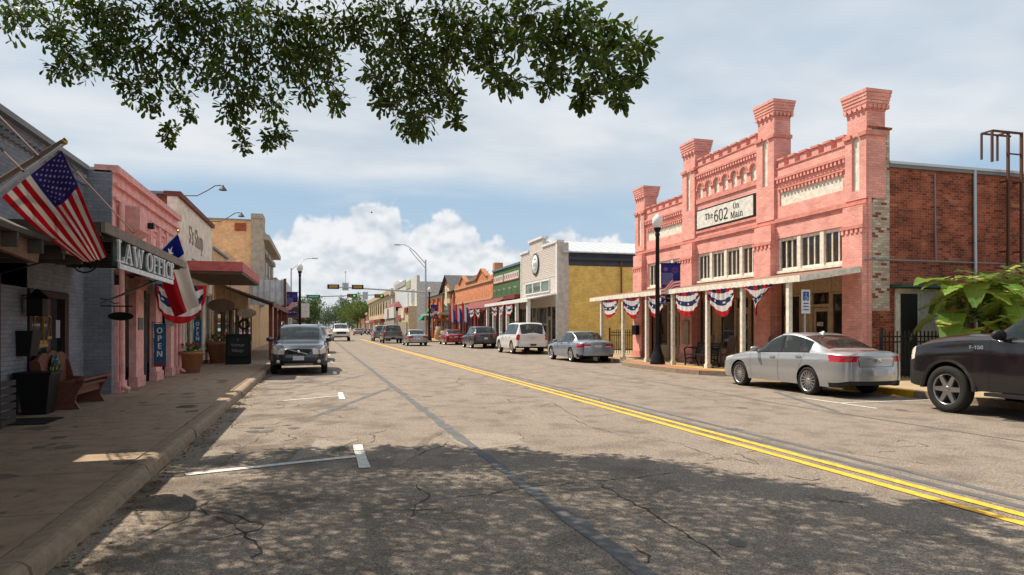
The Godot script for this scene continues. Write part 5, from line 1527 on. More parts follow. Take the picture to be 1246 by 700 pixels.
func banner_image() -> ImageTexture:
	var w := 96; var h := 200
	var im := Image.create(w, h, false, Image.FORMAT_RGB8)
	im.fill(Color(0.13, 0.16, 0.42))
	for q in [[22, 30, 12], [68, 36, 22]]:   # fireworks
		for k in 60:
			var a := TAU * k / 20.0; var r: float = q[2] * (0.35 + 0.22 * (k / 20))
			im.fill_rect(Rect2i(int(q[0] + cos(a) * r), int(q[1] + sin(a) * r), 2, 2), Color(0.66, 0.36, 0.55))
	for r in 7:
		for c in 5:
			if r + c < 9: im.fill_rect(Rect2i(6 + c * 11 + (5 if r % 2 else 0), 52 + r * 9, 4, 4), Color(0.86, 0.86, 0.9))
	for y in range(90, 160):
		for x in w:
			var s := y + x * 0.75 - 8.0 * sin(x * 0.08)
			if s > 128 and s < 188: im.set_pixel(x, y, Color(0.76, 0.12, 0.16) if int(s / 8.0) % 2 == 0 else Color(0.88, 0.87, 0.85))
			elif s >= 188: im.set_pixel(x, y, Color(0.27, 0.29, 0.29))
	im.fill_rect(Rect2i(0, 160, w, 28), Color(0.27, 0.29, 0.29))
	for k in 6: im.fill_rect(Rect2i(k * 16, 172 + k % 3 * 4, 12, 5), Color(0.76, 0.3, 0.26) if k % 2 else Color(0.85, 0.82, 0.8))
	im.fill_rect(Rect2i(0, 0, w, 8), Color(0.1, 0.12, 0.5)); im.fill_rect(Rect2i(0, 188, w, 12), Color(0.1, 0.14, 0.62))
	return ImageTexture.create_from_image(im)
func signal_head(parent: Node, at: Vector3, lit: bool) -> void:
	var o := node(parent, "signal_head", at + off(parent))
	part(o, "backplate", R(-0.75, 0.75, -0.3, 0.3, -0.02, 0.0), plain("signal_black", 0.015, 0.015, 0.015, 0.6))
	part(o, "housing", R(-0.55, 0.55, -0.18, 0.18, -0.2, -0.021), plain("signal_yellow", 0.42, 0.26, 0.06, 0.6))
	if lit:
		for k in 3:
			var b := B.new()
			b.lathe(Vector3(-0.36 + k * 0.36, 0, 0.2), [[0, 0.02], [0.14, 0.02], [0.15, -0.02]], 12, Basis(Vector3.RIGHT, PI / 2))
			var m := plain("lens_dark", 0.05, 0.03, 0.02, 0.4)
			if k == 2:
				m = plain("lens_green", 0.02, 0.5, 0.25, 0.4)
				m.emission_enabled = true
				m.emission = Color(0.05, 0.9, 0.45)
				m.emission_energy_multiplier = 0.7
			part(o, "lens_light" if k == 2 else "lens", b, m)
	else:
		for k in 3:
			part(o, "bulge", R(-0.48 + k * 0.36, -0.24 + k * 0.36, -0.14, 0.14, -0.26, 0.2), plain("signal_yellow", 0.42, 0.26, 0.06, 0.6))
func planter(label: String, at: Vector3, s: float, seed_: int) -> void:
	var o := thing("flower_pot", label, "planter", "terracotta pots with plants on the pavement")
	var b := B.new()
	b.lathe(Vector3.ZERO, [[0.0, 0.0], [0.24 * s, 0.0], [0.34 * s, 0.56 * s], [0.38 * s, 0.56 * s], [0.39 * s, 0.66 * s], [0.34 * s, 0.66 * s], [0.31 * s, 0.6 * s], [0.0, 0.6 * s]], 20)
	part(o, "pot", b, painted("terracotta", 0.42, 0.20, 0.105, 0.85, 0.4))
	o.add_child(leaf_mass("foliage", Vector3(0, 0.72 * s, 0), Vector3(0.42, 0.24, 0.42) * s, 420, 0.075 * s, "pot_leaf", seed_))
	b = B.new()
	var r := RandomNumberGenerator.new(); r.seed = seed_
	for k in 5:
		var c := Vector3(r.randf_range(-0.3, 0.3), 0.78 + r.randf() * 0.14, r.randf_range(-0.3, 0.3)) * s
		b.box(c, Vector3.ONE * 0.06 * s, Basis(Vector3(1, 1, 0).normalized(), r.randf() * 3))
	stuff(part(o, "blossom", b, plain("petal_red", 0.4, 0.03, 0.03, 0.7)))
	o.position = at
func vertical_open(label: String, at: Vector3, size: float) -> void:
	var o := thing("open_flag", label, "flag", "blue open flags outside the shops")
	var b := B.new()
	for k in 3:
		b.hexa([Vector3(-0.2 + 0.02 * k, 0.5 * k, 0.02 * sin(k)), Vector3(0.2, 0.5 * k, 0.02 * sin(k)), Vector3(0.2, 0.5 * k, -0.01), Vector3(-0.2 + 0.02 * k, 0.5 * k, -0.01), Vector3(-0.2, 0.5 * k + 0.5, 0.02), Vector3(0.2, 0.5 * k + 0.5, 0.02), Vector3(0.2, 0.5 * k + 0.5, -0.01), Vector3(-0.2, 0.5 * k + 0.5, -0.01)])
	part(o, "cloth", b, painted("open_blue", 0.03, 0.13, 0.26, 0.8, 0.3))
	for k in 4:
		letters(o, "lettering", "OPEN"[k], 0.2, plain("decal_white", 0.7, 0.7, 0.68), Transform3D(Basis(), Vector3(0.0, 1.26 - k * 0.27, 0.03)), "Droid Sans", true)
	part(o, "lower_strip", R(-0.19, 0.19, 0.02, 0.14, -0.05, -0.03), plain("strip_red", 0.2, 0.04, 0.05))
	b = B.new()
	b.cyl(Vector3(-0.24, 0.0, 0), Vector3(-0.24, 1.6, 0), 0.012, 0.012, 6); b.cyl(Vector3(-0.24, 1.55, 0), Vector3(0.2, 1.55, 0), 0.01, 0.01, 6)
	part(o, "pole", b, plain("iron_black", 0.018, 0.018, 0.02, 0.5, 0.3))
	o.position = at
	o.scale = Vector3.ONE * size

func build_street_things() -> void:
	var iron := plain("iron_black", 0.018, 0.018, 0.02, 0.5, 0.3)
	var steel := plain("galvanised", 0.46, 0.47, 0.48, 0.4, 0.7)
	var white := painted("trim_white", 0.80, 0.80, 0.77, 0.6, 0.8)
	lamp_post("black street lamp at the kerb of the crenellated hall", P(13.0, 0.148, 24.6), -TH, 1.0)
	lamp_post("black street lamp at the kerb of the red brick corner block", P(11.9, 0.15, 76), -0.1, 1.0)
	lamp_post("black street lamp beside the siding canopy", P(-1.25, 0.0, 48.5), 0.0, -1.0)
	stru("lamp_island", R(11.3, 13.1, -0.1, 0.15, 74.5, 78), painted("kerb_concrete", 0.33, 0.25, 0.175))
	# traffic signals over the crossing
	var t := thing("signal_mast", "tall steel signal mast with curved lamp arm before the crossing", "traffic light", "signal masts at the crossing", P(13.9, 0.15, 92))
	var b := B.new()
	b.cyl(P(13.9, 0.15, 92), P(13.9, 10.8, 92), 0.17, 0.1, 10)
	part(t, "pole", b, steel)
	b = B.new()
	b.tube([P(13.85, 10.3, 92), P(12.5, 11.8, 92), P(11.6, 12.5, 92), P(11.0, 12.75, 92), P(10.3, 12.72, 92)], 0.06, 0.05, 6)
	b.tube([P(13.85, 9.7, 92), P(12.5, 11.2, 92), P(11.7, 12.2, 92)], 0.05, 0.05, 6)
	part(t, "lamp_arm", b, steel)
	b = B.new(); b.box(P(10.1, 12.7, 92), Vector3(0.8, 0.14, 0.3))
	part(t, "lamp_head", b, steel)
	b = B.new(); b.cyl(P(13.9, 6.4, 92), P(1.0, 7.0, 92), 0.13, 0.08, 8)
	part(t, "mast_arm", b, steel)
	for x in [1.8, 4.9]:
		signal_head(t, P(x, 6.95, 91.8), false)
	b = B.new(); b.cyl(P(3.35, 6.9, 92), P(3.35, 8.8, 92), 0.03, 0.03, 6); b.box(P(3.35, 8.9, 92), Vector3(0.16, 0.2, 0.16))
	part(t, "camera_pole", b, steel)
	part(t, "sign_back", R(2.95, 3.75, 6.5, 7.5, 92.15, 92.19), steel)
	t = thing("signal_mast", "steel signal mast with green lights and street name plate", "traffic light", "signal masts at the crossing", P(-4.2, 0.15, 112.5))
	b = B.new(); b.cyl(P(-4.2, 0.15, 112.5), P(-4.2, 11.0, 112.5), 0.17, 0.1, 10)
	part(t, "pole", b, steel)
	b = B.new(); b.tube([P(-4.2, 10.6, 112.5), P(-3.0, 11.8, 112.5), P(-2.0, 12.5, 112.5), P(-0.9, 12.6, 112.5)], 0.06, 0.05, 6); b.box(P(-0.6, 12.6, 112.5), Vector3(0.9, 0.14, 0.3))
	part(t, "lamp_arm", b, steel)
	b = B.new(); b.cyl(P(-4.2, 6.4, 112.5), P(10.2, 7.0, 112.5), 0.13, 0.08, 8)
	part(t, "mast_arm", b, steel)
	for x in [5.1, 9.4]:
		signal_head(t, P(x, 6.75, 112.3), true)
	part(t, "sign_back", R(6.8, 7.6, 6.2, 7.4, 112.2, 112.24), steel)
	var np := part(t, "name_plate", R(-1.9, 0.2, 6.25, 6.8, 112.2, 112.26), plain("plate_green", 0.0, 0.16, 0.09, 0.5))
	part(np, "print_mark", R(-1.6, -0.1, 6.42, 6.62, 112.19, 112.2), plain("plate_print", 0.25, 0.42, 0.33))
	b = B.new(); b.cyl(P(-0.9, 0.0, 73), P(-0.9, 2.6, 73), 0.03, 0.03, 6)
	t = thing("parking_sign", "white parking notice on a thin post far along the kerb", "sign", "", P(-1.9, 0.15, 70))
	b = B.new(); b.cyl(P(-1.9, 0.15, 70), P(-1.9, 3.3, 70), 0.03, 0.03, 6)
	part(t, "post", b, steel)
	part(t, "plate", R(-0.9, -1.85, 2.6, 4.0, 69.9, 69.95), white)
	# sign with the wheelchair symbol
	t = thing("access_sign", "blue and white wheelchair parking sign on a thin post", "sign", "", P(13.75, 0.15, 16.95))
	b = B.new(); b.cyl(P(13.75, 0.15, 16.95), P(13.75, 2.72, 16.95), 0.028, 0.028, 8)
	part(t, "post", b, steel)
	var pl := R(13.6, 13.9, 2.02, 2.72, 16.9, 16.915)
	part(t, "plate", pl, white)
	part(t, "blue_field", R(13.65, 13.85, 2.40, 2.66, 16.893, 16.9), plain("sign_blue", 0.01, 0.09, 0.36, 0.5))
	b = B.new()
	var wc := P(13.75, 2.5, 16.888)
	for k in 12:
		var u := PI * 0.7 + TAU * 0.72 * k / 12.0; var v := PI * 0.7 + TAU * 0.72 * (k + 1) / 12.0
		b.bar(wc + Vector3(cos(u) * 0.05, sin(u) * 0.05 - 0.03, 0), wc + Vector3(cos(v) * 0.05, sin(v) * 0.05 - 0.03, 0), 0.004, 0.014)
	b.bar(wc + Vector3(-0.005, 0.07, 0), wc + Vector3(0.0, 0.0, 0), 0.004, 0.018); b.bar(wc + Vector3(0, 0, 0), wc + Vector3(0.05, 0.0, 0), 0.004, 0.016); b.bar(wc + Vector3(0.05, 0.0, 0), wc + Vector3(0.07, -0.07, 0), 0.004, 0.016); b.box(wc + Vector3(-0.005, 0.1, 0), Vector3(0.03, 0.03, 0.004))
	part(t, "wheelchair_symbol", b, white)
	for k in 3:
		part(t, "print_mark", R(13.66, 13.84, 2.30 - k * 0.09, 2.33 - k * 0.09, 16.893, 16.9), plain("sign_blue", 0.01, 0.09, 0.36, 0.5))
	# iron bench and bin post under the canopy
	t = thing("iron_bench", "black slatted iron bench beside a canopy post", "bench", "", P(13.9, 0.15, 22.8))
	for k in 5:
		part(t, "seat_slat", R(13.62 + k * 0.09, 13.69 + k * 0.09, 0.57, 0.6, 22.0, 23.6), iron)
	for k in 5:
		b = B.new(); b.bar(P(14.1 + k * 0.025, 0.66 + k * 0.085, 22.0), P(14.1 + k * 0.025, 0.66 + k * 0.085, 23.6), 0.03, 0.07)
		part(t, "back_slat", b, iron)
	for d in [22.05, 23.55]:
		b = B.new()
		b.tube([P(13.62, 0.15, d), P(13.66, 0.3, d), P(13.62, 0.56, d), P(13.6, 0.8, d), P(13.7, 0.86, d), P(14.1, 0.8, d)], 0.03, 0.025, 6)
		b.tube([P(14.2, 0.15, d), P(14.1, 0.35, d), P(14.08, 0.6, d), P(14.22, 1.05, d)], 0.03, 0.025, 6)
		b.tube([P(13.66, 0.4, d), P(13.85, 0.45, d), P(14.08, 0.4, d)], 0.025, 0.025, 6)
		part(t, "end_frame", b, iron)
	b = B.new()
	b.rng(13.5, 13.66, 0.15, 1.05, 21.75, 21.91); b.rng(13.44, 13.72, 0.15, 0.2, 21.69, 21.97)
	solo("ash_post", "square black ash post beside the canopy post", "ash bin", b, iron)
	# rocking chairs along the hall front
	for k in 5:
		var lab: String = ["slatted wooden rocking chair by the dark pier", "second wooden rocking chair from the dark pier", "third wooden rocking chair from the dark pier", "wooden rocking chair beside the recessed shop door", "wooden rocking chair next to the notice board"][k]
		var c := thing("rocking_chair", lab, "rocking chair", "rocking chairs on the hall porch")
		var wm := painted("chair_wood", 0.22, 0.15, 0.105, 0.6, 0.4)
		for s in [-0.27, 0.27]:
			b = B.new()
			b.tube([Vector3(0.45, 0.05, s), Vector3(0.2, 0.0, s), Vector3(-0.1, 0.0, s), Vector3(-0.5, 0.09, s)], 0.022, 0.022, 6)
			part(c, "rocker", b, wm)
			b = B.new(); b.bar(Vector3(0.22, 0.02, s), Vector3(0.24, 0.66, s), 0.04, 0.04)
			part(c, "front_leg", b, wm)
			b = B.new(); b.bar(Vector3(-0.2, 0.02, s), Vector3(-0.42, 1.12, s), 0.04, 0.04)
			part(c, "rear_post", b, wm)
			b = B.new(); b.bar(Vector3(-0.32, 0.66, s), Vector3(0.3, 0.67, s), 0.09, 0.03)
			part(c, "armrest", b, wm)
		for j in 5:
			b = B.new(); b.box(Vector3(-0.16 + j * 0.1, 0.43 - 0.01 * j, 0), Vector3(0.08, 0.025, 0.52))
			part(c, "seat_slat", b, wm)
		for j in 6:
			b = B.new(); b.bar(Vector3(-0.26, 0.46, -0.2 + j * 0.08), Vector3(-0.41, 1.08, -0.2 + j * 0.08), 0.05, 0.015)
			part(c, "back_slat", b, wm)
		b = B.new(); b.box(Vector3(-0.42, 1.1, 0), Vector3(0.03, 0.1, 0.56))
		part(c, "top_rail", b, wm)
		c.position = P(15.0, 0.15, [18.3, 19.4, 20.4, 23.1, 24.6][k])
		c.rotation.y = PI + [0.3, 0.1, 0.2, -0.1, 0.25][k]
	# iron fences: in the gap before the yellow wall and beside the hall
	for f in [[[20.9, 31.5, 17.4, 34.4], "black iron picket fence closing the gap by the yellow wall"], [[15.2, 15.6, 17.3, 15.5], "black iron picket fence beside the limewashed brick corner"]]:
		var q: Array = f[0]
		if q[0] > 20: q = [15.2, 34.2, 23.5, 34.2]
		var a := P(q[0], 0.15, q[1]); var c := P(q[2], 0.15, q[3])
		t = thing("picket_fence", f[1], "fence", "", a)
		for y in [0.25, 1.05, 1.2]:
			b = B.new(); b.bar(a + Vector3(0, y, 0), c + Vector3(0, y, 0), 0.03, 0.04)
			part(t, "rail", b, iron)
		var n := int(a.distance_to(c) / 0.13)
		var pm := BoxMesh.new(); pm.size = Vector3(0.026, 1.32, 0.026)
		for k in n + 1:
			mi("picket", pm, iron, t, a.lerp(c, float(k) / n) + Vector3(0, 0.7, 0) - t.position)
		for k in int(a.distance_to(c) / 2.0) + 1:
			var w := a.lerp(c, k / (a.distance_to(c) / 2.0))
			b = B.new(); b.rng(w.x - 0.035, w.x + 0.035, 0.15, 1.6, -w.z - 0.035, -w.z + 0.035)
			part(t, "post", b, iron)
	b = B.new(); b.cyl(P(16.6, 2.3, 34.0), P(19.0, 0.9, 33.2), 0.03, 0.03, 6); b.cyl(P(17.0, 0.15, 33.9), P(17.0, 1.4, 33.9), 0.03, 0.03, 6)
	solo("stair_rail", "sloping black stair rail before the yellow brick wall", "railing", b, iron)
	b = B.new()
	for k in 3: b.rng(17.2 + k * 1.1, 17.9 + k * 1.1, 0.15, 1.0 - 0.1 * k, 39.0, 39.7)
	# barrels and boxes by the corner block
	for k in 3:
		b = B.new()
		b.lathe(P([14.2, 14.0, 14.3][k], 0.15, 79.0 + k * 2.4), [[0, 0], [0.45, 0], [0.55, 0.6], [0.5, 1.6 if k == 1 else 1.1], [0, 1.6 if k == 1 else 1.1]], 12)
		solo("tan_barrel", ["squat tan barrel beside the red car", "tall tan barrel beside the brick pier", "tan barrel behind the lamp base"][k], "barrel", b, painted("barrel_tan", 0.46, 0.33, 0.2), "tan barrels by the brick block")
	# carved wooden bench with a painted back, and bin
	var bw := painted("bench_wood", 0.20, 0.075, 0.05, 0.5, 0.4)
	t = thing("carved_bench", "dark red wooden bench with painted round picture on its back", "bench", "", P(-4.45, 0.15, 14.4))
	for d in [13.72, 15.16]:
		b = B.new()
		var o := PackedVector2Array()
		for p in [[-4.78, 0.15], [-4.86, 1.0], [-4.78, 1.05], [-4.7, 0.98], [-4.62, 0.66], [-4.2, 0.62], [-4.08, 0.7], [-4.02, 0.62], [-4.12, 0.45], [-4.16, 0.3], [-4.08, 0.15]]:
			o.append(Vector2(p[0], p[1]))
		b.prism(o, Transform3D(Basis(), P(0, 0, d)), 0.05)
		part(t, "end_panel", b, bw)
	part(t, "seat", R(-4.62, -4.06, 0.55, 0.6, 13.77, 15.16), bw)
	part(t, "apron", R(-4.2, -4.16, 0.4, 0.55, 13.77, 15.16), bw)
	part(t, "arm_rest", R(-4.12, -3.98, 0.66, 0.7, 13.6, 15.25), bw)
	b = B.new()
	var bo := PackedVector2Array()
	for k in 25:
		var u := k / 24.0
		bo.append(Vector2(-15.16 + u * 1.39, 1.06 + 0.07 * sin(u * PI) + 0.05 * absf(sin(u * PI * 3.0))))
	bo.append(Vector2(-13.77, 0.58)); bo.append(Vector2(-15.16, 0.58))
	b.prism(bo, Transform3D(Basis(Vector3.UP, PI / 2) * Basis.from_scale(Vector3(-1, 1, 1)), Vector3(-4.74, 0, 0)), 0.05)
	part(t, "back", b, bw)
	b = B.new()
	b.lathe(P(-4.70, 0.86, 14.45), [[0, 0.02], [0.24, 0.02], [0.25, 0]], 20, Basis(Vector3(0, 0, 1), -PI / 2))
	var pim := Image.create(64, 64, false, Image.FORMAT_RGB8)
	pim.fill(Color(0.05, 0.06, 0.07))
	var pn := FastNoiseLite.new(); pn.seed = 4; pn.frequency = 0.06
	for y in 64:
		for x in 64:
			var v := pn.get_noise_2d(x, y)
			if v > 0.12: pim.set_pixel(x, y, Color(0.3, 0.5, 0.66) if y > 26 else Color(0.42, 0.55, 0.2))
	var pmat := base_mat(Color.WHITE, 0.6)
	tri(pmat, ImageTexture.create_from_image(pim), 0.5, 0.5, 0.5)
	part(t, "painted_disc", b, pmat, "round picture in blue, green and black")
	b = B.new()
	b.hexa([P(-4.72, 0.15, 13.05), P(-4.38, 0.15, 13.05), P(-4.38, 0.15, 13.42), P(-4.72, 0.15, 13.42), P(-4.8, 0.82, 12.98), P(-4.3, 0.82, 12.98), P(-4.3, 0.82, 13.5), P(-4.8, 0.82, 13.5)])
	b.rng(-4.83, -4.27, 0.82, 0.86, 12.95, 13.53)
	solo("waste_bin", "black tapered waste bin beside the carved bench", "bin", b, iron)
	b = B.new(); b.rng(-4.78, -3.95, 0.15, 0.165, 11.75, 12.55)  # thin black sheet lying flat on the pavement
	solo("black_sheet", "thin black sheet on the pavement before the grey shop", "flat_sheet", b, plain("sheet_black", 0.015, 0.015, 0.016, 0.9))
	t = thing("slat_crate", "dark slatted crate against the grey brick wall", "crate", "", P(-4.6, 0.15, 11.5))
	for k in 6:
		part(t, "slat", R(-4.84, -4.34, 0.2 + k * 0.11, 0.28 + k * 0.11, 11.2, 11.23), painted("crate_dark", 0.06, 0.055, 0.05))
		part(t, "slat", R(-4.36, -4.33, 0.2 + k * 0.11, 0.28 + k * 0.11, 11.24, 11.75), painted("crate_dark", 0.06, 0.055, 0.05))
	part(t, "corner_post", R(-4.4, -4.35, 0.15, 0.9, 11.235, 11.3), painted("crate_dark", 0.06, 0.055, 0.05))
	# plants in pots, sandwich board, open flags, oval wall sign
	planter("terracotta pot of green plants beside the beige shop window", P(-3.95, 0.15, 23.9), 1.05, 5)
	planter("terracotta pot of red flowers under the marquee", P(-3.95, 0.15, 30.2), 1.35, 9)
	t = thing("chalk_board", "black chalk sandwich board on the pavement", "sign", "", P(-3.1, 0.15, 29.2))
	for s in [-1, 1]:
		b = B.new()
		b.hexa([P(-3.55, 0.15, 29.2 + s * 0.3), P(-2.65, 0.15, 29.2 + s * 0.3), P(-2.65, 0.15, 29.2 + s * 0.33), P(-3.55, 0.15, 29.2 + s * 0.33), P(-3.55, 1.35, 29.2 + s * 0.02), P(-2.65, 1.35, 29.2 + s * 0.02), P(-2.65, 1.35, 29.2 + s * 0.05), P(-3.55, 1.35, 29.2 + s * 0.05)])
		part(t, "frame", b, iron)
	var tilt := Basis(Vector3.RIGHT, -0.23)
	b = B.new(); b.box(P(-3.1, 0.85, 28.98), Vector3(0.76, 0.8, 0.02), tilt)
	part(t, "slate", b, plain("slate", 0.03, 0.03, 0.032, 0.8))
	for q in [[0.26, 0.1, "7"], [0.06, 0.1, "Vintage"], [-0.16, 0.1, "Village"]]:
		letters(t, "chalk_writing", q[2], q[1], plain("chalk", 0.35, 0.35, 0.34), Transform3D(tilt, P(-3.1, 0.85, 28.98) + tilt * Vector3(0, q[0], 0.014) - t.position), "Droid Serif")
	vertical_open("blue open flag on a pink pilaster", P(-3.85, 0.62, 18.9), 0.72)
	vertical_open("blue open flag beside the beige shop window", P(-4.0, 0.95, 25.4), 0.62)
	t = thing("oval_sign", "small black oval sign on an iron bracket by the pink pilaster", "sign", "", P(-3.95, 1.9, 15.9))
	b = B.new()
	var el := PackedVector2Array()
	for k in 24: el.append(Vector2(cos(TAU * k / 24.0) * 0.24, sin(TAU * k / 24.0) * 0.09))
	b.prism(el, Transform3D(Basis(), P(-3.98, 1.84, 15.9)), 0.03)
	part(t, "plate", b, iron)
	b = B.new(); b.bar(P(-4.35, 2.05, 15.9), P(-3.75, 2.05, 15.9), 0.02, 0.025); b.bar(P(-4.1, 1.9, 15.9), P(-4.1, 2.05, 15.9), 0.012, 0.012); b.bar(P(-3.86, 1.9, 15.9), P(-3.86, 2.05, 15.9), 0.012, 0.012)
	b.tube([P(-4.35, 2.2, 15.9), P(-4.2, 2.18, 15.9), P(-4.1, 2.1, 15.9), P(-4.0, 2.12, 15.9)], 0.012, 0.01, 5)
	part(t, "bracket", b, iron)
	b = B.new()
	var el2 := PackedVector2Array()
	for k in 24: el2.append(Vector2(cos(TAU * k / 24.0) * 0.16, sin(TAU * k / 24.0) * 0.36))
	b.prism(el2, Transform3D(Basis(), P(-4.05, 2.0, 21.3)), 0.03)
	solo("oval_sign", "pale green upright oval sign between two pink pilasters", "sign", b, painted("oval_green", 0.3, 0.42, 0.33))
	# wreath and shop bits under the marquee
	b = B.new()
	for k in 20:
		var u := TAU * k / 20.0; var v := TAU * (k + 1) / 20.0
		b.cyl(P(-3.2 + cos(u) * 0.2, 1.75 + sin(u) * 0.2, 32.4), P(-3.2 + cos(v) * 0.2, 1.75 + sin(v) * 0.2, 32.4), 0.06, 0.06, 6, false)
	solo("door_wreath", "dark twig wreath hung below the pale oval sign", "wreath", b, painted("wreath", 0.05, 0.04, 0.025, 0.95, 0.3))
	# flags on poles
	t = thing("striped_flag", "American flag hung from a slanting pole on the grey shop", "flag", "", on_x(78, 175, -2.6))
	var D := 8.25
	var tip := on_d(78, 175, D); var foot := on_d(-70, 283, D)
	b = B.new(); b.cyl(foot, tip, 0.018, 0.016, 8)
	part(t, "pole", b, plain("pole_steel", 0.55, 0.57, 0.58, 0.35, 0.6))
	b = B.new(); b.lathe(tip, [[0, -0.02], [0.03, 0.0], [0.035, 0.03], [0.0, 0.07]], 10)
	part(t, "finial", b, plain("brass", 0.5, 0.36, 0.12, 0.35, 0.9))
	b = patch_cloth([on_d(75, 183, D), on_d(98, 235, D - 0.1), on_d(129, 314, D - 0.05)], [on_d(2, 240, D), on_d(50, 290, D + 0.15), on_d(99, 320, D + 0.1)], 4.0, 0.12, Vector3(0.35, 0, 1))
	part(t, "cloth", b, cloth("flag_stripes", flag_image("stripes")))
	b = B.new(); b.cyl(on_d(-20, 232, D + 0.2), on_d(76, 172, D + 0.2), 0.03, 0.025, 8)
	part(t, "wooden_staff", b, painted("staff", 0.20, 0.15, 0.12))
	D = 16.9
	tip = on_d(217, 283, D); foot = on_d(188, 312, D)
	t = thing("star_flag", "Texas flag on a slanting pole beside the law letters", "flag", "", tip)
	b = B.new(); b.cyl(foot, tip, 0.02, 0.018, 8)
	part(t, "pole", b, plain("pole_steel", 0.55, 0.57, 0.58, 0.35, 0.6))
	b = B.new(); b.lathe(tip, [[0, -0.02], [0.03, 0.0], [0.035, 0.03], [0.0, 0.07]], 10)
	part(t, "finial", b, plain("brass", 0.5, 0.36, 0.12, 0.35, 0.9))
	b = patch_cloth([on_d(216, 284, D), on_d(226, 318, D), on_d(241, 372, D)], [on_d(194, 306, D), on_d(194, 345, D + 0.1), on_d(214, 386, D + 0.1)], 3.0, 0.11, Vector3(0.4, 0, 1))
	part(t, "cloth", b, cloth("flag_star", flag_image("star")))
	fan_cloth("bunting", "red and white bunting behind the Texas flag", "buntings on the shaded row", P(-3.1, 2.6, 17.5), Vector3(-0.75, 0, 0.66).normalized(), 1.25, 0.95, bunting_mat())
	fan_cloth("bunting", "red and white bunting hung under the end of the marquee", "buntings on the shaded row", P(-3.85, 2.95, 23.6), Vector3(-0.8, 0, 0.6).normalized(), 0.9, 0.85, bunting_mat())
	# bird over the street
	b = B.new(true)
	var bc := on_d(452, 259, 60)
	b.quad(bc + Vector3(-0.55, 0.12, 0.1), bc + Vector3(-0.1, 0.05, -0.08), bc, bc + Vector3(-0.1, 0.02, 0.1)); b.quad(bc + Vector3(0.1, 0.05, -0.08), bc + Vector3(0.55, 0.16, 0.1), bc + Vector3(0.1, 0.02, 0.1), bc)
	b.lathe(bc + Vector3(0, 0, 0.25), [[0.0, -0.25], [0.05, -0.15], [0.07, 0.05], [0.04, 0.22], [0.0, 0.28]], 8, Basis(Vector3.RIGHT, -PI / 2))
	solo("bird", "dark bird gliding before the white cloud bank", "bird", b, plain("bird_dark", 0.05, 0.045, 0.04, 0.8))

# ---------------------------------------------------------------- vehicles. Local axes: front towards -z, y up, x across
func prof(p: Array, z: float) -> float:   # height along a smoothed profile of [z, y]
	if z <= p[0][0]: return p[0][1]
	for i in p.size() - 1:
		if z <= p[i + 1][0]:
			var t: float = (z - p[i][0]) / maxf(p[i + 1][0] - p[i][0], 1e-6)
			var m0: float = (p[i + 1][1] - p[maxi(i - 1, 0)][1]) / maxf(p[i + 1][0] - p[maxi(i - 1, 0)][0], 1e-6)
			var m1: float = (p[mini(i + 2, p.size() - 1)][1] - p[i][1]) / maxf(p[mini(i + 2, p.size() - 1)][0] - p[i][0], 1e-6)
			var w: float = p[i + 1][0] - p[i][0]
			var t2 := t * t; var t3 := t2 * t
			return p[i][1] * (2 * t3 - 3 * t2 + 1) + m0 * w * (t3 - 2 * t2 + t) + p[i + 1][1] * (3 * t2 - 2 * t3) + m1 * w * (t3 - t2)
	return p[-1][1]
func half_width(s: Dictionary, z: float) -> float:
	var h: float = s.L * 0.5
	var f := clampf((-z - h + s.ft) / s.ft, 0, 1)
	var r := clampf((z - h + s.rt) / s.rt, 0, 1)
	return s.W * 0.5 * (1.0 - s.fa * (1.0 - pow(1.0 - pow(f, 2.2), 0.5)) - s.ra * (1.0 - pow(1.0 - pow(r, 2.2), 0.5)))
func under(s: Dictionary, z: float) -> float:
	var y: float = s.sill
	for a in [s.zf, s.zr]:
		var dz := absf(z - a)
		if dz < s.ar: y = maxf(y, s.wr + sqrt(s.ar * s.ar - dz * dz) * 1.0)
	var h: float = s.L * 0.5
	y += 0.06 * pow(clampf((absf(z) - h + 0.35) / 0.35, 0, 1), 2.0)
	return y
const SIDE := [0.0, 0.06, 0.14, 0.25, 0.36, 0.47, 0.58, 0.68, 0.77, 0.85, 0.92, 0.97, 1.0]
const UPX := [0.955, 0.94, 0.915, 0.885, 0.855, 0.825, 0.80, 0.772, 0.74, 0.69, 0.60, 0.48, 0.34, 0.18, 0.0]
const UPY := [0.0, 0.05, 0.17, 0.32, 0.47, 0.62, 0.74, 0.86, 0.93, 0.962, 0.98, 0.99, 0.996, 1.0, 1.0]
func side_x(s: Dictionary, z: float, y: float) -> float:
	var belt := prof(s.belt, z)
	var t := clampf((y - 0.25) / maxf(belt - 0.25, 0.1), 0, 1)
	var bulge := 1.0 - 0.05 * pow(absf(t - 0.45) / 0.55, 2.2) - 0.02 * smoothstep(0.35, 0.0, t)
	if s.has("crease"): bulge += 0.012 * exp(-pow((t - s.crease) / 0.05, 2.0))
	return half_width(s, z) * bulge
func section(s: Dictionary, z: float) -> PackedVector3Array:   # right half from the sill up to the middle of the roof
	var o := PackedVector3Array()
	var lo := under(s, z)
	var belt := prof(s.belt, z)
	lo = minf(lo, belt - 0.06)
	for t in SIDE:
		var y: float = lerpf(lo, belt, t)
		o.append(Vector3(side_x(s, z, y), y, z))
	var w := side_x(s, z, belt)
	for i in UPX.size():
		var k: float = UPX[i]
		var zz: float = z - 0.16 * k * k if z < s.mid else z + 0.10 * k * k
		var top := maxf(prof(s.top, zz), belt + 0.012)
		var tall := clampf((top - belt) / 0.45, 0, 1)
		var x: float = w * lerpf(1.0 - (1.0 - k) * 1.02, k * (s.tumble if s.has("tumble") else 1.0), tall)
		o.append(Vector3(clampf(x, 0, w * 0.985), belt + (top - belt) * lerpf(sqrt(UPY[i]) if i < 9 else UPY[i], UPY[i], tall), z))
	return o
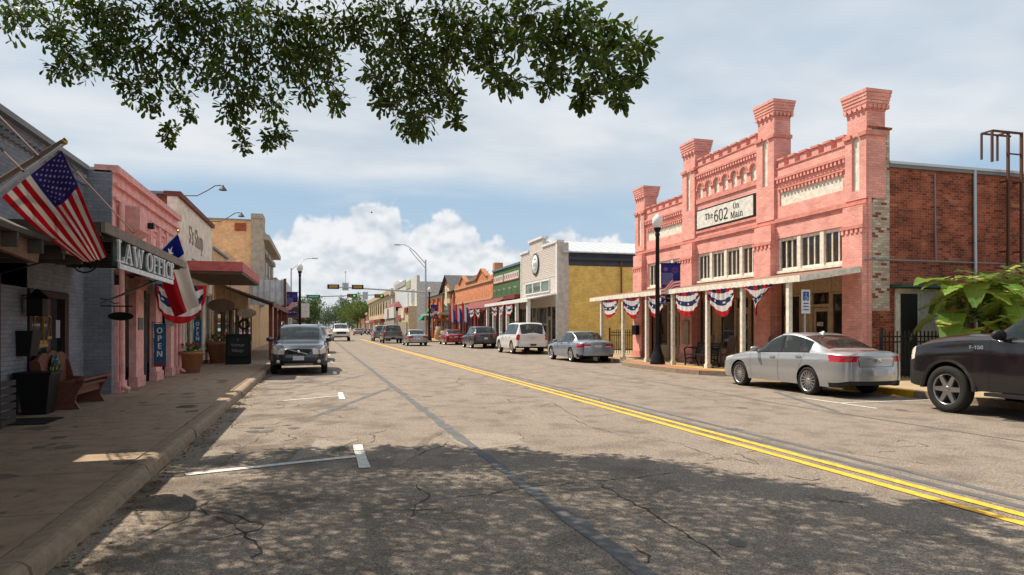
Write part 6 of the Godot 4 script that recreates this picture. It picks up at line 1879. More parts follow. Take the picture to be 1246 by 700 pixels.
func car(s: Dictionary, label: String, group: String, at: Vector3, turn: float) -> Node3D:
	var o := thing(s.kind, label, s.cat, group)
	var h: float = s.L * 0.5
	var zs := []
	var z := -h
	while z < h + 0.001:
		zs.append(z); z += s.get("step", 0.05)
	zs.append(h)
	for a in [s.zf, s.zr]:
		for e in [-s.ar - 0.001, -s.ar + 0.001, -s.ar + 0.03, s.ar - 0.03, s.ar - 0.001, s.ar + 0.001, -s.ar * 0.93, s.ar * 0.93]:
			zs.append(a + e)
	for e in [0.004, 0.012, 0.025, 0.045, 0.07, 0.1]:
		zs.append(-h + e); zs.append(h - e)
	for e in s.cuts: zs.append(e)
	zs.sort()
	var rows := []
	var last := -99.0
	for q in zs:
		if q - last > 0.0015:
			rows.append(section(s, q)); last = q
	var bits := {}
	var put := func(name: String, a, b, c, d):
		if not bits.has(name): bits[name] = B.new(true)
		bits[name].quad(a, b, c, d)
	var flip := func(p: Vector3): return Vector3(-p.x, p.y, p.z)
	var np: int = rows[0].size()
	for i in rows.size() - 1:
		for j in np - 1:
			var a: Vector3 = rows[i][j]; var b: Vector3 = rows[i + 1][j]; var c: Vector3 = rows[i + 1][j + 1]; var d: Vector3 = rows[i][j + 1]
			var mid := (a + b + c + d) * 0.25
			var up: bool = j >= SIDE.size()
			var g := 0.0
			if up: g = (UPY[j - SIDE.size()] + UPY[mini(j - SIDE.size() + 1, UPY.size() - 1)]) * 0.5
			var name: String = s.pick.call("upper" if up else "side", mid, g, j - SIDE.size() if up else j)
			put.call(name, a, d, c, b)
			put.call(name, flip.call(a), flip.call(b), flip.call(c), flip.call(d))
	# front and tail: a grid across between the two edges, slightly bowed
	var nc := 24
	for e in [0, 1]:
		var row: PackedVector3Array = rows[0] if e == 0 else rows[-1]
		var sg := -1.0 if e == 0 else 1.0
		var pt := func(j, k):
			var p: Vector3 = row[j]
			var u := float(k) / nc * 2.0 - 1.0
			var vy := clampf((p.y - row[0].y) / maxf(row[np - 1].y - row[0].y, 0.01), 0, 1)
			var bow: float = (s.bow if e == 0 else s.tailbow) * (1.0 - u * u) + 0.015 * (1.0 - pow(absf(u), 4.0)) * (1.0 - pow(absf(vy * 2.0 - 1.0), 5.0))
			if e == 0 and s.has("nose"): bow += s.nose.call(p.y)
			if e == 1 and s.has("tail"): bow += s.tail.call(p.y)
			return Vector3(p.x * u, p.y, p.z + sg * bow * smoothstep(1.0, 0.6, absf(u)))
		for j in np - 1:
			for k in nc:
				var a: Vector3 = pt.call(j, k); var b: Vector3 = pt.call(j, k + 1); var c: Vector3 = pt.call(j + 1, k + 1); var d: Vector3 = pt.call(j + 1, k)
				var name: String = s.pick.call("front" if e == 0 else "tail", (a + b + c + d) * 0.25, 0.0, j)
				if e == 0: put.call(name, a, b, c, d)
				else: put.call(name, a, d, c, b)
	var col := {"body": s.paint, "glass": glass("car_glass", 0.012, 0.018, 0.017, 0.62), "trim": plain("car_trim", 0.02, 0.02, 0.021, 0.55), "pillar": plain("car_pillar", 0.012, 0.012, 0.013, 0.3), "headlight": gloss("lens_clear", 0.62, 0.56, 0.46, 0.0, 0.2), "indicator": gloss("lens_amber", 0.5, 0.2, 0.05, 0.0, 0.2), "taillight": gloss("lens_red", 0.42, 0.008, 0.02, 0.0, 0.2), "grille": plain("car_grille", 0.015, 0.015, 0.016, 0.4), "chrome": plain("chrome", 0.62, 0.63, 0.64, 0.15, 1.0), "plate": plain("plate_white", 0.5, 0.52, 0.54, 0.5), "cladding": plain("cladding", 0.045, 0.047, 0.05, 0.6), "fog": gloss("lens_clear", 0.62, 0.56, 0.46, 0.0, 0.2), "skid": plain("skid", 0.30, 0.30, 0.29, 0.5), "gap": plain("seam_black", 0.006, 0.006, 0.006, 0.8), "reverse": gloss("lens_white", 0.55, 0.5, 0.48, 0.0, 0.2)}
	for k in bits:
		var m: Material = s.colors[k] if s.has("colors") and s.colors.has(k) else col.get(k.split("_")[0], col.body)
		var pr := part(o, k, bits[k], m)
		if not k in ["body", "windshield", "rear_window", "roof"]: stuff(pr)
	# dark floor under the body, and seats
	var fl := B.new()
	fl.box(Vector3(0, s.sill + 0.06, 0), Vector3(s.W * 0.80, 0.1, s.L * 0.86))
	part(o, "underbody", fl, plain("under_black", 0.01, 0.01, 0.01, 0.9))
	for a in [s.zf, s.zr]:
		for sd in [-1, 1]:
			var wb := B.new()   # wheel housing
			var n := 10
			for k in n:
				var u := PI * k / n; var v := PI * (k + 1) / n
				var rr: float = s.ar + 0.01
				var p0 := Vector3(sd * (s.W * 0.5 - 0.05), s.wr + sin(u) * rr, a + cos(u) * rr); var p1 := Vector3(sd * (s.W * 0.5 - 0.05), s.wr + sin(v) * rr, a + cos(v) * rr)
				var inn := Vector3(-sd * 0.32, 0, 0)
				wb.quad(p0, p0 + inn, p1 + inn, p1); wb.tri(p0 + inn, Vector3(sd * (s.W * 0.5 - 0.37), s.wr, a), p1 + inn)
			part(o, "wheel_housing", wb, plain("under_black", 0.01, 0.01, 0.01, 0.9))
	if s.get("seats", true):
		for q in [[s.seat, -0.36], [s.seat, 0.36], [s.seat + 0.9, -0.36], [s.seat + 0.9, 0.36]]:
			var sb := B.new()
			sb.box(Vector3(q[1], prof(s.belt, q[0]) - 0.12, q[0]), Vector3(0.46, 0.5, 0.14), Basis(Vector3.RIGHT, -0.2)); sb.box(Vector3(q[1], prof(s.belt, q[0]) + 0.22, q[0] + 0.05), Vector3(0.24, 0.17, 0.09), Basis(Vector3.RIGHT, -0.2))
			part(o, "seat", sb, s.seatm if s.has("seatm") else plain("seat_grey", 0.12, 0.12, 0.115, 0.8))
		var db := B.new()
		db.box(Vector3(0, prof(s.belt, s.seat - 0.8) - 0.08, s.seat - 0.85), Vector3(s.W * 0.78, 0.16, 0.4))
		part(o, "dashboard", db, plain("dash", 0.03, 0.03, 0.03, 0.8))
	for w in [[s.zf, -1], [s.zf, 1], [s.zr, -1], [s.zr, 1]]:
		wheel(o, Vector3(w[1] * (s.W * 0.5 - 0.115 - s.get("inset", 0.0)), s.wr, w[0]), w[1], s)
	# door seams, handles, mirrors
	for q in s.seams:
		var sb := B.new()
		for sd in [-1, 1]:
			var pts := []
			for k in 13:
				var y: float = lerpf(maxf(q[2], under(s, q[0]) + 0.01), prof(s.belt, q[0]) - 0.005, k / 12.0)
				var zz: float = lerpf(q[0], q[1], k / 12.0)
				pts.append(Vector3(sd * (side_x(s, zz, y) + 0.0015), y, zz))
			for k in 12:
				var e := Vector3(0, 0, 0.004)
				if sd > 0: sb.quad(pts[k] + e, pts[k + 1] + e, pts[k + 1] - e, pts[k] - e)
				else: sb.quad(pts[k] - e, pts[k + 1] - e, pts[k + 1] + e, pts[k] + e)
		stuff(part(o, "door_seams", sb, col.gap))
	for q in s.handles:
		for sd in [-1, 1]:
			var hb := B.new()
			var x := side_x(s, q[0], q[1])
			hb.box(Vector3(sd * (x + 0.018), q[1], q[0]), Vector3(0.025, 0.035, 0.19)); hb.box(Vector3(sd * (x + 0.004), q[1] - 0.005, q[0]), Vector3(0.012, 0.07, 0.12))
			part(o, "door_handle", hb, s.get("handlem", s.paint))
	for sd in [-1, 1]:
		var mb := B.new(true)
		var mz: float = s.mirror
		var x := side_x(s, mz, prof(s.belt, mz))
		var c := Vector3(sd * (x + 0.13), prof(s.belt, mz) + 0.10, mz)
		var k2: float = s.get("mirror_size", 1.0)
		mb.lathe(c, [[0.0, -0.07], [0.055, -0.06], [0.08, -0.02], [0.085, 0.04], [0.0, 0.045]], 12, Basis(Vector3.RIGHT, PI / 2) * Basis.from_scale(Vector3(1.25, 0.9, 0.85) * k2))
		mb.smooth(false)
		mb.bar(c - Vector3(sd * 0.06, 0.04, 0), Vector3(sd * (x - 0.03), prof(s.belt, mz) + 0.01, mz), 0.05, 0.04)
		part(o, "mirror", mb, s.get("mirrorm", s.paint))
	if s.has("extra"):
		s.extra.call(o, s)
	o.position = at
	o.rotation.y = turn
	return o
func wheel(parent: Node, c: Vector3, sd: float, s: Dictionary) -> void:
	var w := node(parent, "wheel", c)
	var r: float = s.wr; var rim: float = r * s.get("rim", 0.68)
	var tb := B.new()
	var ax := Basis(Vector3(0, 0, 1), -sd * PI / 2)   # the lathe's height axis points outwards
	tb.lathe(Vector3.ZERO, [[rim * 0.98, 0.085], [rim + 0.012, 0.105], [(rim + r) * 0.5, 0.112], [r - 0.02, 0.1], [r - 0.002, 0.075], [r, 0.03], [r, -0.05], [r - 0.01, -0.09], [rim, -0.1]], 32, ax)
	part(w, "tyre", tb, plain("rubber_tyre", 0.022, 0.021, 0.02, 0.85))
	var metal: Material = s.get("rimm", plain("alloy", 0.50, 0.50, 0.51, 0.3, 0.85))
	var rb := B.new()
	rb.lathe(Vector3.ZERO, [[rim, 0.1], [rim * 0.97, 0.1], [rim * 0.93, 0.075], [rim * 0.9, -0.06]], 32, ax)
	rb.lathe(Vector3.ZERO, [[0.0, 0.085], [0.04, 0.085], [0.065, 0.075], [0.075, 0.03]], 16, ax)
	part(w, "rim", rb, metal)
	var n: int = s.get("spokes", 7)
	for k in n:
		var a := TAU * (k + 0.5) / n
		var dir := Vector3(0, cos(a), sin(a))
		var tan := Vector3(0, -sin(a), cos(a))
		var o := Vector3(sd, 0, 0)
		var sb := B.new()
		var w0: float = s.get("spoke_w", 0.03); var w1: float = w0 * s.get("spoke_t", 1.0)
		var i0 := dir * 0.045; var i1 := dir * rim * 0.965
		sb.hexa([i0 - tan * w0 + o * 0.03, i0 + tan * w0 + o * 0.03, i1 + tan * w1 + o * 0.03, i1 - tan * w1 + o * 0.03, i0 - tan * w0 * 0.8 + o * 0.078, i0 + tan * w0 * 0.8 + o * 0.078, i1 + tan * w1 * 0.8 + o * 0.086, i1 - tan * w1 * 0.8 + o * 0.086])
		part(w, "spoke", sb, metal)
	var db := B.new()
	db.lathe(Vector3.ZERO, [[0.0, 0.0], [rim * 0.55, 0.0], [rim * 0.95, -0.03]], 20, ax)
	part(w, "brake_disc", db, plain("disc_dark", 0.03, 0.03, 0.03, 0.6, 0.3))

# what each face of a body belongs to: painted metal, glass, lamp, trim
func sedan_pick(s: Dictionary) -> Callable:
	return func(where: String, p: Vector3, g: float, j: int) -> String:
		var ax := absf(p.x)
		match where:
			"upper":
				if p.z > s.ws[0] and p.z < s.rg[1]:
					if j >= 8 and p.z < s.ws[1]: return "windshield"
					if j >= 8 and p.z > s.rg[0]: return "rear_window"
					if j == 0 and p.z > s.sw[0] and p.z < s.sw[1]: return "pillar"
					if j >= 1 and j <= 6 and p.z > s.sw[0] and p.z < s.sw[1]:
						for q in s.pillars:
							if p.z > q[0] and p.z < q[1]: return "pillar"
						return "side_window"
				if s.has("lamp_up"): return s.lamp_up.call(p, ax)
			"side":
				if p.y < s.skirt and s.get("clad", false): return "cladding"
				if p.z > s.L * 0.5 - 0.42 and p.y < s.sill + 0.14: return "trim"
				return s.lamp_side.call(p)
			"front": return s.face.call(p, ax)
			"tail": return s.back.call(p, ax)
		return "body"

func build_cars() -> void:
	var win := glass("car_glass", 0.012, 0.018, 0.017, 0.62)
	var gl := {"windshield": win, "rear_window": win, "side_window": win}
	# ---- silver saloon before the hall
	var a := {"kind": "silver_saloon", "cat": "car", "L": 4.83, "W": 1.86, "wr": 0.335, "ar": 0.385, "zf": -1.42, "zr": 1.32, "sill": 0.24, "ft": 0.75, "fa": 0.32, "rt": 0.62, "ra": 0.27, "bow": 0.10, "tailbow": 0.08, "mid": 0.1, "seat": 0.0, "mirror": -0.62, "tumble": 0.985, "crease": 0.78, "step": 0.04,
		"belt": [[-2.42, 0.66], [-2.2, 0.76], [-1.5, 0.87], [-0.8, 0.935], [0.2, 0.97], [1.2, 1.0], [1.9, 1.01], [2.42, 0.98]],
		"top": [[-2.42, 0.70], [-2.1, 0.84], [-1.4, 0.97], [-0.98, 1.02], [-0.6, 1.22], [-0.1, 1.43], [0.35, 1.485], [0.75, 1.46], [1.2, 1.34], [1.65, 1.15], [1.92, 1.075], [2.25, 1.06], [2.42, 1.03]],
		"ws": [-0.95, -0.12], "rg": [0.92, 1.72], "sw": [-0.72, 1.30], "pillars": [[0.20, 0.29], [0.86, 0.89]], "cuts": [0.20, 0.29, 0.86, 0.89, -0.95, -0.12, 0.92, 1.72, 1.30, -0.72], "skirt": 0.0,
		"seams": [[-0.88, -0.92, 0.28], [0.24, 0.25, 0.28], [1.0, 1.2, 0.55]], "handles": [[0.02, 0.86], [1.0, 0.90]], "spokes": 15, "spoke_w": 0.016, "rim": 0.74}
	a.paint = gloss("paint_silver", 0.43, 0.445, 0.46, 0.6, 0.30)
	a.colors = gl
	a.seatm = plain("seat_beige", 0.28, 0.25, 0.2, 0.8)
	a.lamp_side = func(p): return "taillight" if p.z > 1.93 + (0.97 - p.y) * 1.0 and p.y > 0.80 and p.y < 0.965 else ("headlight" if p.z < -1.75 and p.y > 0.64 and p.y > 0.72 + (p.z + 2.2) * 0.2 else "body")
	a.face = func(p, ax): return "grille" if ax < 0.42 and p.y > 0.42 and p.y < 0.68 else ("headlight" if ax > 0.5 and p.y > 0.58 else "body")
	a.tail = func(y): return 0.025 * smoothstep(0.74, 0.60, y)
	a.back = func(p, ax): return "taillight" if ax > 0.44 + (0.96 - p.y) * 0.6 and p.y > 0.80 and p.y < 0.965 else ("trim" if p.y < 0.40 else ("plate" if ax < 0.19 and p.y > 0.55 and p.y < 0.67 else "body"))
	a.extra = func(o, s):
		var b := B.new(); b.box(Vector3(0, 0.905, 2.555), Vector3(0.72, 0.022, 0.03))
		part(o, "boot_handle", b, plain("chrome", 0.62, 0.63, 0.64, 0.15, 1.0))
		b = B.new(); b.lathe(Vector3(0, 0.86, 2.56), [[0, 0.02], [0.045, 0.02], [0.05, 0]], 14, Basis(Vector3.RIGHT, PI / 2))
		part(o, "badge", b, plain("chrome", 0.62, 0.63, 0.64, 0.15, 1.0))
		b = B.new(); b.hexa([Vector3(-0.02, 1.46, 0.62), Vector3(0.02, 1.46, 0.62), Vector3(0.02, 1.45, 0.8), Vector3(-0.02, 1.45, 0.8), Vector3(-0.008, 1.52, 0.78), Vector3(0.008, 1.52, 0.78), Vector3(0.008, 1.51, 0.82), Vector3(-0.008, 1.51, 0.82)])
		part(o, "roof_aerial", b, plain("trim_white", 0.72, 0.72, 0.69))
		for q in [[-0.46, 0.72, -0.50, 0.97], [0.46, 0.72, 0.50, 0.97], [-0.46, 0.72, 0.46, 0.72]]:
			b = B.new()
			var zz := func(x): return 2.42 + 0.08 * (1.0 - pow(x / 0.68, 2.0)) * smoothstep(1.0, 0.6, absf(x) / 0.68) + 0.017
			for i in 8:
				var p0 := Vector2(q[0], q[1]).lerp(Vector2(q[2], q[3]), i / 8.0); var p1 := Vector2(q[0], q[1]).lerp(Vector2(q[2], q[3]), (i + 1) / 8.0)
				b.bar(Vector3(p0.x, p0.y, zz.call(p0.x)), Vector3(p1.x, p1.y, zz.call(p1.x)), 0.007, 0.007)
			part(o, "boot_seam", b, plain("seam_black", 0.006, 0.006, 0.006, 0.8))
		b = B.new(); b.box(Vector3(0, 1.07, 2.2), Vector3(0.36, 0.02, 0.06))
		part(o, "brake_light", b, gloss("lens_red", 0.42, 0.008, 0.02))
		b = B.new(); b.box(Vector3(0, 0.60, 2.60), Vector3(0.38, 0.15, 0.012))
		part(o, "number_plate", b, plain("plate_white", 0.5, 0.52, 0.54, 0.5))
	a.pick = sedan_pick(a)
	car(a, "silver saloon car parked before the crenellated hall", "cars parked on the sunny side", P(12.12, 0, 15.05), 0.0)
	# ---- light blue-silver saloon
	var c := a.duplicate()
	c.kind = "pale_saloon"; c.L = 4.82; c.W = 1.82; c.zf = -1.45; c.zr = 1.29; c.spokes = 5; c.spoke_w = 0.045; c.ra = 0.2; c.rt = 0.5; c.step = 0.07
	c.belt = [[-2.41, 0.62], [-2.1, 0.72], [-1.2, 0.84], [-0.2, 0.89], [1.0, 0.93], [2.41, 0.90]]
	c.top = [[-2.41, 0.66], [-2.0, 0.80], [-1.3, 0.92], [-1.0, 0.96], [-0.6, 1.16], [-0.15, 1.38], [0.35, 1.45], [0.95, 1.41], [1.3, 1.25], [1.62, 1.05], [1.9, 1.0], [2.3, 0.98], [2.41, 0.95]]
	c.ws = [-0.98, -0.15]; c.rg = [0.98, 1.62]; c.sw = [-0.7, 1.35]; c.pillars = [[0.25, 0.33], [0.92, 0.96]]
	c.paint = gloss("paint_pale", 0.27, 0.31, 0.37, 0.5, 0.36)
	c.lamp_side = func(p): return "taillight" if p.z > 2.05 and p.y > 0.70 and p.y < 0.84 else ("headlight" if p.z < -1.9 and p.y > 0.6 else "body")
	c.back = func(p, ax): return ("taillight" if p.y > 0.76 or ax > 0.66 else "reverse") if ax > 0.36 and p.y > 0.70 and p.y < 0.84 else ("plate" if ax < 0.18 and p.y > 0.70 and p.y < 0.81 else ("trim" if p.y < 0.36 else "body"))
	c.extra = func(o, s): pass
	c.pick = sedan_pick(c)
	car(c, "pale blue saloon car parked before the yellow wall", "cars parked on the sunny side", P(12.2, 0, 31.2), 0.0)
	# ---- moving grey-silver saloon
	var m := c.duplicate()
	m.kind = "grey_saloon"; m.paint = gloss("paint_grey_silver", 0.33, 0.34, 0.34, 0.4, 0.34); m.step = 0.1
	m.back = func(p, ax): return "taillight" if ax > 0.42 and p.y > 0.72 and p.y < 0.88 else ("plate" if ax < 0.18 and p.y > 0.60 and p.y < 0.7 else ("trim" if p.y < 0.36 else "body"))
	m.pick = sedan_pick(m)
	car(m, "grey silver saloon driving away behind the dark pickup", "cars driving along the street", P(8.35, 0, 62), 0.0)
	# ---- red saloon
	var r := c.duplicate()
	r.kind = "red_saloon"; r.paint = gloss("paint_red", 0.30, 0.012, 0.025, 0.25, 0.34); r.step = 0.1
	r.pick = sedan_pick(r)
	car(r, "dark red saloon parked beside the tan barrels", "cars parked on the sunny side", P(12.2, 0, 64.5), 0.0)
	# ---- estate-like big white wagon
	var t := a.duplicate()
	t.kind = "white_wagon"; t.cat = "suv"; t.L = 5.13; t.W = 2.01; t.wr = 0.40; t.ar = 0.46; t.zf = -1.55; t.zr = 1.40; t.sill = 0.36; t.ra = 0.12; t.rt = 0.3; t.fa = 0.2; t.ft = 0.6; t.mid = -0.2; t.mirror = -0.75; t.spokes = 5; t.spoke_w = 0.06; t.step = 0.06; t.tailbow = 0.05; t.seat = -0.1; t.mirror_size = 1.25; t.tumble = 1.02
	t.belt = [[-2.56, 0.80], [-2.3, 0.98], [-1.2, 1.12], [-0.6, 1.17], [2.2, 1.2], [2.56, 1.2]]
	t.top = [[-2.56, 0.86], [-2.3, 1.06], [-1.4, 1.19], [-1.02, 1.23], [-0.7, 1.50], [-0.35, 1.78], [0.1, 1.90], [1.2, 1.93], [2.0, 1.91], [2.26, 1.86], [2.42, 1.62], [2.54, 1.27], [2.56, 1.22]]
	t.ws = [-1.02, -0.32]; t.rg = [2.27, 2.53]; t.sw = [-0.78, 2.2]; t.pillars = [[0.2, 0.3], [1.02, 1.12], [1.98, 2.03]]; t.cuts = [0.2, 0.3, 1.02, 1.12, 1.98, 2.03, -1.02, -0.32, 2.27, 2.33, 2.38, 2.44, 2.49, 2.53, 2.2, -0.78]
	t.seams = [[-0.95, -0.95, 0.4], [0.25, 0.25, 0.4], [1.07, 1.15, 0.8]]; t.handles = [[0.05, 1.05], [0.95, 1.06]]
	t.paint = gloss("paint_white", 0.66, 0.65, 0.62, 0.0, 0.4)
	t.lamp_side = func(p): return "taillight" if p.z > 2.42 and p.y > 0.86 else ("headlight" if p.z < -2.1 and p.y > 0.75 else "body")
	t.lamp_up = func(p, ax): return "taillight" if p.z > 2.44 and ax > 0.82 and p.y < 1.36 else "body"
	t.face = func(p, ax): return "grille" if ax < 0.62 and p.y > 0.62 and p.y < 0.84 else ("headlight" if ax > 0.64 and p.y > 0.66 else ("trim" if p.y < 0.45 else "body"))
	t.back = func(p, ax): return "taillight" if ax > 0.80 and p.y > 0.86 else ("trim" if p.y < 0.46 else ("plate" if ax < 0.17 and p.y > 0.92 and p.y < 1.04 else "body"))
	t.tail = func(y): return 0.06 * smoothstep(0.78, 0.66, y)
	t.extra = func(o, s):
		for sd in [-1, 1]:
			var b := B.new(); b.bar(Vector3(sd * 0.66, 1.98, 0.0), Vector3(sd * 0.66, 1.97, 2.0), 0.04, 0.04)
			part(o, "roof_rail", b, plain("car_trim", 0.02, 0.02, 0.021, 0.55))
		var b := B.new(); b.box(Vector3(0, 0.58, 2.74), Vector3(0.36, 0.1, 0.03))
		part(o, "tow_recess", b, plain("car_grille", 0.015, 0.015, 0.016, 0.4))
		b = B.new(); b.box(Vector3(0, 1.08, 2.64), Vector3(0.62, 0.05, 0.04))
		part(o, "tailgate_handle", b, s.paint)
	t.pick = sedan_pick(t)
	car(t, "big white wagon parked before the beige false front", "cars parked on the sunny side", P(12.3, 0, 41.5), 0.0)
	# ---- charcoal crossover
	var x := t.duplicate()
	x.kind = "charcoal_crossover"; x.L = 4.85; x.W = 1.92; x.zf = -1.45; x.zr = 1.33; x.wr = 0.37; x.ar = 0.43; x.sill = 0.32; x.step = 0.08
	x.belt = [[-2.42, 0.72], [-2.1, 0.9], [-1.0, 1.02], [0.5, 1.08], [2.1, 1.16], [2.42, 1.1]]
	x.top = [[-2.42, 0.78], [-2.1, 0.97], [-1.4, 1.08], [-1.1, 1.12], [-0.75, 1.36], [-0.3, 1.62], [0.2, 1.71], [1.1, 1.72], [1.75, 1.66], [2.1, 1.42], [2.3, 1.2], [2.42, 1.12]]
	x.ws = [-1.08, -0.3]; x.rg = [1.78, 2.26]; x.sw = [-0.8, 1.9]; x.pillars = [[0.2, 0.3], [1.02, 1.12]]; x.cuts = [0.2, 0.3, 1.02, 1.12, -1.08, -0.3, 1.78, 2.26, 1.9, -0.8]
	x.paint = gloss("paint_charcoal", 0.045, 0.047, 0.052, 0.3, 0.34)
	x.lamp_side = func(p): return "taillight" if p.z > 2.0 and p.y > 0.92 and p.y < 1.06 else "body"
	x.lamp_up = func(p, ax): return "body"
	x.back = func(p, ax): return "taillight" if ax > 0.5 and p.y > 0.92 and p.y < 1.06 else ("trim" if p.y < 0.52 else ("plate" if ax < 0.17 and p.y > 0.75 and p.y < 0.87 else "body"))
	x.extra = func(o, s): pass
	x.pick = sedan_pick(x)
	car(x, "charcoal crossover parked before the maroon canopy", "cars parked on the sunny side", P(12.25, 0, 53), 0.0)
	# ---- dark wagon facing the camera at the shaded kerb
	var v := t.duplicate()
	v.kind = "slate_wagon"; v.L = 4.8; v.W = 1.90; v.wr = 0.36; v.ar = 0.42; v.zf = -1.50; v.zr = 1.36; v.sill = 0.30; v.fa = 0.26; v.ft = 0.7; v.bow = 0.12; v.step = 0.04; v.mid = -0.1; v.skirt = 0.48; v.clad = true
	v.belt = [[-2.4, 0.86], [-2.2, 0.95], [-1.2, 1.04], [-0.6, 1.09], [2.0, 1.16], [2.4, 1.12]]
	v.top = [[-2.4, 0.90], [-2.25, 1.0], [-2.0, 1.05], [-1.5, 1.11], [-1.12, 1.17], [-0.8, 1.38], [-0.35, 1.64], [0.1, 1.72], [1.0, 1.74], [1.9, 1.70], [2.2, 1.5], [2.36, 1.2], [2.4, 1.14]]
	v.ws = [-1.1, -0.34]; v.rg = [1.95, 2.34]; v.sw = [-0.85, 1.95]; v.pillars = [[0.1, 0.2], [0.95, 1.05]]; v.cuts = [0.1, 0.2, 0.95, 1.05, -1.1, -0.34, 1.95, 2.34, -0.85]
	v.paint = gloss("paint_slate", 0.036, 0.044, 0.057, 0.4, 0.32)
	v.lamp_side = func(p): return "headlight" if p.z < -2.12 and p.y > 0.70 + (p.z + 2.4) * 0.3 else "body"
	v.face = func(p, ax): return "headlight" if ax > 0.47 and p.y > 0.70 else ("grille" if ax < 0.40 - (0.86 - p.y) * 0.3 and p.y > 0.70 and p.y < 0.875 else ("plate" if ax < 0.19 and p.y > 0.52 and p.y < 0.64 else ("skid" if ax < 0.46 and p.y < 0.40 else ("gap" if p.y > 0.63 and p.y < 0.66 else ("grille" if p.y < 0.47 and ax < 0.6 else ("cladding" if p.y < 0.62 else "body"))))))
	v.nose = func(y): return 0.06 * smoothstep(0.68, 0.62, y)
	v.extra = func(o, s):
		for sd in [-1, 1]:
			var b := B.new(); b.tube([Vector3(sd * 0.66, 1.70, -0.1), Vector3(sd * 0.66, 1.80, 0.1), Vector3(sd * 0.66, 1.82, 1.0), Vector3(sd * 0.66, 1.78, 1.8), Vector3(sd * 0.66, 1.70, 1.95)], 0.02, 0.02, 6)
			part(o, "roof_rail", b, plain("rail_grey", 0.2, 0.2, 0.2, 0.4, 0.5))
		var b := B.new(); b.bar(Vector3(-0.30, 0.71, -2.59), Vector3(0.30, 0.87, -2.57), 0.02, 0.035)
		part(o, "grille_bar", b, plain("chrome", 0.62, 0.63, 0.64, 0.15, 1.0))
		b = B.new(); b.lathe(Vector3(0, 0.79, -2.59), [[0, 0.02], [0.05, 0.02], [0.055, 0]], 14, Basis(Vector3.RIGHT, -PI / 2))
		part(o, "badge", b, plain("chrome", 0.62, 0.63, 0.64, 0.15, 1.0))
		b = B.new(); b.box(Vector3(0, 0.58, -2.66), Vector3(0.36, 0.14, 0.012))
		part(o, "number_plate", b, plain("plate_white", 0.5, 0.52, 0.54, 0.5))
		for sd in [-1, 1]:
			b = B.new(); b.lathe(Vector3(sd * 0.66, 0.46, -2.47), [[0, 0.02], [0.05, 0.015], [0.06, 0]], 12, Basis(Vector3.RIGHT, -PI / 2))
			part(o, "fog_light", b, gloss("lens_clear", 0.62, 0.56, 0.46, 0.0, 0.2))
	v.pick = sedan_pick(v)
	car(v, "slate grey wagon with roof rails parked at the shaded kerb", "cars parked on the shaded side", P(-0.66, 0, 26.6), PI)
	# ---- two cars behind it
	var n1 := c.duplicate()
	n1.kind = "maroon_saloon"; n1.paint = gloss("paint_maroon", 0.045, 0.02, 0.022, 0.3, 0.34); n1.step = 0.1
	n1.pick = sedan_pick(n1)
	car(n1, "dark maroon saloon parked behind the slate wagon", "cars parked on the shaded side", P(-0.5, 0, 35.5), PI)
	var n2 := x.duplicate()
	n2.kind = "blue_crossover"; n2.paint = gloss("paint_navy", 0.055, 0.07, 0.10, 0.4, 0.34); n2.step = 0.1
	n2.lamp_side = func(p): return "headlight" if p.z < -2.0 and p.y > 0.7 else "body"
	n2.pick = sedan_pick(n2)
	car(n2, "dark blue crossover parked behind the maroon saloon", "cars parked on the shaded side", P(-0.35, 0, 46), PI)
	# ---- pickups
	var k := a.duplicate()
	k.kind = "black_pickup"; k.cat = "pickup"; k.L = 5.9; k.W = 2.03; k.wr = 0.44; k.ar = 0.53; k.zf = -2.0; k.zr = 1.68; k.sill = 0.46; k.fa = 0.16; k.ft = 0.45; k.ra = 0.06; k.rt = 0.15; k.bow = 0.10; k.tailbow = 0.03; k.mid = -0.2; k.mirror = -0.92; k.mirror_size = 1.3; k.spokes = 6; k.spoke_w = 0.062; k.spoke_t = 0.7; k.rim = 0.66; k.step = 0.05; k.seat = -0.25; k.inset = -0.03; k.tumble = 1.03
	k.belt = [[-2.95, 1.12], [-2.75, 1.24], [-1.9, 1.36], [-1.1, 1.40], [-0.95, 1.37], [2.95, 1.40]]
	k.top = [[-2.95, 1.18], [-2.72, 1.36], [-1.9, 1.49], [-1.3, 1.53], [-0.9, 1.77], [-0.5, 2.02], [-0.1, 2.1], [0.7, 2.1], [1.02, 2.05], [1.12, 1.72], [1.2, 1.43], [1.3, 1.42], [2.95, 1.43]]
	k.ws = [-1.3, -0.45]; k.rg = [1.02, 1.19]; k.sw = [-0.98, 1.0]; k.pillars = [[0.08, 0.18], [0.95, 1.0]]; k.cuts = [0.08, 0.18, -1.3, -0.45, 1.02, 1.06, 1.1, 1.15, 1.19, 1.0, -0.98]
	k.seams = [[-1.16, -1.16, 0.5], [0.13, 0.13, 0.5], [1.12, 1.14, 0.5]]; k.handles = [[-0.1, 1.24], [0.95, 1.24]]; k.skirt = 0.0
	k.paint = gloss("paint_black", 0.006, 0.0055, 0.007, 0.0, 0.3)
	k.rimm = plain("alloy_dark", 0.34, 0.34, 0.35, 0.28, 0.9)
	k.mirrorm = plain("car_trim", 0.02, 0.02, 0.021, 0.55)
	k.seatm = plain("seat_dark", 0.03, 0.03, 0.03, 0.8)
	k.lamp_side = func(p): return "headlight" if p.z < -2.76 and p.y > 1.0 else ("taillight" if p.z > 2.8 and p.y > 0.9 else ("trim" if p.z < -2.6 and p.y < 0.74 else "body"))
	k.face = func(p, ax): return "headlight" if ax > 0.6 and p.y > 0.92 else ("grille" if p.y > 0.8 and ax < 0.6 and p.y < 1.16 else ("trim" if p.y < 0.7 else "body"))
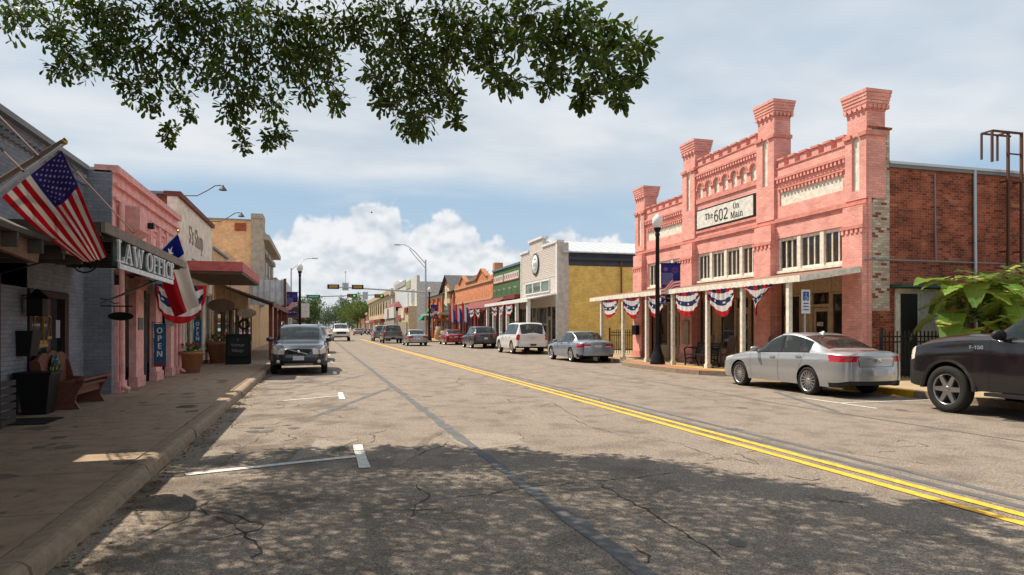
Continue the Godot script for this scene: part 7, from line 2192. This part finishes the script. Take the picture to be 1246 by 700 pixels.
	k.back = func(p, ax): return "taillight" if ax > 0.85 and p.y > 0.92 else ("trim" if p.y < 0.6 else "body")
	k.extra = func(o, s):
		for sd in [-1, 1]:
			var bb := B.new(); bb.box(Vector3(sd * 1.0, 0.42, 0.0), Vector3(0.16, 0.06, 2.4))
			part(o, "running_board", bb, plain("car_trim", 0.02, 0.02, 0.021, 0.55))
			for zc in [s.zf, s.zr]:
				var fb := B.new(true)   # flared wheel arch
				for i in 16:
					var u := PI * i / 16.0; var w := PI * (i + 1) / 16.0
					var q := func(t, rr, xx): return Vector3(sd * xx, s.wr + sin(t) * rr, zc + cos(t) * rr)
					fb.quad(q.call(u, s.ar - 0.01, 1.03), q.call(w, s.ar - 0.01, 1.03), q.call(w, s.ar + 0.08, 1.005), q.call(u, s.ar + 0.08, 1.005)); fb.quad(q.call(u, s.ar - 0.01, 0.9), q.call(w, s.ar - 0.01, 0.9), q.call(w, s.ar - 0.01, 1.03), q.call(u, s.ar - 0.01, 1.03))
				part(o, "arch_flare", fb, s.paint)
		var tr := letters(o, "wing_badge", "F-150", 0.062, plain("badge_grey", 0.26, 0.26, 0.27, 0.35), Transform3D(Basis(Vector3.UP, -PI / 2), Vector3(-side_x(s, -1.45, 1.24) - 0.004, 1.245, -1.42)), "Droid Sans", true, 1.3)
	k.pick = sedan_pick(k)
	car(k, "black pickup truck with six spoked wheels parked by the banana plants", "cars parked on the sunny side", P(12.42, 0, 8.15), 0.0)
	var w := k.duplicate()
	w.kind = "white_pickup"; w.paint = gloss("paint_white", 0.66, 0.65, 0.62, 0.0, 0.4); w.step = 0.12; w.mirrorm = w.paint
	w.lamp_side = func(p): return "body"
	w.face = func(p, ax): return "headlight" if ax > 0.58 and p.y > 0.95 and p.y < 1.12 else ("grille" if p.y > 0.84 and ax < 0.6 and p.y < 1.13 else ("trim" if p.y < 0.6 else "body"))
	w.extra = func(o, s): pass
	w.pick = sedan_pick(w)
	car(w, "white pickup truck driving towards the grey wagon", "cars driving along the street", P(2.55, 0, 86), PI)
	var u := t.duplicate()
	u.kind = "dark_grey_wagon"; u.paint = gloss("paint_graphite", 0.10, 0.10, 0.098, 0.3, 0.4); u.step = 0.1
	u.back = func(p, ax): return "taillight" if ax > 0.84 and p.y > 0.86 else ("skid" if p.y < 0.66 and p.y > 0.5 else ("trim" if p.y < 0.5 else "body"))
	u.pick = sedan_pick(u)
	car(u, "boxy dark grey wagon driving behind the silver saloon", "cars driving along the street", P(7.3, 0, 73), 0.0)
	var u2 := t.duplicate()
	u2.kind = "light_grey_wagon"; u2.paint = gloss("paint_mid", 0.20, 0.20, 0.20, 0.3, 0.4); u2.step = 0.1
	u2.pick = sedan_pick(u2)
	car(u2, "light grey wagon driving ahead of the boxy dark wagon", "cars driving along the street", P(7.2, 0, 84), 0.0)
	# ---- far parked and driving cars
	var far := [["red_car", "small red car parked far past the crossing", 11.6, 128, 0.32, 0.02, 0.03, 0], ["white_car", "small white car parked far past the crossing", 11.6, 119, 0.55, 0.55, 0.54, 0], ["silver_car", "small silver car parked far beyond the red one", 11.6, 137, 0.4, 0.4, 0.41, 0], ["dark_car", "small dark car parked by the tan block", 11.6, 150, 0.06, 0.03, 0.03, 0], ["maroon_car", "small maroon car parked by the tan block", 11.6, 162, 0.16, 0.02, 0.03, 0], ["black_car", "small black car parked far down the street", 11.6, 176, 0.04, 0.04, 0.04, 0], ["grey_car", "small grey car driving far down the street", 8.0, 150, 0.2, 0.2, 0.2, 0], ["brown_car", "small brown car parked farther than the black one", 11.6, 190, 0.12, 0.06, 0.04, 0], ["blue_car", "small dark blue car parked past the crossing by grey shop", -0.6, 122, 0.05, 0.07, 0.12, 1], ["red_pickup_car", "small red car driving towards the crossing", 2.6, 118, 0.3, 0.03, 0.03, 1]]
	for q in far:
		var f: Dictionary = c.duplicate() if int(q[3]) % 2 == 0 else x.duplicate()
		f.kind = q[0]; f.step = 0.25; f.paint = gloss("paint_" + q[0], q[4], q[5], q[6], 0.2, 0.35); f.seats = false
		f.pick = sedan_pick(f)
		car(f, q[1], "distant cars past the crossing", P(q[2], 0, q[3]), PI if q[7] else 0.0)

# ---------------------------------------------------------------- plants
func leaf_mesh(kind: String) -> ArrayMesh:
	var b := B.new()
	if kind == "oak":   # spoon-shaped leaf, one unit long, bent along its middle
		var pts := [[0.0, 0.0], [0.10, 0.3], [0.19, 0.6], [0.2, 0.78], [0.13, 0.93], [0.0, 1.0]]
		for i in 5:
			for s in [-1, 1]:
				var q := func(k, e): return Vector3(e * pts[k][0], 0.04 * absf(e) * (1 if pts[k][0] > 0.1 else 0) - 0.12 * pts[k][1] * pts[k][1], pts[k][1])
				if s > 0: b.quad(q.call(i, 0), q.call(i + 1, 0), q.call(i + 1, 1), q.call(i, 1))
				else: b.quad(q.call(i, 0), q.call(i, -1), q.call(i + 1, -1), q.call(i + 1, 0))
	else:
		b.quad(Vector3(0, 0, 0), Vector3(-0.24, 0.05, 0.45), Vector3(0, -0.08, 1), Vector3(0.24, 0.05, 0.45))
	return b.mesh()
func leaf_mat(key: String, r: float, g: float, b: float, through := 0.5) -> StandardMaterial3D:
	if not mats.has(key):
		var m := base_mat(Color(r, g, b), 0.5)
		m.vertex_color_use_as_albedo = true
		m.backlight_enabled = true
		m.backlight = Color(through, through, through * 0.6)
		mats[key] = m
	return mats[key]
func scatter(called: String, spots: Array, mesh: Mesh, m: Material) -> MultiMeshInstance3D:   # spots of [Transform3D, shade]
	var mm := MultiMesh.new()
	mm.transform_format = MultiMesh.TRANSFORM_3D
	mm.use_colors = true
	mm.mesh = mesh
	mm.instance_count = spots.size()
	for i in spots.size():
		mm.set_instance_transform(i, spots[i][0])
		mm.set_instance_color(i, spots[i][1])
	var o := MultiMeshInstance3D.new()
	o.multimesh = mm
	o.material_override = m
	o.name = called
	o.set_meta("kind", "stuff")
	return o
func leaf_mass(called: String, c: Vector3, size: Vector3, n: int, leaf: float, key: String, seed_: int) -> MultiMeshInstance3D:
	var r := RandomNumberGenerator.new()
	r.seed = seed_
	var spots := []
	for i in n:
		var d := Vector3(r.randfn(0, 1), r.randfn(0, 1), r.randfn(0, 1)).normalized() * pow(r.randf(), 0.45)
		var bs := Basis.from_euler(Vector3(r.randf_range(-0.8, 0.6), r.randf() * TAU, r.randf_range(-0.5, 0.5))).scaled(Vector3.ONE * leaf * r.randf_range(0.7, 1.4))
		var v := r.randf_range(0.7, 1.25)
		spots.append([Transform3D(bs, c + d * size), Color(v, v * r.randf_range(0.92, 1.06), v * 0.9)])
	if not mats.has(key): leaf_mat(key, 0.10, 0.17, 0.035)
	return scatter(called, spots, leaf_mesh("plain"), mats[key])
func street_tree(label: String, at: Vector3, tall: float, wide: float, seed_: int, tone: Array) -> void:
	var o := thing("street_tree", label, "tree", "trees far down the street")
	var r := RandomNumberGenerator.new()
	r.seed = seed_
	var b := B.new()
	b.tube([Vector3.ZERO, Vector3(0.1, tall * 0.25, 0), Vector3(-0.1, tall * 0.5, 0.1), Vector3(0.1, tall * 0.75, 0)], 0.25, 0.06, 8)
	for k in 6:
		var a := TAU * k / 6.0 + r.randf()
		var y := tall * r.randf_range(0.25, 0.5)
		b.tube([Vector3(0, y, 0), Vector3(cos(a), 0.5, sin(a)) * wide * 0.25 + Vector3(0, y, 0), Vector3(cos(a), 0.9, sin(a)) * wide * 0.42 + Vector3(0, y, 0)], 0.12, 0.03, 6)
	part(o, "trunk", b, painted("bark", 0.12, 0.09, 0.065, 0.95, 0.6))
	var spots := []
	for k in 40:   # clumps of leaves
		var d := Vector3(r.randfn(0, 1), r.randfn(0, 0.8), r.randfn(0, 1)).normalized() * pow(r.randf(), 0.5)
		var c := Vector3(d.x * wide * 0.42, tall * 0.56 + d.y * tall * 0.4, d.z * wide * 0.42)
		var rad := wide * r.randf_range(0.10, 0.2)
		for i in 150:
			var e := Vector3(r.randfn(0, 1), r.randfn(0, 1), r.randfn(0, 1)).normalized() * rad * pow(r.randf(), 0.5)
			var v := r.randf_range(0.6, 1.3)
			spots.append([Transform3D(Basis.from_euler(Vector3(r.randf() * TAU, r.randf() * TAU, r.randf() * TAU)).scaled(Vector3.ONE * tall * 0.035 * r.randf_range(0.7, 1.4)), c + e), Color(tone[0] * v, tone[1] * v, tone[2] * v)])
	o.add_child(scatter("crown", spots, leaf_mesh("plain"), leaf_mat("far_leaf", 1.0, 1.0, 1.0, 0.4)))
	o.position = at
	o.rotation.y = r.randf() * TAU

func build_plants() -> void:
	var r := RandomNumberGenerator.new()
	r.seed = 12
	street_tree("round tree leaning over the far shaded kerb", P(-2.2, 0, 150), 9.0, 8.0, 3, [0.12, 0.20, 0.05])
	street_tree("bright tree past the tan block", P(13.0, 0, 245), 13.0, 12.0, 4, [0.16, 0.22, 0.05])
	street_tree("second bright tree beyond the tan block", P(11.5, 0, 275), 13.5, 13.0, 5, [0.13, 0.19, 0.05])
	street_tree("dark tree behind the bright far trees", P(14.5, 0, 320), 18.0, 15.0, 6, [0.08, 0.13, 0.045])
	street_tree("dim tree at the far end of the street", P(8.5, 0, 380), 15.0, 18.0, 7, [0.06, 0.095, 0.045])
	street_tree("dim tree by the far shaded shops", P(-9, 0, 230), 11.0, 11.0, 8, [0.06, 0.10, 0.035])
	street_tree("hazy tree closing the end of the road", P(3.0, 0, 430), 13.0, 20.0, 9, [0.065, 0.10, 0.05])
	street_tree("hazy tree beside the end of the road", P(-6.0, 0, 400), 12.0, 18.0, 10, [0.065, 0.10, 0.05])
	var woods := []
	for k in 5200:
		var xx := r.randf_range(-150, 150)
		var top := 9.0 + 3.0 * sin(xx * 0.11) + 2.0 * sin(xx * 0.37 + 1.0)
		var v := r.randf_range(0.6, 1.3)
		woods.append([Transform3D(Basis.from_euler(Vector3(r.randf() * TAU, r.randf() * TAU, 0)).scaled(Vector3.ONE * r.randf_range(1.2, 2.4)), P(xx, pow(r.randf(), 0.8) * top, r.randf_range(560, 600))), Color(0.07 * v, 0.105 * v, 0.05 * v)])
	var wd := scatter("woods", woods, leaf_mesh("plain"), leaf_mat("far_leaf", 1.0, 1.0, 1.0, 0.4))
	add_child(wd)
	tag(wd, "low green woods closing the far end of the street", "woods")
	# spreading oak over the near end of the street
	var o := thing("oak_tree", "large oak whose leafy boughs hang over the street", "tree", "", P(-2.6, 0.15, -4.5))
	var bark := painted("bark", 0.12, 0.09, 0.065, 0.95, 0.6)
	var b := B.new()
	b.tube([P(-2.6, 0.1, -4.5), P(-2.5, 1.5, -4.4), P(-2.3, 3.4, -3.9), P(-2.0, 5.0, -3.0)], 0.42, 0.3, 12)
	part(o, "trunk", b, bark)
	var boughs := [[P(-2.0, 5.0, -3.0), P(-1.5, 6.6, 0.5), P(-1.2, 7.0, 4.5), P(-1.0, 6.5, 9.0)], [P(-2.0, 5.0, -3.0), P(0.0, 6.8, 0.0), P(1.2, 7.4, 4.0), P(1.8, 6.8, 8.6)], [P(-2.0, 5.0, -3.0), P(1.0, 6.6, -2.0), P(3.4, 7.2, 1.0), P(4.2, 6.8, 3.4)], [P(-2.0, 5.0, -3.0), P(-2.4, 6.4, 1.5), P(-2.6, 6.8, 5.0), P(-2.4, 6.2, 9.5)]]
	for q in boughs:
		b = B.new(); b.tube(q, 0.2, 0.05, 8)
		part(o, "bough", b, bark)
	# leaf sprays hang where the photograph shows them: [px, py, radius in px, distance]
	var sprays := [[15, 20, 34, 9.5], [70, 30, 22, 10], [100, 5, 30, 9.5], [82, 62, 26, 10], [72, 86, 18, 10], [100, 84, 16, 10], [120, 20, 32, 10.5], [150, 20, 34, 10], [145, 52, 34, 10.5], [172, 64, 30, 10.5], [150, 100, 16, 10.5], [165, 110, 22, 10.5], [190, 96, 28, 10.5], [185, 128, 16, 10.5], [206, 156, 11, 10.5], [204, 168, 8, 10.5], [222, 118, 18, 10.5], [232, 140, 10, 10.5], [215, 40, 36, 10], [200, 10, 34, 10], [240, 20, 36, 9.8], [262, 30, 36, 10], [258, 66, 24, 10.4], [250, 96, 16, 10.4], [275, 90, 30, 10.6], [290, 120, 26, 10.6], [282, 134, 18, 10.6], [292, 155, 14, 10.6], [297, 178, 9, 10.6], [310, 105, 32, 10.6], [330, 130, 24, 10.6], [332, 165, 15, 10.6], [346, 162, 9, 10.6], [326, 172, 8, 10.6], [300, 60, 40, 10], [300, 15, 44, 9.8], [340, 30, 44, 9.8], [345, 80, 36, 10.4], [362, 60, 36, 10.2], [378, 30, 40, 10], [380, 70, 30, 10.4], [372, 110, 22, 10.4], [400, 100, 22, 10.4], [412, 122, 14, 10.4], [402, 70, 24, 10.4], [415, 30, 30, 10], [410, 132, 8, 10.4],
		[432, 30, 20, 10], [440, 48, 14, 10.2], [455, 14, 34, 9.6], [455, 90, 18, 10.2], [470, 60, 36, 10], [472, 100, 30, 10.2], [468, 122, 20, 10.2], [490, 30, 42, 9.6], [505, 70, 42, 9.8], [505, 112, 38, 10], [500, 140, 26, 10.2], [500, 156, 16, 10.2], [515, 150, 18, 10.2], [530, 90, 40, 9.8], [535, 122, 26, 10], [545, 60, 38, 9.6], [556, 148, 7, 10], [553, 118, 16, 10], [540, 20, 42, 9.4], [570, 30, 36, 9.4], [585, 66, 22, 9.6], [600, 80, 24, 9.6], [612, 98, 22, 9.6], [628, 100, 14, 9.6], [595, 45, 26, 9.6], [610, 20, 36, 9.4], [632, 50, 24, 9.4], [640, 20, 36, 9.2], [660, 52, 26, 9.2], [668, 80, 22, 9.2], [665, 104, 14, 9.2], [682, 92, 16, 9.2], [690, 50, 26, 9.2], [690, 20, 30, 9.2], [715, 60, 28, 9], [722, 88, 24, 9], [710, 112, 18, 9], [735, 55, 28, 9], [742, 92, 20, 9], [752, 110, 16, 9], [756, 124, 8, 9], [708, 124, 9, 9], [760, 50, 20, 8.9], [772, 60, 16, 8.9], [785, 55, 9, 8.9], [768, 92, 13, 8.9], [776, 92, 6, 8.9], [738, 36, 22, 9], [718, 22, 18, 9], [40, 5, 22, 9.5], [66, 44, 20, 10], [130, 70, 26, 10.5], [222, 74, 30, 10.4], [120, 60, 22, 10.5]]
	var spots := []
	var twig := B.new()
	for q in sprays:
		var far: float = 10.4 if q[0] < 430 else lerpf(10.2, 6.9, (q[0] - 430) / 360.0)
		far += r.randf_range(-0.5, 0.5)
		var c := EYE + ray(q[0], q[1]) * far
		var rad: float = q[2] / FOCAL * far * 0.86
		var hang := c + Vector3(r.randf_range(-0.3, 0.3), rad * 0.7 + 0.05, r.randf_range(-0.2, 0.4))
		for i in int(40 + q[2] * q[2] * 0.165 * far / 10.0):
			var e := Vector3(r.randfn(0, 1), r.randfn(0, 1), r.randfn(0, 1)).normalized() * pow(r.randf(), 0.68) * rad
			e.z *= 1.3
			leaf_at(spots, c + e, (e * 0.6 + Vector3(r.randfn(0, 0.5), -0.25 + r.randfn(0, 0.5), r.randfn(0, 0.5)) * rad).normalized(), r, 0.122)
			if i % 24 == 0:
				twig.cyl(c, c + e * 0.85, 0.006, 0.003, 4, false)
		if q[0] < 690 and q[2] > 16: twig.cyl(hang, c, 0.008, 0.006, 5, false)
	# how far along the street the crown's shade reaches, by place across it: [x, d]
	var reach := [[-1.9, 3.4], [-1.3, 5.6], [-0.9, 6.8], [-0.4, 8.0], [0.4, 8.8], [1.0, 9.2], [1.7, 8.4], [2.1, 7.5], [2.8, 7.6], [3.6, 7.3], [4.1, 6.1], [4.5, 5.2], [5.0, 3.7], [6.4, 3.0]]
	# the rest of the crown, above and behind the view
	for k in 150:
		var u: Array = boughs[k % 4]
		var t := r.randf_range(0.3, 1.0)
		var c: Vector3 = u[1].lerp(u[2], clampf(t * 2.0, 0, 1)).lerp(u[3], clampf(t * 2.0 - 1.0, 0, 1))
		c += Vector3(r.randfn(0, 1.3), r.randfn(0.3, 0.7), r.randfn(0, 1.3))
		var sh := Vector2(c.x + 0.45 * c.y, -c.z - 0.5 * c.y)
		if not hidden_above(c) or (sh.y > 3.0 and sh.y > prof(reach, sh.x) - 0.4): continue
		for i in 130:
			var e := Vector3(r.randfn(0, 0.5), r.randfn(0, 0.35), r.randfn(0, 0.5))
			if not hidden_above(c + e): continue
			leaf_at(spots, c + e, Vector3(r.randfn(0, 1), r.randfn(-0.3, 0.6), r.randfn(0, 1)).normalized(), r, 0.1)
		twig.cyl(u[2], c, 0.015, 0.006, 4, false)
	for k in 1000:
		var g := Vector2(r.randf_range(-1.9, 6.4), r.randf_range(1.0, 9.2))
		if g.y > prof(reach, g.x) - 0.25: continue
		var y := 5.6
		var c := Vector3.ZERO
		for j in 10:
			y = r.randf_range(5.6, 6.6 + j * 0.4)
			c = P(g.x - 0.45 * y, y, g.y + 0.5 * y)
			if hidden_above(c): break
		if not hidden_above(c): continue
		for i in 85:
			leaf_at(spots, c + Vector3(r.randfn(0, 0.27), r.randfn(0, 0.16), r.randfn(0, 0.27)), Vector3(r.randfn(0, 1), r.randfn(-0.3, 0.6), r.randfn(0, 1)).normalized(), r, 0.1)
	var tw := part(o, "twigs", twig, bark)
	stuff(tw)
	var cr := scatter("crown", spots, leaf_mesh("oak"), leaf_mat("oak_leaf", 0.10, 0.15, 0.035, 0.6))
	o.add_child(cr)
	cr.position = -o.position
	# banana plants behind the pickup
	for q in [[17.6, 15.0, 4.3, 21, "banana plant before the green hooded doorway"], [18.5, 14.9, 4.9, 22, "tall banana plant behind the pickup's bonnet"], [19.5, 14.6, 4.6, 23, "banana plant partly hidden by the black pickup"]]:
		banana(q[4], P(q[0], 0.15, q[1]), q[2], q[3])
	# white van roof and dark post behind the banana leaves
	b = B.new()
	b.rng(22.6, 28, 0.15, 3.2, 15.0, 15.4)
	solo("pale_tent", "pale canvas tent side behind the banana leaves", "tent", b, painted("tent", 0.5, 0.5, 0.52))
func hidden_above(c: Vector3) -> bool:   # leaves high enough to stay above the top of the view, or well behind it
	var z := c.x * sin(TH) - c.z * cos(TH)
	if z < 0.3: return true
	return 399.0 - FOCAL * (c.y - 1.6) / z < -40.0 - 25.0 / z
func leaf_at(spots: Array, p: Vector3, dir: Vector3, r: RandomNumberGenerator, size: float) -> void:
	var up := Vector3(r.randfn(0, 0.5), 1, r.randfn(0, 0.5)).normalized()
	var x := up.cross(dir).normalized()
	var s := size * r.randf_range(0.6, 1.25)
	var v := r.randf_range(0.7, 1.3)
	spots.append([Transform3D(Basis(x * s, dir.cross(x) * s, dir * s), p), Color(v * r.randf_range(0.85, 1.1), v, v * r.randf_range(0.7, 1.0))])
func banana(label: String, at: Vector3, tall: float, seed_: int) -> void:
	var o := thing("banana_plant", label, "plant", "banana plants beside the hall")
	var r := RandomNumberGenerator.new()
	r.seed = seed_
	for k in 3:
		var b := B.new()
		var f := Vector3(r.randfn(0, 0.35), 0, r.randfn(0, 0.3))
		b.tube([f, f + Vector3(r.randfn(0, 0.1), tall * 0.3, 0), f + Vector3(r.randfn(0, 0.15), tall * 0.55, 0)], 0.1, 0.06, 8)
		part(o, "stem", b, painted("banana_stem", 0.14, 0.17, 0.06, 0.6, 0.4))
		for i in 8:
			var a := r.randf() * TAU
			var start := f + Vector3(0, tall * r.randf_range(0.2, 0.58), 0)
			var out := Vector3(cos(a), 0, sin(a))
			var len := r.randf_range(1.2, 1.9)
			var rise := r.randf_range(0.7, 1.6)
			var lb := B.new(true)
			var n := 16
			var mid := []
			for j in n + 1:
				var t := float(j) / n
				mid.append(start + out * (len * (t * 0.95)) + Vector3(0, rise * t - 1.6 * t * t * (0.8 + 0.5 * sin(seed_ + i)), 0))
			var side := out.cross(Vector3.UP)
			for j in n:
				var t0 := float(j) / n; var t1 := float(j + 1) / n
				var w0 := 0.36 * pow(sin(PI * clampf(t0 * 0.93 + 0.06, 0, 1)), 0.6) if t0 > 0.12 else 0.025
				var w1 := 0.36 * pow(sin(PI * clampf(t1 * 0.93 + 0.06, 0, 1)), 0.6) if t1 > 0.12 else 0.025
				var v := Vector3(0, 0.18, 0)
				for s in [-1.0, 1.0]:
					v = Vector3(0, r.randf_range(-0.1, 0.35), 0)
					var tear := Vector3(0, -0.05 * r.randf(), 0) + out * r.randf() * 0.04
					var p0: Vector3 = mid[j] + (side * s + v) * w0 * 0.9; var p1: Vector3 = mid[j + 1] + (side * s + v) * w1 * 0.9 + tear
					if s > 0: lb.quad(mid[j], p0, p1, mid[j + 1])
					else: lb.quad(mid[j], mid[j + 1], p1, p0)
			var tone := r.randi() % 3
			var m := leaf_mat("banana_leaf%d" % tone, [0.085, 0.12, 0.06][tone], [0.19, 0.24, 0.145][tone], [0.025, 0.03, 0.02][tone], 0.8)
			part(o, "leaf", lb, m)
			var rib := B.new(); rib.tube(mid, 0.014, 0.005, 4)
			part(o, "midrib", rib, painted("banana_rib", 0.26, 0.30, 0.09, 0.5, 0.4))
	o.position = at
